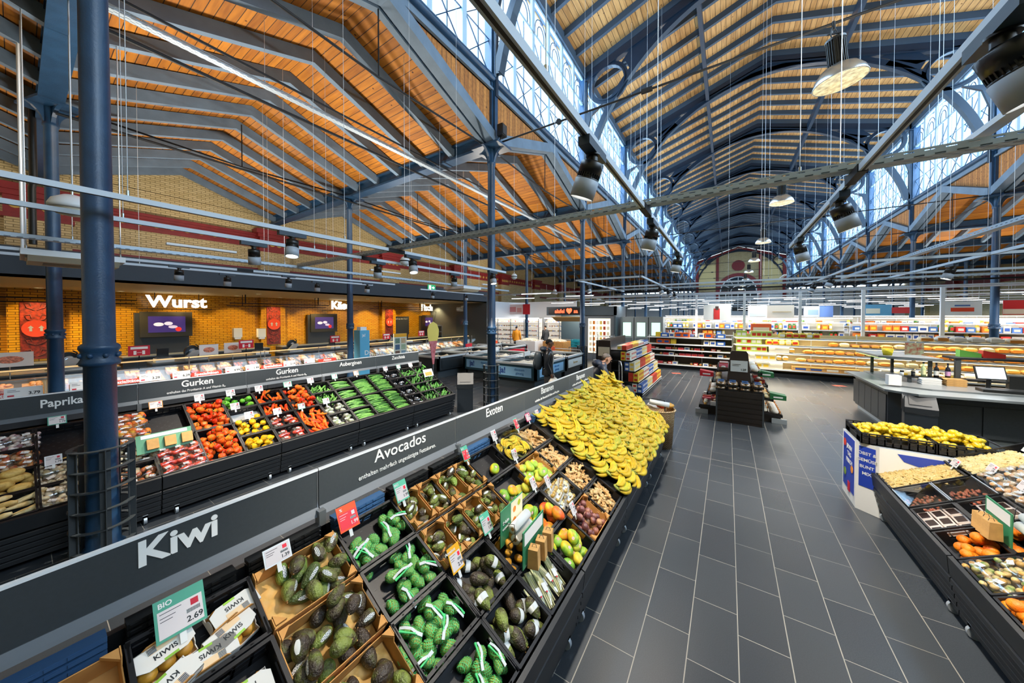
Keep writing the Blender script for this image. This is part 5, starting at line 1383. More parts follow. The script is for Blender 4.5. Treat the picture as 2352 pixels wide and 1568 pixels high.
for k in (10, 11):
    for j in (0, 2):
        wh = ('upper' if j == 0 else 'lower') + (' left' if k == 10 else ' right')
        fc(k, j, 2, f'large black crate of cucumbers, {wh} of four'); rows_('cuc', k, V_[j] + (.1 if (k, j) == (10, 0) else .02), V_[j + 2] - .01, 12, f'long cucumber in the {wh} large crate', f'cucumbers, {wh} large crate', w=-.08, lay=2)
for j in range(4): fc(12, j, 1, f'black crate of dark wrapped vegetables, {rown[j]}'); bags(B_dark, SF, *FB(12), *vv(j), -.115, 2, 2, f'dark net wrapped vegetable pack, {rown[j]}', f'dark packs, {rown[j]}', s=.8)
for k in (13, 14):
    for j in range(4): fc(k, j, 1, f'black crate of courgettes, {rown[j]}, {"nearer" if k == 13 else "farther"} column'); pile(SF, ['zuc'], *FB(k), *vv(j), -.1, 20, .026, f'dark green courgette, {rown[j]}, {"nearer" if k == 13 else "farther"} column', f'courgettes {rown[j]} {"nearer" if k == 13 else "farther"}', layers=3, az=(50, .4), lift=.8)
# ================================================================ right stand contents
def rc(y0, y1, v0, v1, lab): return put_crate(SR, y0, y1, v0, v1, lab)
M_pnut = skin('peanut_shell', ['#d9b66c', '#e8cb88', '#f0dca4'], 2, .5, 90, .6)
def peanut():
    return MB().lathe([(.0005, -.02), (.008, -.016), (.0095, -.009), (.0072, 0), (.0095, .009), (.008, .016), (.0005, .02)], 7, axis=0).obj('peanut', M_pnut)
proto('nut', 'x', 'peanut', peanut)
nut_mesh = PROTO['nut'].src.data; bpy.data.objects.remove(PROTO['nut'].src)
def nut_heap(y0, y1, v0, v1, lab, dens=1.0):
    """a heap of nuts nobody could count: one object"""
    mb = MB(); src = [v.co.copy() for v in nut_mesh.vertices]; fs = [tuple(p.vertices) for p in nut_mesh.polygons]
    n = int((y1 - y0) * (v1 - v0) * 4200 * dens)
    mb.M = None
    for i in range(n):
        y, v = rnd.uniform(y0 + .02, y1 - .02), rnd.uniform(v0 + .02, v1 - .02)
        w = -.06 + .03 * sin((y - y0) / (y1 - y0) * pi) + rnd.uniform(-.008, .008) + .035 * (v - v0) / (v1 - v0)
        mb.M = SR.M(y, v, w) @ Euler((rnd.uniform(0, 6), rnd.uniform(-.5, .5), rnd.uniform(0, 6))).to_matrix().to_4x4(); mb.add(src, fs, smooth=True)
    mb.M = None
    a = [SR.P(y0 + .01, v0 + .01, -.065), SR.P(y1 - .01, v0 + .01, -.065), SR.P(y1 - .01, v1 - .01, -.045), SR.P(y0 + .01, v1 - .01, -.045)]; mb.quad(*a)
    tag(mb.obj('peanut_heap', M_pnut), lab, 'peanuts', kind='stuff')
rc(5.08, 5.55, .62, 1.2, 'black crate of peanuts at the far front corner of the right stand'); nut_heap(5.08, 5.55, .62, 1.2, 'loose peanuts in shell in the far front crate')
rc(5.08, 5.55, .0, .6, 'black crate of peanuts with a cardboard sheet at its back'); nut_heap(5.08, 5.55, .12, .6, 'loose peanuts in shell in the crate farther up the slope')
M_lid = glass('lid_plastic', (.93, .95, .98), .25, .08)
for i, (v0, v1) in enumerate(((.9, 1.2), (.6, .9))):
    rc(4.68, 5.06, v0, v1, f'black crate closed with a clear creased lid, {"front" if i == 0 else "behind it"}')
    t = thing('plastic_cover', f'clear plastic lid creased to a cross on the {"front" if i == 0 else "second"} nut crate', 'cover'); t.matrix_world = SR.M(4.87, (v0 + v1) / 2, 0)
    a, b = .185, .143; MB().add([(-a, -b, .004), (a, -b, .004), (a, b, .004), (-a, b, .004), (0, 0, .022)], [(0, 1, 4), (1, 2, 4), (2, 3, 4), (3, 0, 4)]).obj('lid_sheet', M_lid, t)
    for s in (-1, 1): MB().box(-a, a, s * b - .004, s * b + .004, .0, .01).obj('rim', M_galv, t)
    nm = MB(); 
    for q in range(60): nm.ell((rnd.uniform(-.16, .16), rnd.uniform(-.12, .12), -.1), (.018, .013, .012), 6, 4)
    tag(nm.obj('mixed_nuts', skin('mixed_nut_skin', ['#7a4a34', '#b0583a', '#8a6a5a'], 3, .1, 40, .5), loc=(0, 0, 0)), f'mixed red and brown nuts under the {"front" if i == 0 else "second"} clear lid', 'nuts', kind='stuff').matrix_world = SR.M(4.87, (v0 + v1) / 2, 0)
# date packs
def datepack():
    t = thing('date_box', 'x', 'box of dates'); MB().box(-.06, .06, -.042, .042, 0, .025).obj('carton', mat('date_carton_pink', '#ecd9cc', .6), t)
    MB().box(-.045, .045, -.03, .03, .025, .026).obj('window', mat('dates_dark', '#3a2420', .25, var=.6, vs=60), t); MB().box(-.045, .045, -.03, .03, .0262, .0266).obj('film', M_film, t); return t
dp = Used(datepack())
for (y0, y1, v0, v1, lab) in ((4.28, 4.66, .9, 1.2, 'front'), (4.28, 4.66, .6, .9, 'rear')):
    rc(y0, y1, v0, v1, f'black crate of boxed dates, {lab}')
    for i in range(3):
        for j in range(3): 
            if lab == 'front' or (i + j) % 4: dp.put(M=SR.M(y0 + .065 + .125 * i, v0 + .055 + .093 * j, -.075 + rnd.uniform(0, .01)) @ Matrix.Rotation(rnd.uniform(-.06, .06), 4, 'Z'), label=f'small windowed box of dates in the {lab} date crate', group=f'date boxes, {lab}')
# oranges in net + bags
rc(3.88, 4.26, .9, 1.2, 'black crate of orange nets under the paper bag rack'); rc(3.88, 4.26, .6, .9, 'black crate beside the bag roll display of the right stand')
pile(SR, ['oran'], 3.88, 4.26, .9, 1.2, -.1, 14, .036, 'small clementine in the crate under the brown paper bags', 'clementines', layers=2)
pile(SR, ['oran'], 3.88, 4.26, .6, .9, -.1, 10, .036, 'small clementine in the crate beside the bag roll', 'clementines by the bag roll', layers=2)
B_nut = bagp('nut_mix', ['#c99a4e', '#e2c486', '#6a8a3a'], .02, 12, .14); B_wal = bagp('walnut_white', ['#e6d2b0', '#c98a4a', '#f0e4cc'], .022, 10, .14)
for y0 in (3.5, 3.12):
    for v0, k in ((.9, 0), (.6, 1)):
        rc(y0, y0 + .37, v0, v0 + .3, f'black crate of bagged nuts, {"farther" if y0 > 3.3 else "nearer"} {"front" if k == 0 else "upper"}')
        if y0 > 3.3 or k: bags(B_nut, SR, y0, y0 + .37, v0, v0 + .3, -.09, 2, 2, f'bag of mixed nuts, {"farther" if y0 > 3.3 else "nearer"} {"front" if k == 0 else "upper"} crate', f'nut bags {y0}{k}'.replace('.', ' '), 2)
pile(SR, ['oran'], 3.12, 3.49, .9, 1.2, -.08, 26, .038, 'bright orange in the front crate at the right edge', 'oranges at the right edge', layers=3)
rc(2.74, 3.1, .9, 1.2, 'black crate of oranges below the right edge'); pile(SR, ['oran'], 2.74, 3.1, .9, 1.2, -.08, 22, .038, 'bright orange in the nearest front crate', 'oranges in the nearest crate', layers=3)
for i, y0 in enumerate((4.7, 4.3, 3.9, 3.5)):
    rc(y0, y0 + .37, .0, .58, f'large black crate of bagged walnuts near the back, {ords[i]} from the far end')
    bags(B_wal, SR, y0, y0 + .37, .02, .58, -.08, 3, 4, f'clear bag of white and brown nuts, {ords[i]} back crate from the far end', f'walnut bags, {ords[i]} back crate', 2)
# ================================================================ price signs, bag dispensers
def price_sign(loc, lab, frame, w=.1, h=.075, price='1.39', head=None, rot=(0, 0, 0), stake=.04, red=False):
    t = thing('price_sign', lab, 'price sign', loc, rot=rot)
    MB().box(-.003, 0, -w / 2, w / 2, -h / 2, h / 2).obj('frame', frame, t)
    p0, p1 = -h / 2 + h * .07, h / 2 - (h * .28 if head else h * .08)
    MB().box(0, .001, -w * .44, w * .44, p0, p1).obj('paper', mat('price_red_paper', '#d0283a', .5) if red else M_lcd, t)
    ph = p1 - p0; tm_ = M_lcdw if red else M_ink
    if w > .06:
        lettering(price, ph * .3, tm_, t, (.0015, w * .26, p0 + ph * .22), RX, bold=.02, ext=.0004)
        ln = MB()
        for i, q in enumerate((.9, .74, .62)): ln.box(.001, .0016, -w * .4, -w * .4 + w * (.42, .3, .24)[i], p0 + ph * q - .0022, p0 + ph * q)
        ln.obj('printed_lines', tm_, t)
        MB().box(.001, .0016, w * .2, w * .36, p0 + ph * .68, p0 + ph * .92).obj('brand_mark', M_wred if not red else M_lcdw, t)
        for i in range(8): pass
        MB().box(.001, .0016, w * .1, w * .38, p0 + ph * .45, p0 + ph * .6).obj('barcode', brick('barcode_v', '#ffffff', '#ffffff', '#20242a', .0035, .2, 'YZ', .0013, .5, 0), t)
    if head: lettering(head, h * .17, M_text, t, (.0012, -w * .28, h / 2 - h * .15), RX, bold=.02, ext=.0004)
    MB().box(-.006, -.003, -.01, .01, -h / 2 - stake, -h / 2 + .01).obj('holder', M_lcdw, t)
    return t
TL = (0, R_(-25), 0)
def nsign(y, v, up_, lab, frame=M_white, **k): return price_sign(SN.P(y, v, up_), lab, frame, rot=TL, **k)
nsign(.36, .03, .06, 'teal organic price sign reading BIO 2.69 above the kiwi packs', M_teal, w=.15, h=.15, price='2.69', head='BIO')
nsign(.72, -.0, .05, 'white electronic price sign reading 1.39 above the avocado box', w=.12, h=.085, price='1.39')
nsign(.0, .12, .05, 'white price sign cut by the bottom left corner', w=.12, h=.085, price='0.59')
nsign(1.09, .0, .05, 'orange offer sign with a red price on the first crate of nets', M_orange, w=.12, h=.14, price='1.99', head='%', red=True)
nsign(1.46, .02, .06, 'teal price sign on the nearest narrow avocado box', M_teal, w=.1, h=.13, price='1.99', head='BIO')
nsign(2.14, .0, .07, 'teal and red price sign above the single mango', M_teal, w=.08, h=.12, price='1.79', head='BIO', red=True)
nsign(1.47, .59, .06, 'yellow price sign in front of the small avocado boxes', M_yellow, w=.1, h=.14, price='2.99', head='Angebot')
nsign(1.82, .55, .06, 'teal price sign beside the green bag dispenser', M_teal, w=.1, h=.13, price='1.99', head='BIO')
for y, v, lab in ((2.5, .55, 'white price sign in the mango crate, second row'), (2.62, .24, 'white price sign between the baby bananas and green mangoes'), (2.66, .62, 'white price sign left of the physalis'), (2.62, .92, 'white price sign on the passion fruit box'), (2.62, -.04, 'white price sign above the baby bananas'), (3.5, -.03, 'white price sign above the bananas, left'), (4.35, -.02, 'white price sign on the rail behind the bananas'), (5.75, .05, 'white price sign at the tip of the banana heap')):
    nsign(y, v, .05, lab, w=.075, h=.1, price='1.79')
nsign(3.0, -.03, .07, 'teal and pink price sign above the ginger', M_teal, w=.07, h=.12, price='2.29', red=True); nsign(3.3, -.05, .05, 'pink magenta promotion card under the Bananen board', mat('magenta_card', '#c2185b', .5), w=.1, h=.09, price='')
def fsign(px, lab, frame=M_white, v=-.03, w_=.06, **k): return price_sign(SF.P(px, v, w_), lab, frame, rot=TL, **k)
for y, v, lab, fr in ((.25, -.02, 'teal price sign above the large empty crate left of the column', M_teal), (1.03, -.02, 'cream price sign above the empty crate right of the column', M_card), (1.47, -.03, 'white price sign above the red peppers', M_white), (1.83, -.03, 'white price sign above the green peppers', M_white),
                      (1.8, .3, 'white price sign in the green pepper crate', M_white), (1.9, .55, 'white price sign before the single yellow pepper', M_white), (2.2, -.03, 'white price sign above the pointed peppers', M_white), (2.25, .6, 'white price sign between pointed and bagged peppers', M_white), (2.62, -.02, 'teal price sign above the round red peppers', M_teal),
                      (2.6, .6, 'pale teal price sign on the long pointed peppers', M_teal), (3.0, .6, 'white price sign on the cauliflower', M_white), (3.0, -.03, 'white price sign above the small cucumbers', M_white), (3.45, -.04, 'teal price sign above the cucumbers', M_teal), (3.9, -.04, 'cream price sign above the cucumbers', M_card), (4.6, -.04, 'white price sign above the dark wrapped packs', M_white), (4.95, -.04, 'teal price sign above the courgettes', M_teal), (5.3, -.04, 'white price sign above the farthest courgettes', M_white), (.2, .62, 'white price sign beside the lone squash', M_white), (-.25, .62, 'white price sign above the sweet potatoes', M_white)):
    price_sign(SF.P(y, v, .05), lab, fr, rot=TL, w=.13 if v == -.02 else .11, h=.1, price='1.79' if y < 2 else '')
def rsign(y, v, lab):
    t = price_sign(SR.P(y, v, .04), lab, M_white, w=.12, h=.08, price='1.99'); t.rotation_euler = (0, R_(-25), pi)
for y, v, lab in ((5.3, .6, 'white price sign between the two peanut crates'), (5.06, .45, 'white price sign above the clear lids'), (4.66, .45, 'white price sign left of the walnut bags'), (5.3, .1, 'white price sign in the upper peanut crate')): rsign(y, v, lab)
# aluminium / blue stacked folded crates behind the near display
def folded(y0, y1, z0, n, lab, m=M_black):
    t = thing('folded_crates', lab, 'folded crates', (-2.03, (y0 + y1) / 2, z0)); h = (y1 - y0) / 2 - .01
    for i in range(n):
        mb = MB().box(-.03, .03, -h, h, i * .028, i * .028 + .02)
        for k in range(int(h * 2 / .05)): mb.box(.03, .034, -h + .05 * k + .008, -h + .05 * k + .04, i * .028 + .004, i * .028 + .016)
        mb.obj('folded_crate', m, t)
    MB().box(.034, .036, -h * .3, h * .25, .028, .045).obj('crate_label', M_lcdw, t); lettering('IFCO', .018, M_inkb, t, (.037, 0, .036), RX, bold=.02, ext=.0003)
    return t
M_bluecr = mat('blue_grey_crate', '#2c4f78', .5)
for i, y in enumerate([-.19, .21, .61, 1.04, 1.44, 1.84, 2.26, 2.66, 3.06, 3.5, 3.9, 4.3, 4.9, 5.3]):
    folded(y + .01, y + .38, .86, 9, f'stack of folded crates behind the near stand, {["first","second","third","fourth","fifth","sixth","seventh","eighth","ninth","tenth","eleventh","twelfth","thirteenth","fourteenth"][i]} from the left', M_bluecr if i % 3 == 0 else M_black)
# bag roll dispenser with green boards, and paper bag rack
def dispenser(st, y, v, rz, lab1, lab2, s=1.0):
    B = st.M(y, v, 0)
    t = thing('bag_roll_dispenser', lab1, 'bag dispenser'); t.matrix_world = Matrix.Translation(B.translation) @ Matrix.Rotation(rz, 4, 'Z') @ Matrix.Scale(s, 4)
    MB().box(-.003, .003, -.16, .16, -.06, .2).obj('green_board', M_green, t); MB().box(.003, .005, -.02, .155, -.05, .195).obj('poster', mat('poster_cream', '#efe6c8', .5), t)
    for (yy_, zz, c) in ((.03, .13, '#e8872a'), (.1, .15, '#b7c23a'), (.03, .05, '#e8872a')): MB().cyl((.005, yy_, zz), (.006, yy_, zz), .022, n=14).obj('printed_fruit', mat('print' + c[1:], c, .5), t)
    lettering('Schön', .035, M_text, t, (.0055, -.09, .1), RX, bold=.01, ext=.0005); lettering('verpackt', .028, M_text, t, (.0055, -.09, .06), RX, bold=.01, ext=.0005)
    for (x, z) in ((.06, .06), (.08, -.01)):
        o = MB().lathe([(.012, -.11), (.035, -.11), (.035, .11), (.012, .11)], 20, axis=1).obj('bag_roll', mat('white_bag_film', '#f1f1f0', .35), t, (x, .02, z)); MB().cyl((0, -.112, 0), (0, .112, 0), .013, n=12).obj('core', M_card, o)
    MB().tube([(.0, -.12, .1), (.09, -.12, .12), (.1, -.12, .02), (.03, -.12, -.05)], .003, 5).obj('wire_bracket', M_black, t)
    u = thing('paper_bag_rack', lab2, 'bag rack'); u.matrix_world = Matrix.Translation(B.translation) @ Matrix.Rotation(rz, 4, 'Z') @ Matrix.Translation((.2, -.03, -.06)) @ Matrix.Scale(s, 4)
    MB().box(-.003, .003, -.17, .15, -.05, .2).obj('green_board', M_green, u); MB().box(.003, .005, -.15, .13, .1, .185).obj('white_strip', M_lcdw, u)
    for i in range(3):
        o = MB().prism([(.0, -.02), (.075, -.02), (.07, .11), (.005, .11)], -.035, .035, 'XZ').obj('kraft_bag', mat('kraft_bag', '#c89a5c', .8, var=.1, vs=20), u, (.01 + .01 * i, -.1 + .09 * i, -.03 + .01 * i), (0, 0, .2))
        MB().tube([(.02, 0, .1), (.03, 0, .13), (.05, 0, .13), (.06, 0, .1)], .002, 5).obj('twisted_handle', M_black, o)
dispenser(SN, 2.02, .68, R_(3), 'green bag roll dispenser with white rolls beside the mangoes', 'green board with small brown paper bags above the lemongrass', 1.0)
dispenser(SR, 4.05, .66, R_(178), 'green bag roll dispenser with white rolls on the right stand', 'green board with small brown paper bags above the clementines', 1.0)
t = thing('bag_card', 'teal board hung with small brown bags on the left produce stand', 'bag rack', SF.P(1.0, .72, .08), rot=TL)
MB().box(-.003, .003, -.24, .24, -.11, .11).obj('green_board', mat('dull_green_board', '#5f9c7a', .6), t); MB().box(.003, .005, -.2, .2, .06, .1).obj('white_strip', M_lcdw, t)
for i in range(3): MB().box(.004, .035, -.16 + .15 * i, -.06 + .15 * i, -.08, .04).obj('kraft_bag', mat('kraft_bag', '#c89a5c', .8), t)
t = thing('picture_card', 'white card with a printed orange snack picture on the courgettes', 'card', SF.P(5.45, .45, .12), rot=TL); MB().box(-.002, .002, -.14, .14, -.09, .09).obj('card', M_lcdw, t); MB().box(.002, .003, -.1, .1, -.07, .02).obj('picture', mat('snack_print', '#dc9a4a', .5, var=.3, vs=60), t)
# ================================================================ service counters on the left
_s, _c = sin(R_(33.4)), cos(R_(33.4))
def at(px, py, X=None, Y=None, Z=None):
    """pixel of the 2352x1568 photograph to a world point on a plane"""
    r = (px - 1176) / 752; v = (737 - py) / 752; p = R_(.9); fw = cos(p) + v * sin(p); up = -sin(p) + v * cos(p)
    a, b, e = -_s * fw + r * _c, _c * fw + r * _s, up
    t = X / a if X is not None else (Y / b if Y is not None else (Z - 2.346) / e)
    return a * t, b * t, 2.346 + e * t
M_cdark = mat('counter_dark', '#24262a', .4); M_desk = mat('steel_desk', '#8d9296', .3, .7)
for i, (y0, y1, nm) in enumerate(((-2.5, .9, 'meat'), (.9, 4.3, 'sausage'), (4.3, 7.7, 'ham and sausage'), (7.7, 11.1, 'cheese'), (11.1, 14.5, 'fish'))):
    t = thing('glass_counter', f'long glass service counter for {nm}, {ords[i]} from the left', 'glass counter', (-12, 0, 0))
    y0 += .005; y1 -= .005
    MB().box(-1.15, .05, y0, y1, .08, .68).obj('base', M_cdark, t)
    MB().box(-.02, .1, y0, y1, .6, .72).obj('bumper_rail', M_steel, t)
    MB().prism([(.05, .68), (-.85, .92), (-.85, .88), (.05, .64)], y0, y1).obj('sloped_deck', mat('deck_brown', '#5d4e3c', .5), t)
    MB().prism([(.06, .72), (-.1, 1.22), (-.105, 1.22), (.052, .72)], y0, y1).obj('front_glass', M_glass, t)
    MB().box(-.62, -.1, y0, y1, 1.22, 1.23).obj('top_glass', M_glass, t)
    MB().box(-1.1, -.85, y0, y1, .9, .95).obj('service_ledge', M_desk, t)
    MB().box(-.6, -.56, y0, y1, 1.17, 1.2).obj('light_strip', mat('warm_strip', '#ffd9a0', .5, emit=.5, ecol='#ffd08a'), t)
    for y in (y0 + .05, (y0 + y1) / 2, y1 - .05): MB().cyl((-.3, y, .8), (-.3, y, 1.22), .012, n=8).obj('glass_post', M_steel, t)
    add_light('AREA', 'lamp', (-.45, (y0 + y1) / 2, 1.15), (0, 0, 0), 7, (1.0, .84, .6), t, shape='RECTANGLE', size=.1, size_y=y1 - y0)
# trays of food
def tray_proto(seed, cols, shape):
    r = random.Random(seed); t = thing('food_tray', 'x', 'food tray'); m = mat(f'food_{seed}', cols[0], .4, col2=cols[1], vs=30)
    MB().box(-.16, .16, -.13, .13, 0, .015).obj('tray', (mat('dark_tray', '#3a3028', .5), M_card, M_black)[seed % 3], t)
    for i in range(7):
        x, y = -.1 + .1 * (i % 3) + r.uniform(-.02, .02), -.08 + .08 * (i // 3) + r.uniform(-.01, .01)
        if shape == 'log': mb = MB().tube([(-.05, 0, 0), (0, .008, 0), (.05, 0, 0)], 0, 7, rad=[.016, .03, .016])
        elif shape == 'wedge': mb = MB().prism([(-.06, -.042), (.06, -.025), (.06, .025), (-.06, .042)], 0, .05, 'XY')
        else: mb = MB().ell((0, 0, 0), (.058, .046, .034), 8, 5)
        mb.obj('food_item', m, t, (x, y, .035), (0, 0, r.uniform(-.6, .6)))
    return Used(t)
MEAT = [tray_proto(0, ['#b5452c', '#d8805a'], 'log'), tray_proto(1, ['#d9a468', '#c9753c'], 'ball'), tray_proto(2, ['#8a2c22', '#c25a44'], 'ball'), tray_proto(3, ['#e0b070', '#b87838'], 'log'), tray_proto(4, ['#f0c890', '#d88a50'], 'wedge')]
CHE = [tray_proto(5, ['#f0d070', '#e0b040'], 'wedge'), tray_proto(6, ['#f4ead0', '#e8d8a8'], 'wedge'), tray_proto(7, ['#f2e6c0', '#5a6a70'], 'ball')]
for i in range(46):
    y = -2.3 + .355 * i
    for j in range(2):
        u = rnd.choice(MEAT if y < 6.3 else CHE + MEAT[3:4] if y < 11 else CHE[1:] + MEAT[1:2])
        m = Matrix.Translation((-12.12 - .34 * j, y, .745 + .09 * j)) @ Matrix.Rotation(R_(14.9), 4, 'Y') @ Matrix.Rotation(pi / 2 * rnd.choice((0, 2)), 4, 'Z')
        k = 'meat and sausage' if y < 6.3 else ('cheese' if y < 11 else 'fish')
        u.put(M=m, label=f'tray of {k} behind the counter glass, {"front" if j == 0 else "rear"} line', group=f'{k} trays, {"front" if j == 0 else "rear"} line')
# price cards and red strips on the counter front
def card(px, py, w, h, txt, lab, red=False, size=.1):
    X, Y, Z = at(px, py, X=-11.86)
    t = thing('counter_sign', lab, 'counter sign', (X, Y, Z), rot=(0, R_(-8), 0))
    MB().box(-.004, 0, -w / 2, w / 2, -h / 2, h / 2).obj('card', mat('strip_red', '#d8321e', .5) if red else M_lcdw, t)
    lettering(txt, size, M_text if red else M_ink, t, (.002, 0 if red else w * .27, 0 if red else -h * .15), RX, bold=.03, ext=.0005)
    if not red: MB().box(0, .001, -w * .42, -w * .1, h * .1, h * .14).box(0, .001, -w * .42, -w * .2, h * .24, h * .28).obj('print', M_ink, t); MB().box(0, .001, -w * .42, -w * .25, -h * .35, -h * .2).obj('brand_mark', M_wred, t)
    MB().box(-.03, -.004, -.02, .02, -h / 2 - .02, 0).obj('clip', M_steel, t)
for px, py, w, h, txt, lab, red in ((55, 900, .44, .2, '3.79', 'large white price card reading 3.79 left of the columns', 0), (-10, 912, .5, .11, 'Spezialitäten', 'red strip at the left edge of the counter', 1), (190, 886, .34, .2, '', 'white card between the two near columns', 0), (290, 876, .62, .1, 'Spezialitäten', 'red Spezialitäten strip half hidden by the nearest column', 1), (345, 866, .36, .19, '3.29', 'white price card reading 3.29 just right of the nearest column', 0), (417, 860, .33, .19, '6.29', 'white price card reading 6.29 left of the middle red strip', 0),
                                     (475, 857, .62, .1, 'Spezialitäten', 'red Spezialitäten strip above the Gurken board', 1), (535, 848, .34, .17, '4.99', 'white price card reading 4.99 right of the middle red strip', 0), (580, 843, .34, .17, '1.99', 'white price card with a red foot before the next red strip', 0), (627, 840, .62, .1, 'Spezialitäten', 'red Spezialitäten strip farther along the counter', 1), (665, 834, .34, .16, '2.19', 'white price card reading 2.19 after the last Spezialitäten strip', 0), (711, 828, .34, .16, '', 'white price card with a red logo', 0), (752, 826, .62, .1, 'Aktion', 'red Aktion strip at the cheese counter', 1)):
    card(px, py, w, h, txt, lab, bool(red), .1 if red else .08)
# hanging 1.5 m distance signs and small screens above the counter
for px, py, lab in ((320, 805, 'red distance sign standing on the counter under the Wurst screen'), (566, 790, 'red distance sign standing on the counter between Wurst and Käse'), (770, 778, 'red distance sign before the Käse screen'), (888, 772, 'red distance sign left of the fish counter'), (968, 765, 'red distance sign under the fish screen')):
    X, Y, Z = at(px, py, X=-12.75); t = thing('distance_sign', lab, 'sign', (X, Y, Z)); MB().box(-.02, 0, -.19, .19, -.13, .13).obj('board', M_wred, t); MB().box(0, .002, -.15, .15, .04, .1).box(0, .002, -.1, -.05, -.1, 0).box(0, .002, .05, .1, -.1, 0).box(0, .002, -.04, .04, -.055, -.045).obj('pictogram', M_text, t); MB().cyl((-.03, 0, .95 - Z), (-.03, 0, .13), .012, n=6).obj('pole', M_dark, t)
# back wall: dark panels, screens, neon words, tile ornaments
def lit_word(txt, size, Y, Z, lab, sx=1.0):
    me = text_mesh(txt, size, bold=.03, ext=.03, sx=sx); me.materials.clear(); me.materials.append(mat('neon_white', '#ffffff', .4, emit=1.4, ecol='#fff6e0'))
    o = link('lit_word_sign', me, None, (-17.55, Y, Z), RX); tag(o, lab, 'sign')
    r = MB().box(-17.62, -17.6, Y - 1.0, Y + 1.0, Z - size * .46, Z - size * .42).cyl((-17.61, Y - .6, Z), (-17.61, Y - .6, 3.2), .012, n=6).cyl((-17.61, Y + .6, Z), (-17.61, Y + .6, 3.2), .012, n=6); tag(r.obj('sign_rail', M_dark), f'dark rail carrying the {txt} sign', 'rail')
lit_word('Wurst', .60, 3.43, 2.86, 'glowing white word Wurst hanging before the warm-lit bricks', 1.02); lit_word('Käse', .60, 9.75, 2.9, 'glowing white word Käse behind the slim column', .92); lit_word('Fisch', .60, 15.83, 2.9, 'glowing white word Fisch at the end of the tiled wall', .85)
def tv(Y, w, z0, z1, panel0, lab):
    t = thing('wall_screen', lab, 'screen', (-18.0, Y, 0))
    MB().box(-.2, .0, -w / 2 - .12, w / 2 + .02, panel0, z1 - .05).obj('wall_panel', M_cdark, t)
    MB().box(0, .08, -w / 2, w / 2 + .1, z0, z1).obj('frame', mat('brown_black_frame', '#2e2a20', .5), t)
    sc = MB().box(.08, .085, -w / 2 + .2, w / 2 - .1, z0 + .17, z1 - .17).obj('display', mat('display_purple', '#2a1e46', .3, emit=.8, ecol='#3a2a66'), t)
    for (dy, dz, sy, sz, c) in ((-.18, .0, .14, .07, '#e8dcd8'), (.08, .03, .12, .07, '#ddd2da'), (.2, -.1, .13, .06, '#c9b8c8')): MB().ell((.086, dy, (z0 + z1) / 2 + dz), (.004, sy * w / 1.3, sz), 14, 8).obj('picture_shape', mat('scr' + c[1:], c, .5, emit=.8), sc)
    MB().cyl((.086, w * .27, z0 + .28), (.09, w * .27, z0 + .28), .085, n=16).obj('price_bubble', mat('bubble_red', '#d02a20', .5, emit=.8), sc)
tv(3.15, 1.3, 1.55, 2.5, .9, 'flat screen with sausages on a dark board under the Wurst sign'); tv(9.0, 1.25, 1.5, 2.45, .8, 'flat screen on a dark board under the Käse sign'); tv(16.3, 1.0, 1.45, 2.4, .8, 'flat screen at the fish counter')
M_orn = mat('oxblood_ornament_tile', '#8a2a14', .4, col2='#4a1408', vs=14)
for Y, lab in ((.35, 'tall dark red ornamental tile panel left of the Wurst sign'), (6.75, 'tall dark red ornamental tile panel between Wurst and Käse'), (13.1, 'tall dark red ornamental tile panel between Käse and Fisch')):
    d = .18
    struct(MB().box(WL_, WL_ + d, Y - .5, Y + .5, 0, 3.2).obj('wall_pier', M_litbrick))
    t = thing('ornament_panel', lab, 'tile panel', (WL_ + d, Y, 0)); MB().box(0, .02, -.28, .28, 1.0, 2.8).obj('tile_field', M_orn, t)
    g = MB()
    for k in range(5):
        z = 1.2 + .36 * k
        for s in (-1, 1): g.tube([(.025, s * .02, z - .12), (.025, s * .16, z - .04), (.025, s * .2, z + .08), (.025, s * .1, z + .1), (.025, s * .08, z)], .012, 5)
    g.obj('scroll_relief', mat('ornament_relief', '#5a1a10', .5), t)
    t = thing('floor_distance_disc', lab.replace('tall dark red ornamental tile panel', 'round red distance sign on the tile panel'), 'sign', (WL_ + d + .05, Y, 1.95)); MB().cyl((0, 0, 0), (.01, 0, 0), .26, n=28).obj('disc', mat('disc_orange_red', '#d8452a', .5), t); MB().prism([(-.12, -.08), (-.07, -.08), (-.07, .02), (-.04, .02), (-.095, .1), (-.15, .02), (-.12, .02)], .011, .014, 'YZ').prism([(.07, -.08), (.12, -.08), (.12, .02), (.15, .02), (.095, .1), (.04, .02), (.07, .02)], .011, .014, 'YZ').obj('arrows', M_text, t)
# dark horizontal tool rail with drops
for y0, y1, lab in ((-1.5, 2.2, 'dark hanging rail left of the Wurst sign'), (4.6, 8.4, 'dark hanging rail between the Wurst and Käse signs'), (10.8, 14.8, 'dark hanging rail right of the Käse sign')):
    t = thing('hanging_rail', lab, 'rail', (-16.2, 0, 2.85)); MB().box(-.015, .015, y0, y1, -.015, .015).box(-.315, -.285, y0, y1, -.12, -.09).obj('bar', M_dark, t)
    for y in (y0 + .5, y1 - .5): MB().cyl((0, y, 0), (0, y, .35), .02, n=6).cyl((-.3, y, -.1), (-.3, y, .35), .012, n=6).obj('drop_rod', M_dark, t)
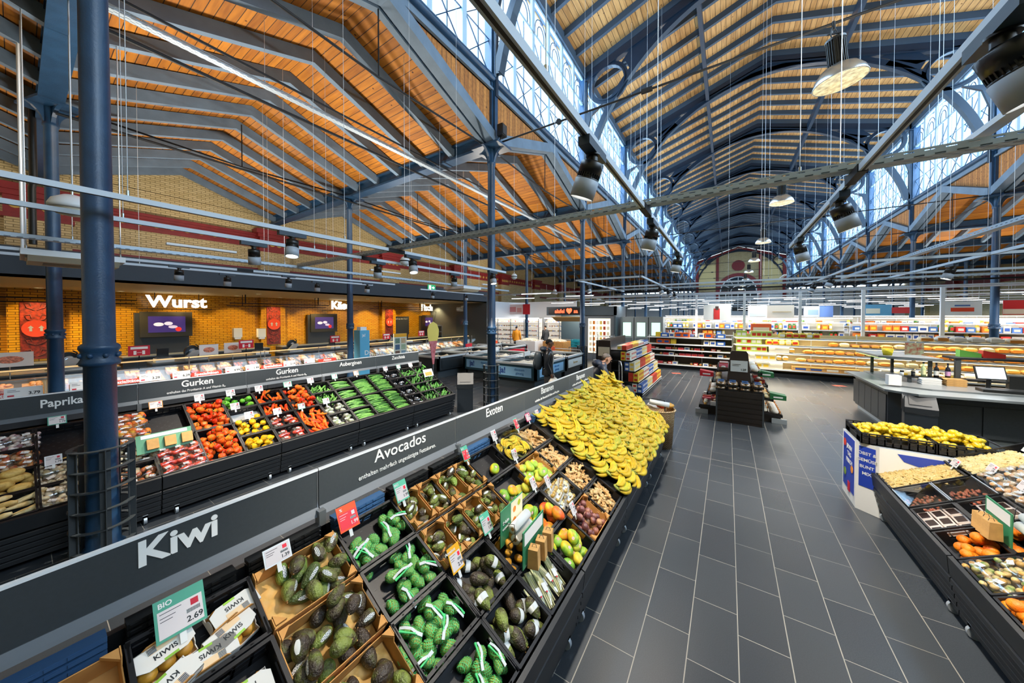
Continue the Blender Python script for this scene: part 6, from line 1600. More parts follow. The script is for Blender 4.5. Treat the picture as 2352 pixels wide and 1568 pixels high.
# work benches, slicers, scales, dispensers, papers
for i, (y0, y1) in enumerate(((-2.2, 1.9), (2.0, 6.3), (6.8, 11.6), (11.8, 16.4))):
    t = thing('back_bench', f'steel topped work bench along the tiled wall, {ords[i]} from the left', 'work bench', (-17.6, 0, 0)); MB().box(-.35, .35, y0, y1, .05, .88).obj('cabinet', M_cdark, t); MB().box(-.38, .4, y0, y1, .88, .92).obj('worktop', M_desk, t)
for i, (y0, y1) in enumerate(((-1.6, 1.6), (2.2, 5.2), (5.6, 8.6), (9.3, 12.4))):
    t = thing('slicing_table', f'dark slicing table behind the counter glass, {ords[i]} from the left', 'work table', (-14.5, 0, 0)); MB().box(-.35, .35, y0, y1, .05, .9).obj('body', M_cdark, t); MB().box(-.38, .38, y0, y1, .9, .94).obj('worktop', M_desk, t)
def slicer():
    t = thing('meat_slicer', 'x', 'meat slicer'); MB().box(-.25, .25, -.3, .3, 0, .06).obj('base', M_steel, t); o = MB().cyl((-.03, 0, .25), (.03, 0, .25), .2, n=28).obj('blade_cover', mat('slicer_dark', '#30383f', .3, .4), t); MB().cyl((.03, 0, .25), (.045, 0, .25), .1, n=24).obj('hub', M_steel, o)
    MB().prism([(-.28, .06), (.05, .06), (.18, .3), (-.05, .3)], .08, .14, 'YZ').obj('carriage', M_steel, t); MB().tube([(.1, .1, .3), (.1, .12, .42), (.1, .05, .48)], .018, 8).obj('handle', M_black, t); return t
sl = Used(slicer())
for y, lab in ((.75, 'meat slicer with a dark round blade cover between the near columns'), (3.13, 'meat slicer under the Wurst screen'), (6.05, 'meat slicer between the Wurst and Käse screens'), (10.6, 'meat slicer before the cheese wall')): sl.put(loc=(-14.5, y, .94), rot=.3, label=lab)
def mixer():
    t = thing('scale', 'x', 'scale'); MB().box(-.18, .18, -.2, .2, 0, .1).obj('base', M_lcdw, t); MB().box(-.16, .16, -.18, .18, .1, .12).obj('pan', M_steel, t); MB().box(-.15, -.12, -.13, .13, .12, .4).obj('display', M_black, t); return t
mx_ = Used(mixer())
for y, lab in ((2.5, 'white shop scale left of the slicer'), (5.0, 'white shop scale in the middle of the bench'), (7.7, 'white shop scale under the Käse screen'), (11.7, 'white shop scale at the cheese end')): mx_.put(loc=(-14.5, y, .94), label=lab)
for px, lab in ((545, 'white paper towel dispenser, left of two on the warm-lit brick wall'), (600, 'white paper towel dispenser, right of two on the warm-lit brick wall')):
    X, Y, Z = at(px, 768, X=-18.1); t = thing('towel_dispenser', lab, 'dispenser', (X, Y, Z)); MB().cbox((0, 0, .08), (.2, .3, .4)).obj('cover', M_lcdw, t); MB().cbox((.02, 0, -.16), (.14, .22, .08)).obj('paper', M_lcdw, t)
for px, py, lab in ((480, 803, 'small framed meat picture on the counter'), (535, 798, 'second small framed meat picture'), (22, 826, 'white recipe board at the left edge')):
    X, Y, Z = at(px, py, X=-13.2); w = .22 if px > 100 else .3; t = thing('picture_stand', lab, 'picture', (X, Y, Z)); MB().box(-.01, 0, -w, w, -.16, .16).obj('board', M_lcdw, t); MB().ell((.002, 0, 0), (.004, w * .6, .08), 12, 6).obj('print', mat('meat_print', '#d98a70', .5, var=.4, vs=30), t); MB().cyl((-.02, 0, .95 - Z), (-.02, 0, -.16), .01, n=6).obj('post', M_steel, t)
# glass partition at the fish counter + end cabinets
struct(MB().box(-16.9, -12.9, 14.55, 14.56, .9, 3.2).obj('wall_glass_partition', M_glass)); struct(MB().box(-12.92, -12.88, 14.5, 14.6, 0, 3.2).obj('trim_partition_post', M_steel))
t = thing('menu_board', 'black fish menu board on the warm-lit brick wall', 'board', (-18.1, 14.0, 0)); MB().box(0, .03, -.6, .7, 1.1, 2.3).obj('board', M_cdark, t); lettering('Frisch aus dem Rauch', .12, M_text, t, (.035, .05, 2.15), RX, ext=.001)
t = thing('oven', 'steel oven with two glass doors at the fish counter', 'oven', (-16.0, 15.1, 0)); MB().box(-.3, .3, -.35, .35, .0, 1.75).obj('body', M_steel, t)
for z in (.95, 1.35): MB().box(.3, .32, -.28, .28, z, z + .33).obj('door', mat('oven_glass', '#1c2226', .15), t)
t = thing('wall_plate', 'round dark red relief plate right of the fish screen', 'plate', (-18.15, 17.6 - 1.2, 2.0)); MB().lathe([(0, .04), (.2, .05), (.32, .02), (.34, 0)], 24, axis=0).obj('disc', M_orn, t)
# floor standing things before the counters
X, Y, Z = -9.5, 5.92, 0
t = thing('blue_column_display', 'pale blue tower display with a D beside the slim column', 'display', (X, Y, Z)); MB().box(-.16, .16, -.16, .16, 0, 1.9).obj('tower', mat('pale_blue_card', '#5fb3d8', .5), t); MB().box(-.1, .1, -.1, .1, 1.9, 2.0).obj('top', M_lcdw, t); lettering('D', .2, M_text, t, (.162, .06, 1.2), RX, bold=.02, ext=.001); lettering('ja!', .12, M_text, t, (.162, -.03, 1.75), RX, bold=.02, ext=.001)
t = thing('notice_board', 'yellow headed notice board with six pictures', 'notice board', (-9.7, 7.5, 0)); MB().box(-.02, .02, -.27, .27, .9, 1.72).obj('board', mat('pale_board', '#dfe4d6', .5), t); MB().box(.02, .022, -.27, .27, 1.6, 1.72).obj('header', M_yellow, t)
for i in range(6): MB().box(.022, .024, -.22 + .25 * (i % 2), -.03 + .25 * (i % 2), 1.38 - .22 * (i // 2), 1.56 - .22 * (i // 2)).obj('photo', mat(f'photo{i}', ['#6b8a7a', '#c9b08a', '#4a6a8a', '#a8c0a0', '#7a5a4a', '#8aa8b8'][i], .5, var=.4, vs=40), t)
MB().cyl((0, 0, 0), (0, 0, .9), .02, n=8).obj('post', M_steel, t); MB().cyl((0, 0, 0), (0, 0, .02), .18, n=16).obj('foot', M_steel, t)
t = thing('teardrop_flag', 'yellow teardrop flag with pink fish picture beside the freezers', 'flag', (-8.78, 8.2, 0)); pts = [(0, .7)] + [(.27 * sin(R_(a)) * (1.0), 1.78 - .33 * cos(R_(a))) for a in range(60, 301, 20)]
pts = [(-.03, .62), (.03, .62), (.12, 1.2), (.26, 1.65), (.27, 1.85), (.18, 2.05), (0, 2.14), (-.18, 2.05), (-.27, 1.85), (-.26, 1.65), (-.12, 1.2)]
MB().prism(pts[2:], -.008, .008, 'YZ').obj('yellow_sail', mat('flag_yellow', '#ead567', .6), t); MB().prism([pts[0], pts[1], pts[2], (.2, 1.45), (-.2, 1.45), pts[-1]], -.012, .012, 'YZ').obj('pink_sail', mat('flag_pink', '#d9808a', .6, col2='#b85a5a', vs=8), t); MB().cyl((0, 0, 0), (0, 0, .62), .015, n=8).cyl((0, 0, 0), (0, 0, .02), .16, n=16).obj('pole', M_steel, t)

o = MB().tube([(0, 0, 0), (0, 0, 1.2), (.05, .02, 1.35), (.05, .02, 3.0)], .055, 10).obj('drain_pipe', M_black, None, at(76, 560, X=-12.6)[:2] + (3.9,)); tag(o, 'thick black pipe rising behind the columns at the left edge', 'pipe')
o = MB().cyl((0, 0, 0), (0, 0, 3.6), .022, n=8).obj('white_pole', M_white, None, at(52, 560, X=-9.8)[:2] + (3.4,)); tag(o, 'thin white pole hanging at the left edge above the cassette', 'pole')
# ================================================================ freezers
def freezer(x0, x1, y0, y1, lab, body, panels, h=.82):
    t = thing('chest_freezer', lab, 'freezer', ((x0 + x1) / 2, (y0 + y1) / 2, 0)); a, b = (x1 - x0) / 2, (y1 - y0) / 2
    MB().box(-a + .12, a - .12, -b + .12, b - .12, .0, .3).obj('plinth', mat('plinth_grey', '#3a434a', .5), t)
    mb = MB()
    for s in (-1, 1): mb.box(-a, a, s * b - (0 if s < 0 else .08), s * b + (.08 if s < 0 else 0), .3, h - .06); mb.box(s * a - (0 if s < 0 else .08), s * a + (.08 if s < 0 else 0), -b, b, .3, h - .06)
    mb.box(-a + .05, a - .05, -b + .05, b - .05, .3, .34); mb.obj('tub', body, t)
    r = MB()
    for s in (-1, 1): r.box(-a - .02, a + .02, s * b - (.02 if s < 0 else .1), s * b + (.1 if s < 0 else .02), h - .06, h); r.box(s * a - (.02 if s < 0 else .1), s * a + (.1 if s < 0 else .02), -b, b, h - .06, h)
    r.obj('rim', mat('pale_grey_rim', '#c4ccd0', .4), t)
    MB().box(-a + .1, a - .1, -b + .1, b - .1, h + .015, h + .022).obj('glass_lid', M_glass, t)
    MB().tube([(-a + .05, -b + .05, h), (-a + .1, -b + .1, h + .12), (a - .1, -b + .1, h + .12), (a - .05, -b + .05, h)], .014, 6).obj('guard_rail', M_galv, t)
    MB().tube([(-a + .05, b - .05, h), (-a + .1, b - .1, h + .12), (a - .1, b - .1, h + .12), (a - .05, b - .05, h)], .014, 6).obj('guard_rail', M_galv, t)
    g = MB().ell((0, 0, .6), (a * .85, b * .85, .12), 24, 8, fn=lambda p: Vector((p.x, p.y, p.z + .5 * sin(p.x * 9) * sin(p.y * 7)))); g.obj('frozen_packs', mat('frozen_goods', '#e8e4d8', .5, col2='#b9a878', vs=14), t)
    for (face, txt, pm) in panels:
        if face == 'S': MB().box(-a * .8, a * .8, -b - .012, -b, .38, h - .14).obj('front_panel', pm, t); R0, p = RY, (0, -b - .016, (h + .26) / 2)
        else: MB().box(a, a + .012, -b * .8, b * .8, .38, h - .14).obj('side_panel', pm, t); R0, p = RX, (a + .016, 0, (h + .26) / 2)
        if txt == 'ja!':
            q = Vector((-a * .45, 0, 0)) if face == 'S' else Vector((0, -b * .45, 0)); lettering('ja!', .26, M_inkb, t, Vector(p) + q, R0, bold=.03, ext=.001)
            lettering('discount-', .11, mat('print_blue2', '#2b6fb0'), t, Vector(p) - q * .7 + Vector((0, 0, .06)), R0, bold=.01, ext=.001); lettering('günstig', .11, mat('print_blue2', '#2b6fb0'), t, Vector(p) - q * .7 + Vector((0, 0, -.06)), R0, bold=.01, ext=.001)
        elif txt == 'mark':
            q = MB(); q.M = Matrix.Translation(p); (q.box(-.09, .09, -.002, .0, -.1, .1) if face == 'S' else q.box(0, .002, -.09, .09, -.1, .1)); q.M = None; q.obj('red_mark', M_wred, t)
            lettering('ja!', .07, M_text, t, Vector(p) + (Vector((0, -.004, 0)) if face == 'S' else Vector((.004, 0, 0))), R0, bold=.03, ext=.001) if False else None
        elif txt: lettering(txt, .12, M_text if pm == M_tealb else mat('gold_print', '#c0a060'), t, p, R0, bold=.02, ext=.001)
    return t
M_tealb = mat('freezer_slate_teal', '#1f4250', .45); M_fr2 = mat('freezer_black', '#1b2328', .45); M_frw = mat('freezer_panel_white', '#dfe4e2', .5); M_frb = mat('freezer_panel_blue', '#8fc1e6', .45)
freezer(-6.75, -5.0, 8.95, 11.2, 'slate teal chest freezer with pale blue ja! panels behind the second hall column', M_tealb, [('S', 'ja!', M_frb), ('E', 'ja!', M_frb)])
freezer(-6.75, -5.0, 11.25, 12.95, 'chest freezer with a white panel behind the walking man', M_fr2, [('E', 'Eiscreme', M_frw)])
freezer(-8.6, -6.95, 9.6, 12.0, 'slate teal chest freezer left of the ja! one', M_tealb, [('S', 'ja!', M_frb), ('E', '', M_frb)])
freezer(-10.6, -8.95, 8.6, 10.4, 'black chest freezer with round white badges next to the flag', M_fr2, [('S', '', M_fr2), ('E', '', M_fr2)])
freezer(-10.6, -8.95, 10.5, 12.6, 'chest freezer with a white side panel and red mark', M_fr2, [('E', 'mark', M_frw)])
freezer(-10.6, -8.95, 12.7, 15, 'farthest chest freezer with a red side strip', M_fr2, [('E', '', M_wred)])
for (x, y, lab) in ((-5.9, 9.9, 'white price card standing on the ja! freezer'), (-5.9, 11.9, 'orange offer card standing on the second freezer'), (-7.8, 10.6, 'white price card standing on the left teal freezer'), (-9.8, 11.3, 'red offer card standing on the marked freezer'), (-9.8, 13.3, 'orange offer card standing on the farthest freezer')):
    t = thing('card_stand', lab, 'price card', (x, y, .85)); MB().box(-.02, .02, -.2, .2, .1, .24).obj('card', M_orange if 'orange' in lab else (M_wred if 'red' in lab else M_lcdw), t); MB().cyl((0, 0, -.01), (0, 0, .1), .01, n=6).obj('stem', M_steel, t)
# meat fridges along the white wall behind
struct(MB().box(-13.0, -12.9, 16.85, 24, 2.2, 3.3).obj('wall_white_left', mat('white_band', '#dfe3e6', .6)))
def goods(name, col, dims): return (name, mat(name + '_' + col[1:], col, .5), dims)
def item_mesh(kind, col, d):
    m = mat('pack_' + col[1:], col, .5); mb = MB()
    if kind == 'carton': mb.box(-d[0] / 2, d[0] / 2, -d[1] / 2, d[1] / 2, 0, d[2]); 
    elif kind == 'loaf': mb.ell((0, 0, d[2] / 2), (d[0] / 2, d[1] / 2, d[2] / 2), 10, 6)
    elif kind == 'jar': mb.lathe([(0, 0), (d[0] / 2, 0), (d[0] / 2, d[2] * .8), (d[0] * .38, d[2] * .86), (d[0] * .38, d[2]), (0, d[2])], 8)
    elif kind == 'bag': mb.ell((0, 0, d[2] / 2), (d[0] / 2, d[1] / 2, d[2] / 2), 8, 6, fn=lambda p: Vector((max(-.8, min(.8, p.x)), max(-.7, min(.7, p.y)), p.z)))
    o = mb.obj(kind if kind != 'bag' else 'food_bag', m)
    cols = ['#f2efe2', '#c8321e', '#2a4f9c', '#f0c93a'] if kind in ('carton', 'jar') else ['#f2e2b2', '#e8b04a', '#d8862e', '#f6efe0']; lc = cols[sum(map(ord, col)) % 4]
    MB().box(-d[0] * .32, d[0] * .32, -d[1] / 2 - .003, -d[1] / 2 * (1 if kind == 'carton' else .86), d[2] * .25, d[2] * .7).obj('label', mat('label_' + lc[1:], lc, .5), o)
    return Used(tag(o, 'x', 'x'))
ITEMS = {}
def it(kind, col, d, sn=''):
    k = (kind, col, d, sn)
    if k not in ITEMS: ITEMS[k] = item_mesh(kind, col, d); ITEMS[k].src['category'] = {'carton': 'carton', 'loaf': 'bread', 'jar': 'jar', 'bag': 'bag'}[kind]
    if sn and not ITEMS[k].n: ITEMS[k].src.name = NM[sn] + '_' + ITEMS[k].src.name.split('.')[0]
    return ITEMS[k]
NM = dict(snack='snack', coffee='coffee', green='tea', yellow='jam', bread='bread', white='toast', pastry='pastry', plates='cracker', cold='chilled', mix='grocery', pack='noodle')
SETS = {'snack': [('carton', '#e2641e', (.26, .3, .2)), ('carton', '#f2e8d2', (.2, .3, .19)), ('bag', '#e8b04a', (.22, .2, .18)), ('carton', '#2f5fb0', (.3, .3, .17)), ('carton', '#e8c83a', (.2, .3, .2)), ('jar', '#c86a2a', (.1, .1, .14))],
        'coffee': [('carton', '#b03026', (.2, .3, .12)), ('bag', '#d8d0c0', (.16, .2, .12)), ('carton', '#cf5a6a', (.26, .3, .11)), ('jar', '#d0a850', (.11, .11, .11)), ('carton', '#5a3a2a', (.2, .3, .1)), ('carton', '#e8e8e4', (.24, .3, .14))],
        'green': [('carton', '#b8cf5a', (.17, .3, .22)), ('carton', '#c8d870', (.17, .3, .22))], 'yellow': [('jar', '#e8c63a', (.2, .2, .18)), ('jar', '#f0d560', (.2, .2, .18))],
        'bread': [('loaf', '#d9a050', (.3, .2, .14)), ('loaf', '#c98838', (.26, .2, .15)), ('loaf', '#e6c07a', (.3, .22, .13)), ('bag', '#ecd8a8', (.3, .24, .15)), ('loaf', '#8a5a34', (.24, .2, .12))],
        'white': [('bag', '#efe6d6', (.34, .3, .18)), ('bag', '#e8d8b8', (.36, .3, .16)), ('bag', '#f2ece2', (.3, .3, .19))],
        'pastry': [('carton', '#c89858', (.42, .3, .14)), ('carton', '#d0a060', (.42, .3, .13))], 'plates': [('carton', '#f0ead8', (.22, .26, .2)), ('bag', '#efe8cc', (.2, .24, .17)), ('carton', '#f3efe4', (.2, .2, .22))],
        'cold': [('bag', '#e0b8b0', (.2, .22, .12)), ('carton', '#f0ece8', (.16, .22, .1)), ('bag', '#c04a44', (.18, .2, .1)), ('carton', '#d8dce4', (.18, .22, .12))],
        'mix': [('carton', '#e87a2a', (.2, .2, .22)), ('carton', '#f0ece4', (.16, .2, .24)), ('jar', '#4a8a3a', (.12, .12, .24)), ('carton', '#c8302a', (.2, .2, .2)), ('jar', '#f0d24a', (.12, .12, .26)), ('carton', '#3a6ab0', (.2, .2, .18)), ('carton', '#f4f0e6', (.24, .2, .2))]}
def shelf_row(setn, x0, x1, y, z, where, fill=.93, axis='X', gap=.02, face=0, s=1.0):
    x = x0 + .04
    while x < x1 - .12:
        k = rnd.choice(SETS[setn]); w = k[2][0] * s
        if x + w > x1: break
        if rnd.random() < fill:
            p = (x + w / 2, y + rnd.uniform(-.02, .02), z) if axis == 'X' else (y + rnd.uniform(-.02, .02), x + w / 2, z)
            it(*k, setn).put(loc=p, rot=face + rnd.uniform(-.04, .04), scale=s, label=f'{dict(carton="box", loaf="loaf", jar="jar", bag="bag")[k[0]]} of goods {where}', group=f'{k[0]} goods {where}')
        x += w + gap
def gondola(x0, x1, y, zs, lab, depth=.55, back='#2a2420', board='#f0e6cc', top=True, plinth=.18, ledc=None, toph=None):
    t = thing('shelf_unit', lab, 'shelf unit', ((x0 + x1) / 2, y, 0)); a = (x1 - x0) / 2; zt = toph or zs[-1] + .02
    MB().box(-a, a, depth - .05, depth, 0, zt).obj('back_panel', mat('shelf_back' + back[1:], back, .6), t); MB().box(-a, a, .06, depth, 0, plinth - .03).obj('plinth', M_dark, t)
    for z in zs:
        o = MB().box(-a, a, 0, depth - .05, z - .03, z).obj('shelf', mat('shelf_board' + board[1:], board, .5), t); MB().box(-a, a, -.012, 0, z - .035, z + .012).obj('price_rail', M_white, o)
    n = max(1, round(2 * a / 1.25))
    for i in range(n + 1): MB().box(-a + 2 * a * i / n - .015, -a + 2 * a * i / n + .015, depth - .06, depth - .02, 0, zt + .05).obj('upright', M_white, t)
    return t
ZL = [.2, .6, .85, 1.1, 1.4]
gondola(-3.1, .15, 16.0, ZL, 'dark backed shelf unit of snacks and coffee at the end of the wide aisle')
for z, sn in zip(ZL, ('coffee', 'coffee', 'coffee', 'snack', 'snack')): shelf_row(sn, -3.05, .1, 16.25, z, f'on the dark shelf unit, level {["one","two","three","four","five"][ZL.index(z)]} from the floor', .8, s=.85 if z < 1.1 else 1.05)
ZB = [.3, .62, .93, 1.22, 1.5]
gondola(.2, 5.05, 16.0, ZB, 'long bright bread shelf unit, left half', back='#cdb88a', toph=1.62); gondola(5.08, 10.0, 16.0, ZB, 'long bright bread shelf unit, right half', back='#cdb88a', toph=1.55)
for z, L_ in zip(ZB, ((('plates', .25, 1.9), ('pastry', 2.0, 4.2), ('plates', 4.3, 9.9)), (('plates', .25, 2.0), ('bread', 2.1, 9.9)), (('green', .25, 1.3), ('plates', 1.3, 2.2), ('bread', 2.3, 9.9)), (('green', .25, 1.2), ('yellow', 1.2, 2.3), ('bread', 3.0, 9.9)), (('green', .25, 1.6), ('yellow', 1.6, 3.0), ('white', 5.1, 9.9)))):
    for sn, a, b in L_: shelf_row(sn, a, b, 16.25, z, f'on the bread shelves, level {["one","two","three","four","five"][ZB.index(z)]}', .97, s=1.12, gap=-.03)
for i, (a, b) in enumerate(((.25, 5.0), (5.1, 9.9))):
    for j in range(4): o = thing('shelf_light', f'glowing strip under a bread shelf, {"left" if i == 0 else "right"} half, {ords[j]} from below', 'shelf light', (a, 16.03, ZB[j + 1] - .04)); MB().box(0, b - a, 0, .02, -.012, 0).obj('strip', mat('warm_shelf_strip', '#fff0c8', .5, emit=3, ecol='#ffefc4'), o); add_light('AREA', 'lamp', ((b - a) / 2, .1, -.02), (0, 0, 0), 11, (1, .93, .76), o, shape='RECTANGLE', size=b - a, size_y=.06)
# ================================================================ promotion island in the aisle
t = thing('display_island', 'dark wooden promotion island in the middle of the wide aisle', 'display island', (.22, 8.6, 0))
MB().box(-.43, .43, 0, .5, 0, .70).obj('front_box', mat('dark_wenge', '#241c18', .5, var=.2, vs=6), t)
for i in range(6): MB().box(-.42, .42, -.012, 0, .06 + .105 * i, .145 + .105 * i).obj('slat', mat('dark_wenge2', '#1f1815', .45), t)
for x in (-.43, .40): MB().box(x, x + .03, -.016, .0, 0, .72).obj('corner_trim', M_anth, t)
MB().prism([(-.24, .72), (.24, .72), (.165, 1.5), (.13, 1.55), (-.13, 1.55), (-.165, 1.5)], .42, .46).obj('sign_back', mat('dark_brown_board', '#2e211b', .5), t)
o = MB().box(-.16, .16, .405, .42, 1.08, 1.33).obj('price_card', mat('card_grey_white', '#d9dcd8', .5), t); lettering('1.29', .06, M_ink, t, (.08, .402, 1.13), RY, bold=.02, ext=.001)
MB().box(-.13, .03, .402, .405, 1.24, 1.25).box(-.13, .0, .402, .405, 1.21, 1.218).obj('print', M_ink, t)
for s in (-1, 1):
    for j, (z, w) in enumerate(((.25, .78), (.58, .62), (.88, .52), (1.14, .42))):
        x0, x1 = (s * .02, s * w) if s > 0 else (s * w, s * .02)
        MB().prism([(s * .02, z + .0), (s * w, z - .09), (s * w, z - .12), (s * .02, z - .03)], .52, 2.0).obj('tier', mat('island_tier_black', '#1a1a1c', .4), t)
        MB().box(s * w - .012, s * w + .012, .52, 2.0, z - .12, z - .06).obj('price_rail', M_dark, t)
    MB().prism([(s * .02, 0), (s * .74, 0), (s * .78, .2), (s * .02, .24)], .55, 1.97).obj('foot_box', mat('dark_wenge', '#241c18'), t); MB().box(min(s * .6, s * .86), max(s * .6, s * .86), .5, .56, .0, .1).obj('bumper', M_galv, t)
def cake():
    t = thing('cake_pack', 'x', 'cake pack'); MB().box(-.09, .09, -.09, .09, 0, .03).obj('tray', M_black, t)
    for i in range(4): MB().ell((0, 0, 0), (.042, .042, .028), 10, 6).obj('cake', mat('cake_brown', '#b98a52', .6, var=.2, vs=30), t, (-.045 + .09 * (i % 2), -.045 + .09 * (i // 2), .045))
    MB().ell((0, 0, .045), (.11, .11, .045), 14, 6).obj('film', M_film, t); MB().box(-.06, .06, -.03, .06, .088, .091).obj('label', mat('label_blue', '#3f6fa8', .5), t); return t
ck = Used(cake())
for i in range(4):
    for j in range(2):
        for k in range(2): ck.put(loc=(-.12 + .225 * i, 8.72 + .2 * j, .7 + .095 * k), rot=rnd.uniform(-.1, .1), label='film-wrapped cakes on top of the dark island box', group='cake packs on the island')
for s in (-1, 1):
    for j, (z, w) in enumerate(((.22, .78), (.55, .62), (.85, .52), (1.11, .42))):
        for i in range(7):
            for q in range(2 if j < 2 else 1):
                k = rnd.choice((SETS['coffee'], SETS['white'], SETS['bread'])[(j + (s > 0)) % 3])
                it(*k, 'coffee' if k in SETS['coffee'] else 'bread').put(loc=(.22 + s * (w - .12 - .2 * q), 9.2 + .2 * i, z - .04 + .02 * q), rot=(0, s * .1, s * pi / 2), scale=.62, label=f'packet on the {"left" if s < 0 else "right"} side of the island, {ords[j]} tier from below', group=f'packets on the island, {"left" if s < 0 else "right"} {ords[j]}')
for x, y, z, c, lab in ((-.42, 9.3, .93, '#c81e2c', 'red sloping tray of packets on the left of the island'), (.72, 9.3, 1.02, '#1f6a3c', 'green box on the right of the island, upper'), (.93, 9.25, .55, '#1f6a3c', 'green box on the right of the island, lower')):
    t = thing('promotion_box', lab, 'box', (x, y, z)); MB().prism([(-.14, -.04), (.14, -.04), (.14, .06), (-.14, .1)], -.12, .12).obj('carton', mat('c' + c[1:], c, .5), t); MB().box(-.08, .08, -.123, -.12, 0, .03).obj('print', M_text, t)
# stepped stack of packs (left of the aisle)
t = thing('stacked_display', 'black stepped rack of coffee and noodle packs left of the aisle', 'display rack', (-2.75, 11.4, 0))
for j in range(5): MB().box(-.62 + .0 * j, .75 - .11 * j, -1.6, 1.6, .1 + .3 * j, .14 + .3 * j).obj('tier', M_black, t); MB().box(.735 - .11 * j, .75 - .11 * j, -1.6, 1.6, .08 + .3 * j, .15 + .3 * j).obj('price_rail', M_lcdw, t)
MB().box(-.62, -.56, -1.6, 1.6, 0, 1.6).obj('back_panel', M_black, t); MB().box(-.6, .72, -1.58, 1.58, 0, .1).obj('plinth', M_dark, t)
MB().prism([(-.55, .15), (-.1, .15), (-.14, 1.62), (-.5, 1.62)], -1.75, -1.71).obj('sign_board', mat('dark_brown_board', '#2e211b'), t); o = MB().box(-.5, -.16, -1.76, -1.75, 1.15, 1.42).obj('price_card', mat('card_cream', '#d9cbb0', .5), t); lettering('1.19', .08, M_ink, t, (-.28, -1.763, 1.22), RY, bold=.02, ext=.001)
PK = [('carton', '#e8c23a', (.13, .13, .13)), ('carton', '#e8e4d4', (.13, .13, .12)), ('carton', '#3a62a8', (.13, .13, .12)), ('carton', '#d8d2b8', (.14, .13, .13)), ('carton', '#c8402a', (.13, .13, .13))]
for j in range(5):
    for i in range(20):
        for q in (1, 2):
            for l in range(2 if j < 4 else 1):
                if q < 2 and l == 0 and j < 4 and 0 < i: continue
                it(*PK[(j * 3 + i // 5 + q) % 5], 'pack').put(loc=(-2.75 + .66 - .11 * j - .14 * (2 - q), 9.87 + .158 * i, .14 + .3 * j + .13 * l), rot=pi / 2 if i else 0, label=f'small pack stacked on the {ords[j]} tier of the stepped rack', group=f'packs on the {ords[j]} tier of the rack')
# ================================================================ sushi counter
M_ct = mat('counter_slate', '#2f3438', .45, var=.08, vs=30); M_top = mat('counter_top_grey', '#7d8488', .3, .3)
t = thing('serving_counter', 'dark slate serving counter with a steel ledge on the right', 'counter', (0, 0, 0))
MB().prism([(2.76, 11.9), (2.76, 9.85), (3.28, 9.5), (8.2, 10.1), (8.2, 10.9), (3.7, 10.6), (3.45, 12.2)], .1, .86, 'XY').obj('body', M_ct, t); MB().prism([(2.8, 11.86), (2.8, 9.9), (3.3, 9.55), (8.2, 10.15), (8.2, 10.8), (3.7, 10.5), (3.45, 12.1)], 0, .1, 'XY').obj('plinth', M_galv, t)
for i in range(5): y = 9.9 + .42 * i; MB().box(2.745, 2.76, y, y + .4, .14, .72).obj('door_panel', M_ct, t)
for i in range(9):
    a = Vector((3.3 + .55 * i, 9.495 + .0673 * i, 0)); MB().bar(a + Vector((0, 0, .42)), a + Vector((.53, .065, .42)), .56, .014, up=(.12, -1, 0)).obj('front_panel', M_ct, t)
MB().prism([(2.6, 12.0), (2.6, 9.45), (2.95, 9.15), (8.3, 9.75), (8.3, 10.2), (3.3, 9.75), (3.0, 9.95), (3.0, 12.1)], .86, .9, 'XY').obj('ledge', M_top, t)
MB().prism([(2.95, 12.1), (2.95, 9.9), (3.3, 9.7), (8.2, 10.2), (8.2, 10.9), (3.6, 10.6), (3.45, 12.2)], .86, .93, 'XY').obj('worktop', M_desk, t)
def post(x, y, z0=.93, z1=1.4, w=.05): MB().box(x - w / 2, x + w / 2, y - w / 2, y + w / 2, z0, z1).obj('post', M_anth, t)
for x, y in ((3.05, 11.9), (3.45, 12.1), (3.6, 10.7)): post(x, y)
post(3.95, 10.65, .93, 1.47, .07); post(5.6, 10.85, .93, 1.47, .1); post(3.25, 10.5, .93, 1.06); post(8, 11, .93, 1.47)
MB().prism([(2.8, 12.1), (2.85, 10.75), (3.45, 10.55), (3.75, 10.6), (3.6, 12.2)], 1.4, 1.45, 'XY').obj('upper_shelf', M_top, t); MB().prism([(2.85, 12.05), (2.9, 10.8), (2.98, 10.78), (2.93, 12.05)], 1.38, 1.4, 'XY').obj('lime_light_strip', mat('lime_glow', '#c8f080', .4, emit=2.5, ecol='#ccff88'), t)
MB().prism([(3.9, 10.6), (8.2, 11.0), (8.2, 11.5), (3.9, 11.1)], 1.45, 1.49, 'XY').obj('upper_shelf', M_dark, t); MB().prism([(3.2, 10.45), (8.2, 10.9), (8.2, 11.1), (3.2, 10.65)], 1.03, 1.06, 'XY').obj('middle_shelf', M_dark, t)
MB().box(2.98, 3.4, 10.8, 12.0, .94, 1.2).obj('glass_case', M_glass, t)
def bottle(x, y, z, c, cap, lab):
    o = thing('bottle', lab, 'bottle', (x, y, z)); MB().lathe([(0, 0), (.036, 0), (.038, .16), (.03, .2), (.013, .23), (.013, .29), (0, .29)], 14).obj('glass_body', mat('btl' + c[1:], c, .1), o); MB().cyl((0, 0, .28), (0, 0, .31), .015, n=10).obj('cap', M_dark, o); MB().cyl((0, 0, .05), (0, 0, .14), .039, n=14, cap=False).obj('label', mat('btll' + cap[1:], cap, .5), o)
bottle(3.46, 10.55, 1.06, '#c9d8a0', '#e8e6b0', 'pale green bottle on the middle shelf, left of three'); bottle(3.64, 10.56, 1.06, '#1c1c22', '#e8e6e0', 'dark bottle with a white label, middle of three'); bottle(3.8, 10.58, 1.06, '#1a1a26', '#c89ac8', 'dark bottle with a lilac label, right of three')
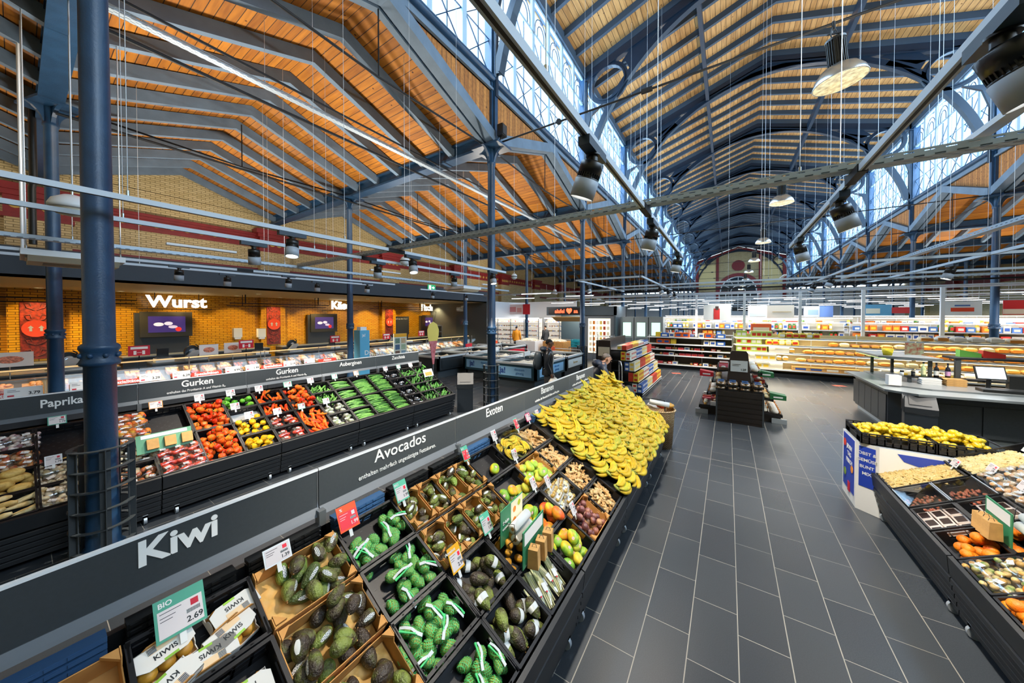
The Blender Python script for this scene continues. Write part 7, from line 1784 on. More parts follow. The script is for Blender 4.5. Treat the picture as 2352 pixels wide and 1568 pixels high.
for x, lab in ((3.14, 'small shaker with a blue label on the counter shelf'), (3.3, 'small dark shaker on the counter shelf')):
    o = thing('shaker', lab, 'shaker', (x, 10.5, 1.06)); MB().lathe([(0, 0), (.03, 0), (.03, .08), (0, .08)], 12).obj('body', M_lcdw if x < 3.2 else M_dark, o); MB().cyl((0, 0, .08), (0, 0, .11), .032, n=12).obj('cap', M_dark, o)
for i in range(3): o = thing('foam_box', 'white takeaway box in the low stack on the worktop', 'box', (3.5, 10.42, .93 + .042 * i), group='white takeaway boxes'); MB().prism([(-.13, 0), (.13, 0), (.14, .02), (.12, .04), (-.12, .04), (-.14, .02)], -.1, .1).obj('box', M_lcdw, o)
for i in range(4): o = thing('kraft_box', 'brown takeaway box in the stack beside the white ones', 'box', (3.84, 10.46, .93 + .036 * i), group='brown takeaway boxes'); MB().prism([(-.12, 0), (.12, 0), (.14, .018), (.12, .034), (-.12, .034), (-.14, .018)], -.1, .1).obj('box', mat('kraft_bag', '#c89a5c'), o)
o = thing('napkin_box', 'white napkin block on the steel ledge', 'napkins', (2.86, 9.95, .93)); MB().box(-.09, .09, -.09, .09, 0, .2).obj('block', M_lcdw, o)
o = thing('till_screen', 'till with a bright touch screen on the counter', 'till', (4.28, 10.45, .93)); MB().box(-.2, .2, -.012, .012, -.13, .13).obj('screen_frame', M_black, o, loc=(0, 0, .3), rot=(R_(-18), 0, .15)); MB().box(-.18, .18, -.016, -.012, -.11, .11).obj('lit_display', mat('screen_white', '#dfeaf4', .3, emit=1.6, ecol='#e8f2fc'), o, loc=(0, 0, .3), rot=(R_(-18), 0, .15)); MB().cyl((0, .05, 0), (0, .03, .25), .03, n=10).obj('stand', M_black, o)
o = thing('card_terminal', 'black card terminal beside the till', 'card terminal', (4.65, 10.6, .93)); MB().box(-.1, .1, -.05, .05, 0, .25).obj('body', M_black, o)
o = thing('keyboard_drawer', 'flat black cash drawer lying on the ledge', 'cash drawer', (4.3, 10.02, .93)); MB().box(-.32, .32, -.12, .12, 0, .05).obj('body', M_black, o)
for x, c, lab in ((3.05, '#e8d32a', 'yellow plant pot on the upper shelf'), (4.2, '#6ab04a', 'green leaflet box on the upper shelf'), (4.5, '#c82a1e', 'red leaflet box on the upper shelf')):
    o = thing('leaflet_box' if x > 4 else 'plant_pot', lab, 'box' if x > 4 else 'pot', (x, 10.95, 1.45 if x < 4 else 1.49)); (MB().lathe([(0, 0), (.07, 0), (.1, .15), (0, .15)], 14) if x < 4 else MB().prism([(-.14, 0), (.14, 0), (.14, .08), (-.14, .15)], -.08, .08)).obj('body', mat('bx' + c[1:], c, .5), o)
o = thing('salad_poster_stand', 'clear stand with a salad poster on the upper shelf', 'poster stand', (3.42, 10.85, 1.45)); MB().box(-.16, .16, 0, .01, 0, .34).obj('acrylic', M_glass, o); MB().box(-.14, .14, -.003, 0, .04, .3).obj('poster', mat('salad_print', '#b8c8a0', .5, col2='#a8483a', vs=14), o)
# bins
def bin_(x, y, rz, lab, s=1.0):
    o = thing('waste_bin', lab, 'waste bin', (x, y, 0), rz); MB().box(-.19, .19, -.19, .19, 0, .58).obj('body', mat('bin_slate', '#232b33', .5), o)
    mb = MB(); mb.prism([(-.2, .58), (.2, .58), (.2, .66), (-.2, .88)], -.2, -.19, 'YZ'); mb.prism([(-.2, .58), (.2, .58), (.2, .88), (.16, .9), (-.2, .68)], -.2, .2, 'YZ'); mb.obj('hood', mat('bin_slate2', '#1d2329', .6), o)
    MB().prism([(-.14, .722), (.12, .881), (.12, .886), (-.14, .727)], -.13, .13, 'YZ').obj('flap', mat('flap_dark', '#171b20', .6), o); MB().ell((0, 0, .59), (.225, .225, .035), 20, 6, fn=lambda p: Vector((max(-.86, min(.86, p.x * 1.2)), max(-.86, min(.86, p.y * 1.2)), p.z + .2 * sin(p.x * 20)))).obj('bin_liner', film('liner_film'), o)
bin_(-5.45, 6.15, R_(40), 'grey square waste bin at the end of the pepper stand'); bin_(2.95, 9.12, R_(-12), 'slate waste bin before the serving counter')
# lemon display
t = thing('lemon_display', 'white and blue cardboard stand holding crates of netted lemons', 'cardboard display', (1.62, 5.85, 0))
poly = [(-.3, .32), (-.3, -.22), (-.14, -.36), (.85, -.36), (.85, .32)]
MB().prism(poly, 0, .82, 'XY').obj('carton_body', M_lcdw, t); bl = mat('display_blue', '#1f3fae', .5)
MB().prism([(-.22, .12), (.22, .12), (.22, .8), (-.22, .8)], -.303, -.3, 'YZ').obj('blue_side', bl, t, loc=(0, .05, 0)); 
MB().prism([(0, .78), (.8, .78), (.8, .35), (.35, .62), (.05, .7)], -.364, -.361, 'XZ').prism([(.3, .42), (.55, .5), (.6, .38), (.5, .22), (.34, .3)], -.364, -.361, 'XZ').obj('blue_arrows', bl, t)
d_ = Vector((.16, -.14, 0)).normalized()
MB().bar((-.22 - .002, -.29 - .002, .3), (-.22 - .002, -.29 - .002, .78), .15, .004, up=(.14 / .2126, .16 / .2126, 0)).obj('blue_corner', bl, t)
for z, tx in ((.66, 'JEDEN'), (.57, 'TAG'), (.48, 'FRISCH')): lettering(tx, .075, M_text, t, (-.305, .02, z), RXn, bold=.02, ext=.001)
for z, tx in ((.7, 'OBST &'), (.62, 'GEMÜSE'), (.54, 'BUNT'), (.46, 'MIX')): lettering(tx, .05, M_text, t, (-.2245, -.2935, z), (R_(90), 0, R_(-41)), bold=.02, ext=.001)
for p, r, c in (((-.305, .2, .68), .05, '#e0402a'), ((-.305, -.1, .42), .045, '#e8902a'), ((-.305, .18, .3), .05, '#7a9a3a')): MB().cyl(p, (p[0] - .003, p[1], p[2]), r, n=18).obj('printed_fruit', mat('pf' + c[1:], c, .5), t)
MB().cyl((.42, -.362, .22), (.42, -.366, .22), .075, n=20).obj('printed_kiwi', mat('pfkiwi', '#6a8a3a', .5), t); MB().cyl((.42, -.3665, .22), (.42, -.368, .22), .03, n=14).obj('kiwi_core', mat('pfk2', '#dfe0b0'), t)
for p, n_ in (((-.305, .02, .16), RXn), ((-.12, -.366, .16), RY)): MB().box(p[0] - .003, p[0] + .003 + (.08 if n_ == RY else 0), p[1] - (.04 if n_ != RY else .002), p[1] + (.04 if n_ != RY else 0), .1, .22).obj('red_mark', M_wred, t)
for x0, x1, lab in ((-.28, .3, 'black crate of lemons on the blue and white stand'), (.31, .83, 'black crate of lemons, right half of the stand')):
    o = link('produce_crate', crate_mesh(x1 - x0, .6)); o.location = (1.62 + (x0 + x1) / 2, 5.84, .955); tag(o, lab, 'crate')
lem = MB(); lem.ell((0, 0, 0), (.042, .031, .031), 12, 8, fn=lambda p: Vector((p.x + .12 * (p.x ** 9), p.y, p.z))); lo = lem.obj('lemon', M_lem); tag(lo, 'x', 'lemon'); MB().ell((0, 0, 0), (.043, .033, .033), 10, 6).obj('yellow_net', glass('yellow_net_film', (1, .95, .5), .1, .3), lo); lu = Used(lo)
for k in range(190):
    e_ = .06 * (k // 60); x, y = 1.39 + e_ + (1.02 - 2 * e_) * rnd.random(), 5.6 + e_ + (.48 - 2 * e_) * rnd.random()
    lu.put(loc=(x, y, .91 + .036 * (k // 60) + rnd.uniform(0, .012)), rot=(rnd.uniform(-.5, .5), rnd.uniform(-.5, .5), rnd.uniform(0, 6)), label='netted yellow lemon on the blue and white cardboard stand', group='lemons on the cardboard stand')
# wicker basket with rolls
t = thing('wicker_basket', 'tall round wicker basket beside the banana heap', 'basket', (-1.02, 6.4, 0))
wk = brick('wicker_weave', '#d9bd94', '#b8945f', '#5e4224', .035, .018, 'XZ', .003, .7, .6)
MB().lathe([(0, .01), (.2, .01), (.21, .0), (.25, .62), (.265, .66), (.25, .68), (.235, .66), (.2, .03), (0, .03)], 36).obj('basket_body', wk, t)
MB().tube([(.255 * cos(a), .255 * sin(a), .665) for a in [2 * pi * i / 32 for i in range(32)]], .018, 6, closed=True).obj('rim', wk, t)
MB().tube([(-.28, -.1, 0), (-.28, -.1, .82), (-.1, -.12, .86), (.1, -.12, .86), (.12, -.12, .5)], .012, 6).obj('wire_holder', M_black, t)
o = thing('bag_roll', 'white plastic bag roll lying across the wicker basket', 'bag roll', (-1.0, 6.25, .8), rot=(0, R_(8), .3)); MB().lathe([(.012, -.16), (.045, -.16), (.045, .16), (.012, .16)], 18, axis=0).obj('roll', M_lcdw, o)
for i, (c, lab) in enumerate((('#f0efe8', 'white bag on top of the wicker basket'), ('#c8402a', 'red and white packet in the wicker basket'), ('#d8a048', 'orange packet in the wicker basket'))):
    o = MB().ell((0, 0, 0), (.12, .09, .05), 12, 6, fn=lambda p: Vector((p.x, p.y, p.z + .2 * sin(p.x * 8)))).obj('food_packet', mat('pk' + c[1:], c, .4, var=.3, vs=20), None, (-1.12 + .12 * i, 6.42 + .04 * i, .7 + .01 * i), (0, .2, i)); tag(o, lab, 'packet')
# ================================================================ kiosk, cold shelves and far shelving
M_kio = mat('kiosk_slate', '#2b3b46', .5)
t = thing('falafel_kiosk', 'slate kiosk with a red running falafel sign and lit shelves', 'kiosk', (0, 0, 0))
MB().box(-8.85, -4.85, 17.1, 17.3, 2.38, 2.86).box(-4.95, -4.85, 17.1, 19.2, 0, 2.86).box(-8.85, -4.85, 19.1, 19.2, 0, 2.86).obj('walls', M_kio, t)
MB().box(-6.75, -4.95, 17.2, 17.3, .0, 2.38).obj('grey_wall', mat('kiosk_grey', '#596068', .6), t); MB().box(-8.8, -6.8, 17.15, 17.75, 0, .98).obj('front_counter', mat('kiosk_front', '#4a4744', .5), t)
o = MB().box(-8.7, -6.75, 17.06, 17.1, 2.44, 2.78).obj('led_panel', mat('led_black', '#120606', .4), t); lettering('alafel \u2665 sa', .3, mat('led_red', '#ff5a3a', .5, emit=3.5, ecol='#ff4a2a'), t, (-7.6, 17.05, 2.6), RY, bold=.02, ext=.001)
MB().prism([(17.2, 2.3), (17.9, 2.05), (17.9, 2.02), (17.2, 2.27)], -8.6, -6.85, 'YZ').obj('canopy', mat('canopy_tan', '#c8a060', .6), t)
sh = MB().box(-6.35, -5.15, 17.17, 17.2, .35, 2.2).obj('lit_cabinet', mat('cabinet_lit', '#f4e8c8', .5, emit=1.1, ecol='#fff0cc'), t)
for i in range(6):
    z = .45 + .29 * i
    for j in range(6): MB().cbox((-6.2 + .19 * j, 17.12, z + .09), (.11, .08, .18)).obj('shelf_goods', mat(f'kg{(i * 5 + j) % 5}', ['#e8dcc0', '#c8742a', '#f0efe8', '#d8b860', '#a83a2a'][(i * 5 + j) % 5], .5), sh)
add_light('AREA', 'lamp', (-7.6, 18.2, 2.6), (0, 0, 0), 90, (1, .85, .6), t, shape='RECTANGLE', size=1.6, size_y=1.0)
def wall_goods(x0, x1, y, z0, z1, n, lab, sets, tint='#efe6dc', back=1.0, cat_='shelf_unit'):
    t = thing(cat_, lab, 'shelf unit', (0, 0, 0)); MB().box(x0, x1, y + .5, y + .55, 0, z1).obj('back_panel', mat('lit_back', '#f2ece0', .6, emit=.35, ecol='#fff4e4'), t)
    for i in range(n): z = z0 + (z1 - z0 - .25) * i / (n - 1); MB().box(x0, x1, y, y + .5, z - .03, z).obj('shelf', M_white, t)
    k = max(1, round((x1 - x0) / 1.2))
    for i in range(k + 1): MB().box(x0 + (x1 - x0) * i / k - .02, x0 + (x1 - x0) * i / k + .02, y - .02, y + .05, 0, z1 + .03).obj('door_frame', M_alu, t)
    for i in range(n): shelf_row(sets, x0, x1, y + .2, z0 + (z1 - z0 - .25) * i / (n - 1), lab.split(' of ')[0].replace('tall ', 'in the ') + f', row {ords[i]}', .9, s=.9, gap=.03)
    MB().box(x0, x1, y, y + .08, z1, z1 + .05).obj('light_strip', mat('cold_strip', '#ffffff', .5, emit=5, ecol='#fff6ea'), t)
    add_light('AREA', 'lamp', ((x0 + x1) / 2, y - .15, z1 + .1), (R_(-18), 0, 0), 60, (1, .96, .9), t, shape='RECTANGLE', size=x1 - x0, size_y=.1)
wall_goods(-15.8, -11.1, 20.2, .25, 2.15, 6, 'tall lit cold shelf of packed meat behind the yellow jacket', 'cold')
wall_goods(-10.9, -7.4, 20.7, .25, 2.15, 6, 'tall lit shelf of dairy goods left of the kiosk', 'cold')
def poster(x, y, z0, z1, w, base, shapes, lab, txt=None, hang_=True, col='#ffffff'):
    t = thing('hanging_poster', lab, 'poster', (x, y, (z0 + z1) / 2)); h = (z1 - z0) / 2
    MB().box(-w / 2, w / 2, -.01, .01, -h, h).obj('board', mat('pb' + base[1:], base, .5), t)
    for i, (a, b, c, d, cc) in enumerate(shapes): MB().box(a * w, b * w, -.014 - .001 * i, -.0105, c * h, d * h).obj('print', mat('pp' + cc[1:], cc, .5), t)
    if txt: lettering(txt, h * .5, mat('pt' + col[1:], col, .5), t, (0, -.02, h * .62), RY, bold=.02, ext=.001)
    if hang_:
        for s in (-1, 1): MB().cyl((s * w * .42, 0, h), (s * w * .42, 0, 3.4 - (z0 + z1) / 2), .005, n=4).obj('suspension_wire', M_wire, t)
poster(-.43, 18.2, 2.15, 2.87, 1.1, '#dfe2de', [(-.12, .1, -.9, .5, '#b02a2a'), (-.06, .06, .3, .8, '#3a2a26')], 'pale hanging poster with a figure in red')
poster(1.15, 18.2, 2.2, 2.8, .8, '#cfd8da', [(-.4, .3, -.6, -.1, '#8aa0a8')], 'small grey hanging poster with a truck picture')
poster(1.87, 18.0, 2.25, 2.8, .9, '#f0ede4', [(-.3, .4, -.1, .05, '#c8b898')], 'blank white hanging poster left of the blue ones')
poster(3.1, 18.2, 2.3, 2.75, .9, '#5a7ab8', [(-.5, .05, -1, 1, '#dfe8f2'), (-.35, 0, -.6, .3, '#8aa8c8')], 'hanging poster half white and half blue')
poster(4.75, 18.1, 2.35, 2.78, .75, '#5fa8d8', [(-.4, .1, -.6, .3, '#e8efe4')], 'sky blue hanging poster beside a slim post')
poster(5.6, 19.0, 2.45, 2.68, .5, '#b8323a', [], 'small red hanging sign between two posts')
poster(6.75, 18.0, 2.36, 2.85, .85, '#e4f0f8', [(-.3, .3, -.45, .1, '#d8482a'), (-.2, .2, .3, .5, '#3a6ab0')], 'white hanging poster with an orange packet left of the big column')
poster(8.25, 18.0, 2.38, 2.86, 1.3, '#c8202a', [(-.5, .4, -.9, -.2, '#e8dcc8')], 'red hanging poster reading EXPRESS at the right edge', 'EXPRESS')
poster(-12.2, 19.3, 2.45, 3.15, 1.9, '#f0dcd8', [(.2, .5, -1, 1, '#c8202a'), (-.4, -.1, -.5, .5, '#d88a88'), (-.05, .15, -.6, .3, '#e0a098')], 'pink meat poster with a red side on the white wall')
poster(-9.3, 20.2, 2.3, 2.9, 1.0, '#f2ece0', [(-.3, .3, -.6, .5, '#c8743a')], 'white poster with a bread picture left of the kiosk')
poster(-10.0, 18.9, 3.3, 3.55, .01, '#1f9a63', [], 'tiny green sign high before the kiosk') if False else None
struct(MB().box(-18.1, -8.9, 21.7, 21.8, 0, 3.4).obj('wall_white_side', mat('white_band', '#dfe3e6', .6)))
for i, (x, y) in enumerate(((-1.19, 17), (.58, 17), (2.37, 17), (4.11, 17), (5.96, 17))):
    t = thing('white_post', f'slim white post behind the bread shelves, {ords[i]} from the left', 'post', (x, y, 0)); MB().box(-.045, .045, -.045, .045, 0, 3.3).obj('shaft', M_white, t); MB().box(-.08, .08, -.08, .08, 0, .02).obj('foot', M_white, t)
# white drinks cabinets right of the kiosk
for i, x in enumerate((-4.4, -3.7, -3.0)):
    t = thing('drinks_cabinet', f'grey drinks cabinet with a pale green display, {ords[i]} from the left', 'cabinet', (x, 17.6, 0)); MB().box(-.33, .33, 0, .7, 0, 2.3).obj('body', mat('cabinet_grey', '#9aa4a6', .4, .3), t); MB().box(-.2, .2, -.02, 0, 1.3, 2.0).obj('display', mat('pale_green_lit', '#c8f0d8', .5, emit=.9), t); MB().box(-.28, .28, -.012, 0, .2, 1.2).obj('door', mat('cabinet_door', '#6f7a7e', .3), t)
FAR = [(20.2, -3.2, 4.4, (1.35, 1.7), 2.0), (20.2, 4.6, 14, (1.35, 1.7), 2.0), (23, -4, 5.2, (1.5, 1.85), 2.2), (23, 5.5, 16, (1.5, 1.85), 2.2), (27.5, -4, 16, (1.8,), 2.3)]
for i, (y, x0, x1, zs, zt) in enumerate(FAR):
    gondola(x0, x1, y, [.3, .8] + list(zs), f'{ords[i]} of the long white shelf units behind the bread shelves', back='#d8d2c2', board='#f4f2ea', toph=zt)
    t = thing('shelf_light', f'bright strip along the {ords[i]} far shelf unit', 'shelf light', (x0, y - .02, zt + .02)); MB().box(0, x1 - x0, 0, .06, 0, .03).obj('strip', mat('cold_strip', '#ffffff', .5, emit=5, ecol='#fff6ea'), t)
    for j, z in enumerate(zs): shelf_row('mix', x0, x1, y + .25, z, f'on the {ords[i]} far shelf unit, {"upper" if j else "lower"} board', .85 if y < 25 else .6, s=1.1)
# low dividing units and dark plants/checkout clutter between
for i, (x, y, lab) in enumerate(((1.2, 17.9, 'orange framed display between the far shelves'), (8.9, 17.8, 'red box shaped display at the right edge'))):
    t = thing('promotion_stand', lab, 'display', (x, y, 0)); MB().box(-.35, .35, -.2, .2, 0, 2.0).obj('body', mat('stand_orange', '#c8542a', .5), t); MB().box(-.28, .28, -.215, -.2, .3, 1.85).obj('inner', mat('stand_pale', '#e8dcc4', .5), t)
t = thing('register_screen', 'red backed till screen above the bread bags at the right edge', 'screen', (8.6, 17.0, 1.75)); MB().box(-.22, .22, -.03, .03, -.05, .3).obj('housing', M_wred, t); MB().cyl((0, 0, -1.75), (0, 0, -.05), .03, n=8).obj('pole', M_dark, t)
# folding carts, cage at the third column
t = thing('wire_cage', 'tall wire cage trolley beside the third hall column', 'cage trolley', (-4.35, 13.6, 0))
for x in (-.35, .35):
    for y in (-.3, .3): MB().cyl((x, y, .08), (x, y, 1.55), .014, n=6).obj('post', M_steel, t)
for z in (.15, .5, .85, 1.2, 1.5): MB().box(-.35, .35, -.3, .3, z - .008, z).obj('shelf', M_galv, t)
for x in (-.3, .3): MB().cyl((x, -.3, .04), (x, -.26, .04), .04, n=10).cyl((x, .26, .04), (x, .3, .04), .04, n=10).obj('caster_wheel', M_dark, t)
t = thing('crate_trolley', 'trolley carrying turquoise crates before the kiosk', 'trolley', (-6.3, 15.6, 0))
MB().box(-.4, .4, -.25, .25, .75, .78).obj('platform', M_steel, t)
for x in (-.38, .38):
    for y in (-.22, .22): MB().cyl((x, y, 0), (x, y, .76), .015, n=6).obj('leg', M_steel, t)
for i in range(3): tag(link('crate_turquoise', crate_mesh(.6, .4, .12, 'crate', mat('turquoise_crate', '#1f98a8', .4))), 'turquoise crate stacked on the trolley before the kiosk', 'crate', 'turquoise crates').location = (-6.3, 15.6, .905 + .125 * i)
for i, (x, y, lab) in enumerate(((-9.1, 15.6, 'white box display with a red mark before the cold shelves'), (-7.6, 15.9, 'kraft coloured box display with a red mark'))):
    t = thing('pallet_box', lab, 'display box', (x, y, 0)); MB().box(-.6, .6, -.5, .5, 0, 1.0).obj('carton', M_lcdw if i == 0 else M_card, t); MB().box(-.12, .12, -.515, -.5, .45, .75).obj('red_mark', M_wred, t); MB().ell((0, 0, 1.0), (.55, .45, .12), 16, 6, fn=lambda p: Vector((p.x, p.y, p.z + .3 * sin(p.x * 12) * sin(p.y * 9)))).obj('contents', mat('frozen_goods', '#e8e4d8'), t)
# yellow caution pads on the floor
for i, (px, py) in enumerate(((1553, 857), (1928, 886))):
    X, Y, Z = at(px, py, Z=0); t = thing('floor_sticker', f'small red floor sticker {"on the left" if i == 0 else "on the right"} before the far shelves', 'floor sticker', (X, Y, .001), .4); MB().box(-.16, .16, -.11, .11, 0, .002).obj('sticker', mat('sticker_red_white', '#d8604a', .5), t)
# ================================================================ people
def skin_mesh(verts, edges, rads, sub=2):
    me = bpy.data.meshes.new('s'); me.from_pydata(verts, edges, []); o = bpy.data.objects.new('s', me); TMP.collection.objects.link(o)
    m = o.modifiers.new('k', 'SKIN'); m.use_smooth_shade = True
    sv = me.skin_vertices[0].data if me.skin_vertices else None
    if sv is None:
        bm = bmesh.new(); bm.from_mesh(me); bm.verts.layers.skin.verify(); bm.to_mesh(me); bm.free(); sv = me.skin_vertices[0].data
    for i, r in enumerate(rads): sv[i].radius = r if isinstance(r, tuple) else (r, r)
    for i in range(len(rads)): sv[i].use_root = (i == 0)
    s = o.modifiers.new('d', 'SUBSURF'); s.levels = sub; s.render_levels = sub
    vl = TMP.view_layers[0]; vl.update(); out = bpy.data.meshes.new_from_object(o.evaluated_get(vl.depsgraph))
    bpy.data.objects.remove(o)
    for p in out.polygons: p.use_smooth = True
    return out
M_skind = mat('brown_skin', '#6b4630', .5); M_skinl = mat('light_skin', '#c99a80', .5)
def person(name, label, loc, rz, J, skin_m, top_m, leg_m, hair_m, hair='short', lean=0, scale=1.0, tops='jacket'):
    """J: joint dictionary in metres, facing +Y"""
    V, E, Rr = [], [], []; idx = {}
    def v(n, p, r): idx[n] = len(V); V.append(p); Rr.append(r); return idx[n]
    def e(a, b): E.append((idx[a], idx[b]))
    hd = Vector(J['head'])
    v('pel', J['pel'], (.15, .11)); v('spine', J['spine'], (.14, .11)); v('chest', J['chest'], (.17, .12)); v('neck', J['neck'], .06); v('h0', hd + Vector((0, .01, -.05)), (.07, .082)); v('h1', hd + Vector((0, 0, .035)), (.078, .098)); v('h2', hd + Vector((0, -.01, .085)), (.055, .07))
    for a, b in (('pel', 'spine'), ('spine', 'chest'), ('chest', 'neck'), ('neck', 'h0'), ('h0', 'h1'), ('h1', 'h2')): e(a, b)
    for s in 'LR':
        q = -1 if s == 'L' else 1
        v('sh' + s, J['sh' + s], .062); v('el' + s, J['el' + s], .045); v('wr' + s, J['wr' + s], (.03, .024)); w = Vector(J['wr' + s]); d = (w - Vector(J['el' + s])).normalized(); pc = w + d * .06
        v('pa' + s, pc, (.038, .018)); e('chest', 'sh' + s); e('sh' + s, 'el' + s); e('el' + s, 'wr' + s); e('wr' + s, 'pa' + s)
        side = Vector((0, 1, 0)) - d * d.y; side = side.normalized() if side.length > .1 else Vector((1, 0, 0)); nrm = d.cross(side) * (1 if s == 'L' else -1)
        for k in range(4):
            b = pc + d * .03 + side * (.027 - .018 * k); L_ = (.036, .042, .039, .03)[k]
            v(f'f{k}a{s}', b, .0095); v(f'f{k}b{s}', b + d * L_ + nrm * .008, .009); v(f'f{k}c{s}', b + d * L_ * 1.6 + nrm * .028, .0078); e('pa' + s, f'f{k}a{s}'); e(f'f{k}a{s}', f'f{k}b{s}'); e(f'f{k}b{s}', f'f{k}c{s}')
        b = w + d * .03 + side * .034; v('t1' + s, b, .011); v('t2' + s, b + d * .03 + side * .016 + nrm * .012, .0095); e('pa' + s, 't1' + s); e('t1' + s, 't2' + s)
        v('hip' + s, J['hip' + s], .088); v('kn' + s, J['kn' + s], .058); v('an' + s, J['an' + s], .04); v('to' + s, Vector(J['an' + s]) + Vector((0, .15, -.045)), (.042, .028)); e('pel', 'hip' + s); e('hip' + s, 'kn' + s); e('kn' + s, 'an' + s); e('an' + s, 'to' + s)
    me = skin_mesh(V, E, Rr, 1)
    t = thing(name, label, 'person', loc, rz); t.scale = (scale,) * 3
    b = link('body', me, t); me.materials.append(skin_m)
    f = MB(); c = hd     # facial features merged into the body mesh
    f.ell(c + Vector((0, .088, -.002)), (.011, .018, .02), 8, 6); f.ell(c + Vector((0, .088, -.048)), (.024, .01, .007), 8, 4)
    for q in (-1, 1): f.ell(c + Vector((q * .082, .0, .005)), (.012, .02, .03), 8, 6)
    f.ell(c + Vector((0, .082, .032)), (.045, .012, .008), 8, 4)
    bm = bmesh.new(); bm.from_mesh(me); tmp = f.mesh('f', skin_m); bm.from_mesh(tmp); bm.to_mesh(me); bm.free()
    for p in me.polygons: p.use_smooth = True
    for q in (-1, 1): MB().ell(c + Vector((q * .03, .087, .014)), (.011, .006, .006), 8, 5).obj('eye', mat('eye_dark', '#1a1512', .2), t)
    if hair: MB().ell(c + Vector((0, -.016, .034)), (.073, .093, .084), 18, 14, fn=lambda p: Vector((p.x * (1 if p.z > .2 - .9 * max(0, -p.y) else .8), p.y * (1 if p.z > .2 - .9 * max(0, -p.y) else .8), max(p.z, .2 - .9 * max(0, -p.y))))).obj('hair', hair_m, t)
    # jacket: lofted torso with tapering sleeves; trousers likewise
    def loft(mb, rings, n=20):
        vs = [(c_[0] + rx * cos(2 * pi * i / n), c_[1] + ry * sin(2 * pi * i / n), c_[2]) for c_, rx, ry in rings for i in range(n)]
        mb.add(vs, [(r * n + i, r * n + (i + 1) % n, (r + 1) * n + (i + 1) % n, (r + 1) * n + i) for r in range(len(rings) - 1) for i in range(n)], smooth=True)
        mb.add(vs[:n], [tuple(range(n))]); mb.add(vs[-n:], [tuple(range(n))])
    P_, SP_, CH_, NK_ = (Vector(J[q]) for q in ('pel', 'spine', 'chest', 'neck'))
    low = P_ + (P_ - SP_) * .75; up = CH_.lerp(NK_, .45)
    jm = MB(); loft(jm, [(low, .205, .145), (low.lerp(P_, .5), .2, .145), (P_, .19, .138), (SP_, .178, .13), (SP_.lerp(CH_, .5), .188, .135), (CH_, .2, .14), (up, .185, .12), (up.lerp(NK_, .5), .12, .095), (NK_, .075, .075), (NK_ + Vector((0, .01, .02)), .07, .072)])
    for s in 'LR':
        sh, el, wr = (Vector(J[q + s]) for q in ('sh', 'el', 'wr')); jm.tube([sh.lerp(CH_, .45) + Vector((0, 0, .02)), sh, sh.lerp(el, .3), el, el.lerp(wr, .5), wr], 0, 12, rad=[.075, .082, .075, .06, .055, .046])
    jm.obj(tops, top_m, t)
    tr = MB(); loft(tr, [(P_ + Vector((0, 0, .06)), .165, .12), (P_, .175, .13), (P_ - Vector((0, 0, .08)), .178, .13), (P_ - Vector((0, 0, .14)), .15, .11)])
    for s in 'LR':
        hp, kn, an = (Vector(J[q + s]) for q in ('hip', 'kn', 'an')); tr.tube([hp + Vector((0, 0, .02)), hp.lerp(kn, .4), kn, kn.lerp(an, .5), an + Vector((0, 0, .01))], 0, 14, rad=[.1, .092, .072, .066, .06])
        MB().ell(an + Vector((0, .06, -.045)), (.05, .13, .042), 12, 6, fn=lambda p: Vector((p.x, p.y, max(p.z, -.75)))).obj('shoe', M_black, t)
    tr.obj('trousers', leg_m, t)
    return t
ST = dict(pel=(0, 0, .95), spine=(0, 0, 1.12), chest=(0, 0, 1.33), neck=(0, .0, 1.49), head=(0, .02, 1.62), shL=(-.18, 0, 1.4), shR=(.18, 0, 1.4), elL=(-.24, -.02, 1.12), elR=(.24, -.02, 1.12), wrL=(-.24, .1, .9), wrR=(.24, .1, .9),
          hipL=(-.09, 0, .88), hipR=(.09, 0, .88), knL=(-.1, .03, .5), knR=(.1, .03, .5), anL=(-.1, 0, .09), anR=(.1, 0, .09))
M_leather = mat('black_leather', '#14181e', .25, var=.3, vs=20, bump=.3, bs=30); M_navy = mat('navy_quilt', '#0e1b30', .45, bump=.5, bs=14); M_trs = mat('dark_trousers', '#171a20', .7)
J1 = dict(ST); J1.update(head=(0, .05, 1.6), chest=(0, .01, 1.33), elR=(.25, -.06, 1.13), wrR=(.25, .05, .88), knL=(-.1, .16, .52), anL=(-.1, .2, .1), knR=(.1, -.02, .5), anR=(.1, -.22, .13))
FR = R_(33.4 - 90)    # facing towards the right of the picture
p1 = person('person', 'man in a black leather jacket with a backpack walking past the freezers', (-3.85, 7.5, 0), FR, J1, M_skind, M_leather, M_trs, mat('black_hair', '#15110f', .8), scale=1.02)
hd_ = MB().ell((0, -.1, 1.47), (.15, .1, .07), 14, 8); hd_.obj('hood', mat('hood_navy', '#1c2838', .7), p1)
MB().ell((0, .09, 1.22), (.09, .07, .2), 12, 8).obj('shirt_front', mat('shirt_grey', '#a8a6a0', .7), p1)
t = thing('backpack', 'dark backpack on the back of the walking man', 'backpack', (-3.85, 7.5, 0), FR); MB().ell((0, -.24, 1.2), (.16, .12, .25), 16, 10, fn=lambda p: Vector((max(-.85, min(.85, p.x * 1.1)), p.y, max(-.9, min(.9, p.z * 1.1))))).obj('bag_body', mat('backpack_slate', '#1b2730', .6, bump=.3, bs=12), t); MB().ell((0, -.33, 1.12), (.11, .05, .12), 12, 8).obj('front_pocket', mat('backpack_slate', '#1b2730'), t)
for s in (-1, 1): MB().tube([(s * .1, -.2, 1.4), (s * .12, -.04, 1.47), (s * .12, .1, 1.36), (s * .13, .1, 1.15), (s * .13, -.12, 1.0)], .012, 6).obj('strap', M_black, t)
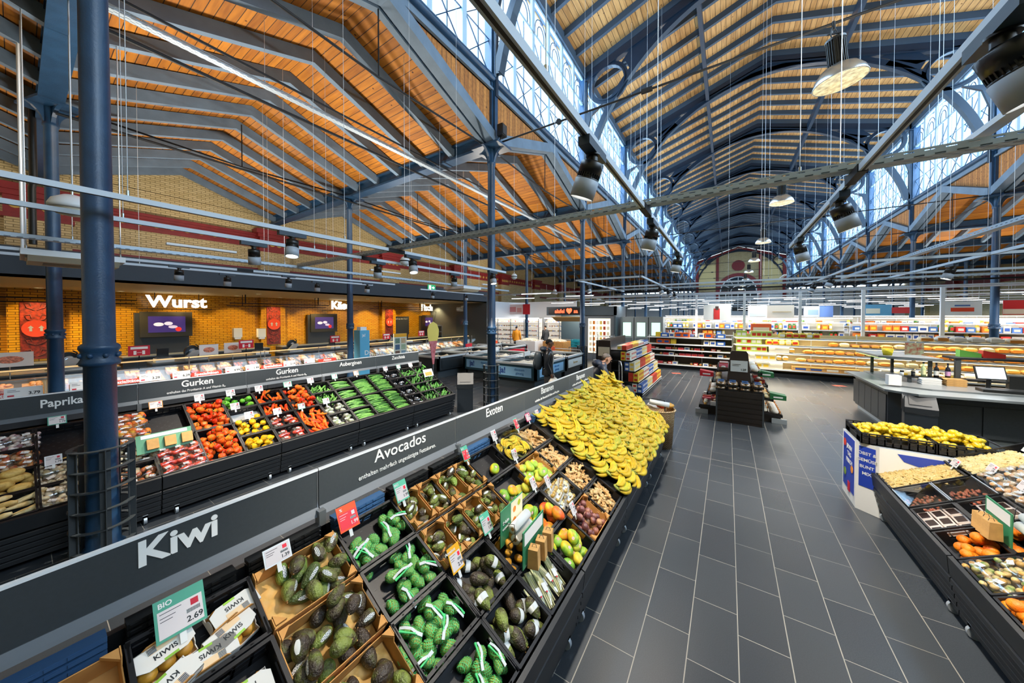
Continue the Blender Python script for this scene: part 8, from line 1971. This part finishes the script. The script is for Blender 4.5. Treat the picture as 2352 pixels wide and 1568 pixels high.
t = thing('shopping_bag', 'crumpled pale carrier bag in the hand of the walking man', 'bag', (-3.62, 7.38, .55), FR); MB().ell((0, 0, .1), (.12, .14, .16), 14, 8, fn=lambda p: Vector((p.x * (1 + .1 * sin(p.z * 9)), p.y, p.z + .08 * sin(p.x * 14)))).obj('bag_body', mat('pale_bag', '#cfcac0', .5, var=.2, vs=20), t); MB().tube([(0, -.05, .24), (0, 0, .33), (0, .05, .24)], .008, 5).obj('handle', mat('pale_bag', '#cfcac0'), t)
J2 = dict(ST); J2.update(pel=(0, -.06, .9), spine=(0, -.02, 1.06), chest=(0, .08, 1.25), neck=(0, .17, 1.37), head=(0, .25, 1.45), shL=(-.18, .1, 1.3), shR=(.18, .1, 1.3), elL=(-.22, .2, 1.05), elR=(.22, .22, 1.05), wrL=(-.14, .42, .95), wrR=(.15, .44, .95), hipL=(-.09, -.05, .84), hipR=(.09, -.05, .84), knL=(-.1, .06, .46), knR=(.1, .06, .46))
p2 = person('person', 'bending man in a navy quilted jacket behind the bananas', (-2.3, 6.62, 0), FR, J2, M_skinl, M_navy, M_trs, mat('grey_stubble', '#6a625c', .8), scale=1.0)
MB().ell((0, .05, 1.36), (.15, .11, .08), 14, 8).obj('hood', M_navy, p2)
t = thing('shopping_trolley_bag', 'dark trolley bag with chrome handle bars in front of the bending man', 'trolley bag', (-1.72, 6.98, 0), FR)
MB().ell((0, 0, .55), (.2, .16, .36), 16, 10, fn=lambda p: Vector((max(-.85, min(.85, p.x * 1.1)), p.y, p.z + .05 * sin(p.x * 8)))).obj('bag_body', mat('trolley_cloth', '#10141c', .7, bump=.4, bs=10), t); MB().tube([(-.09, -.14, .2), (-.09, -.16, 1.3), (-.05, -.17, 1.4), (.05, -.17, 1.4), (.09, -.16, 1.3), (.09, -.14, .2)], .012, 8).obj('chrome_handle', M_steel, t)
for s in (-1, 1): MB().cyl((s * .17, -.1, .08), (s * .2, -.1, .08), .08, n=16).obj('wheel', M_black, t)
M_yj = mat('yellow_black_jacket', '#e2921a', .6)
p3 = person('person', 'shopper in a yellow and black jacket pushing a cart at the cold shelves', (-11.0, 17.2, 0), R_(20), ST, M_skinl, M_yj, M_trs, mat('black_hair', '#15110f'), scale=.98)
p4 = person('person', 'person in black beside the slim column at the dairy shelf', (-9.6, 18.4, 0), R_(70), ST, M_skinl, M_trs, M_trs, mat('black_hair', '#15110f'))
t = thing('shopping_cart', 'wire shopping cart in front of the yellow jacket', 'shopping cart', (-11.6, 17.9, 0), R_(20))
cg = MB()
for z in (.55, .7, .85, 1.0): cg.tube([(-.25, -.35, z), (.25, -.35, z), (.22, .4, z), (-.22, .4, z)], .008, 4, closed=True)
cg.obj('basket', M_galv, t); MB().cyl((-.27, -.45, 1.03), (.27, -.45, 1.03), .016, n=8).obj('handle', M_wred, t)
for x in (-.22, .22):
    for y in (-.32, .34): MB().cyl((x, y, .06), (x, y, .58), .012, n=6).obj('leg', M_galv, t); MB().cyl((x - .012, y, .06), (x + .012, y, .06), .06, n=12).obj('wheel', M_black, t)
for x, y, c, lab in ((-2.45, 17.6, '#2a2a30', 'shopper with dark hair looking over the snack shelves, left'), (-1.5, 17.7, '#2c3a6a', 'shopper in a blue top behind the snack shelves'), (1.3, 17.4, '#1c1e24', 'shopper in black behind the bread shelves, left of the white post'), (1.75, 18.8, '#20242c', 'dark dressed shopper farther behind the bread shelves'), (2.15, 17.5, '#3f86a8', 'shopper in light blue bending behind the bread shelves')):
    person('person', lab, (x, y, 0), R_(120) if x < 0 else R_(-40), ST if x != 2.15 else J2, M_skinl, mat('top' + c[1:], c, .7), M_trs, mat('dark_hair', '#241a14', .8), scale=1.0 if x < 1 else .98)
bpy.data.scenes.remove(TMP)
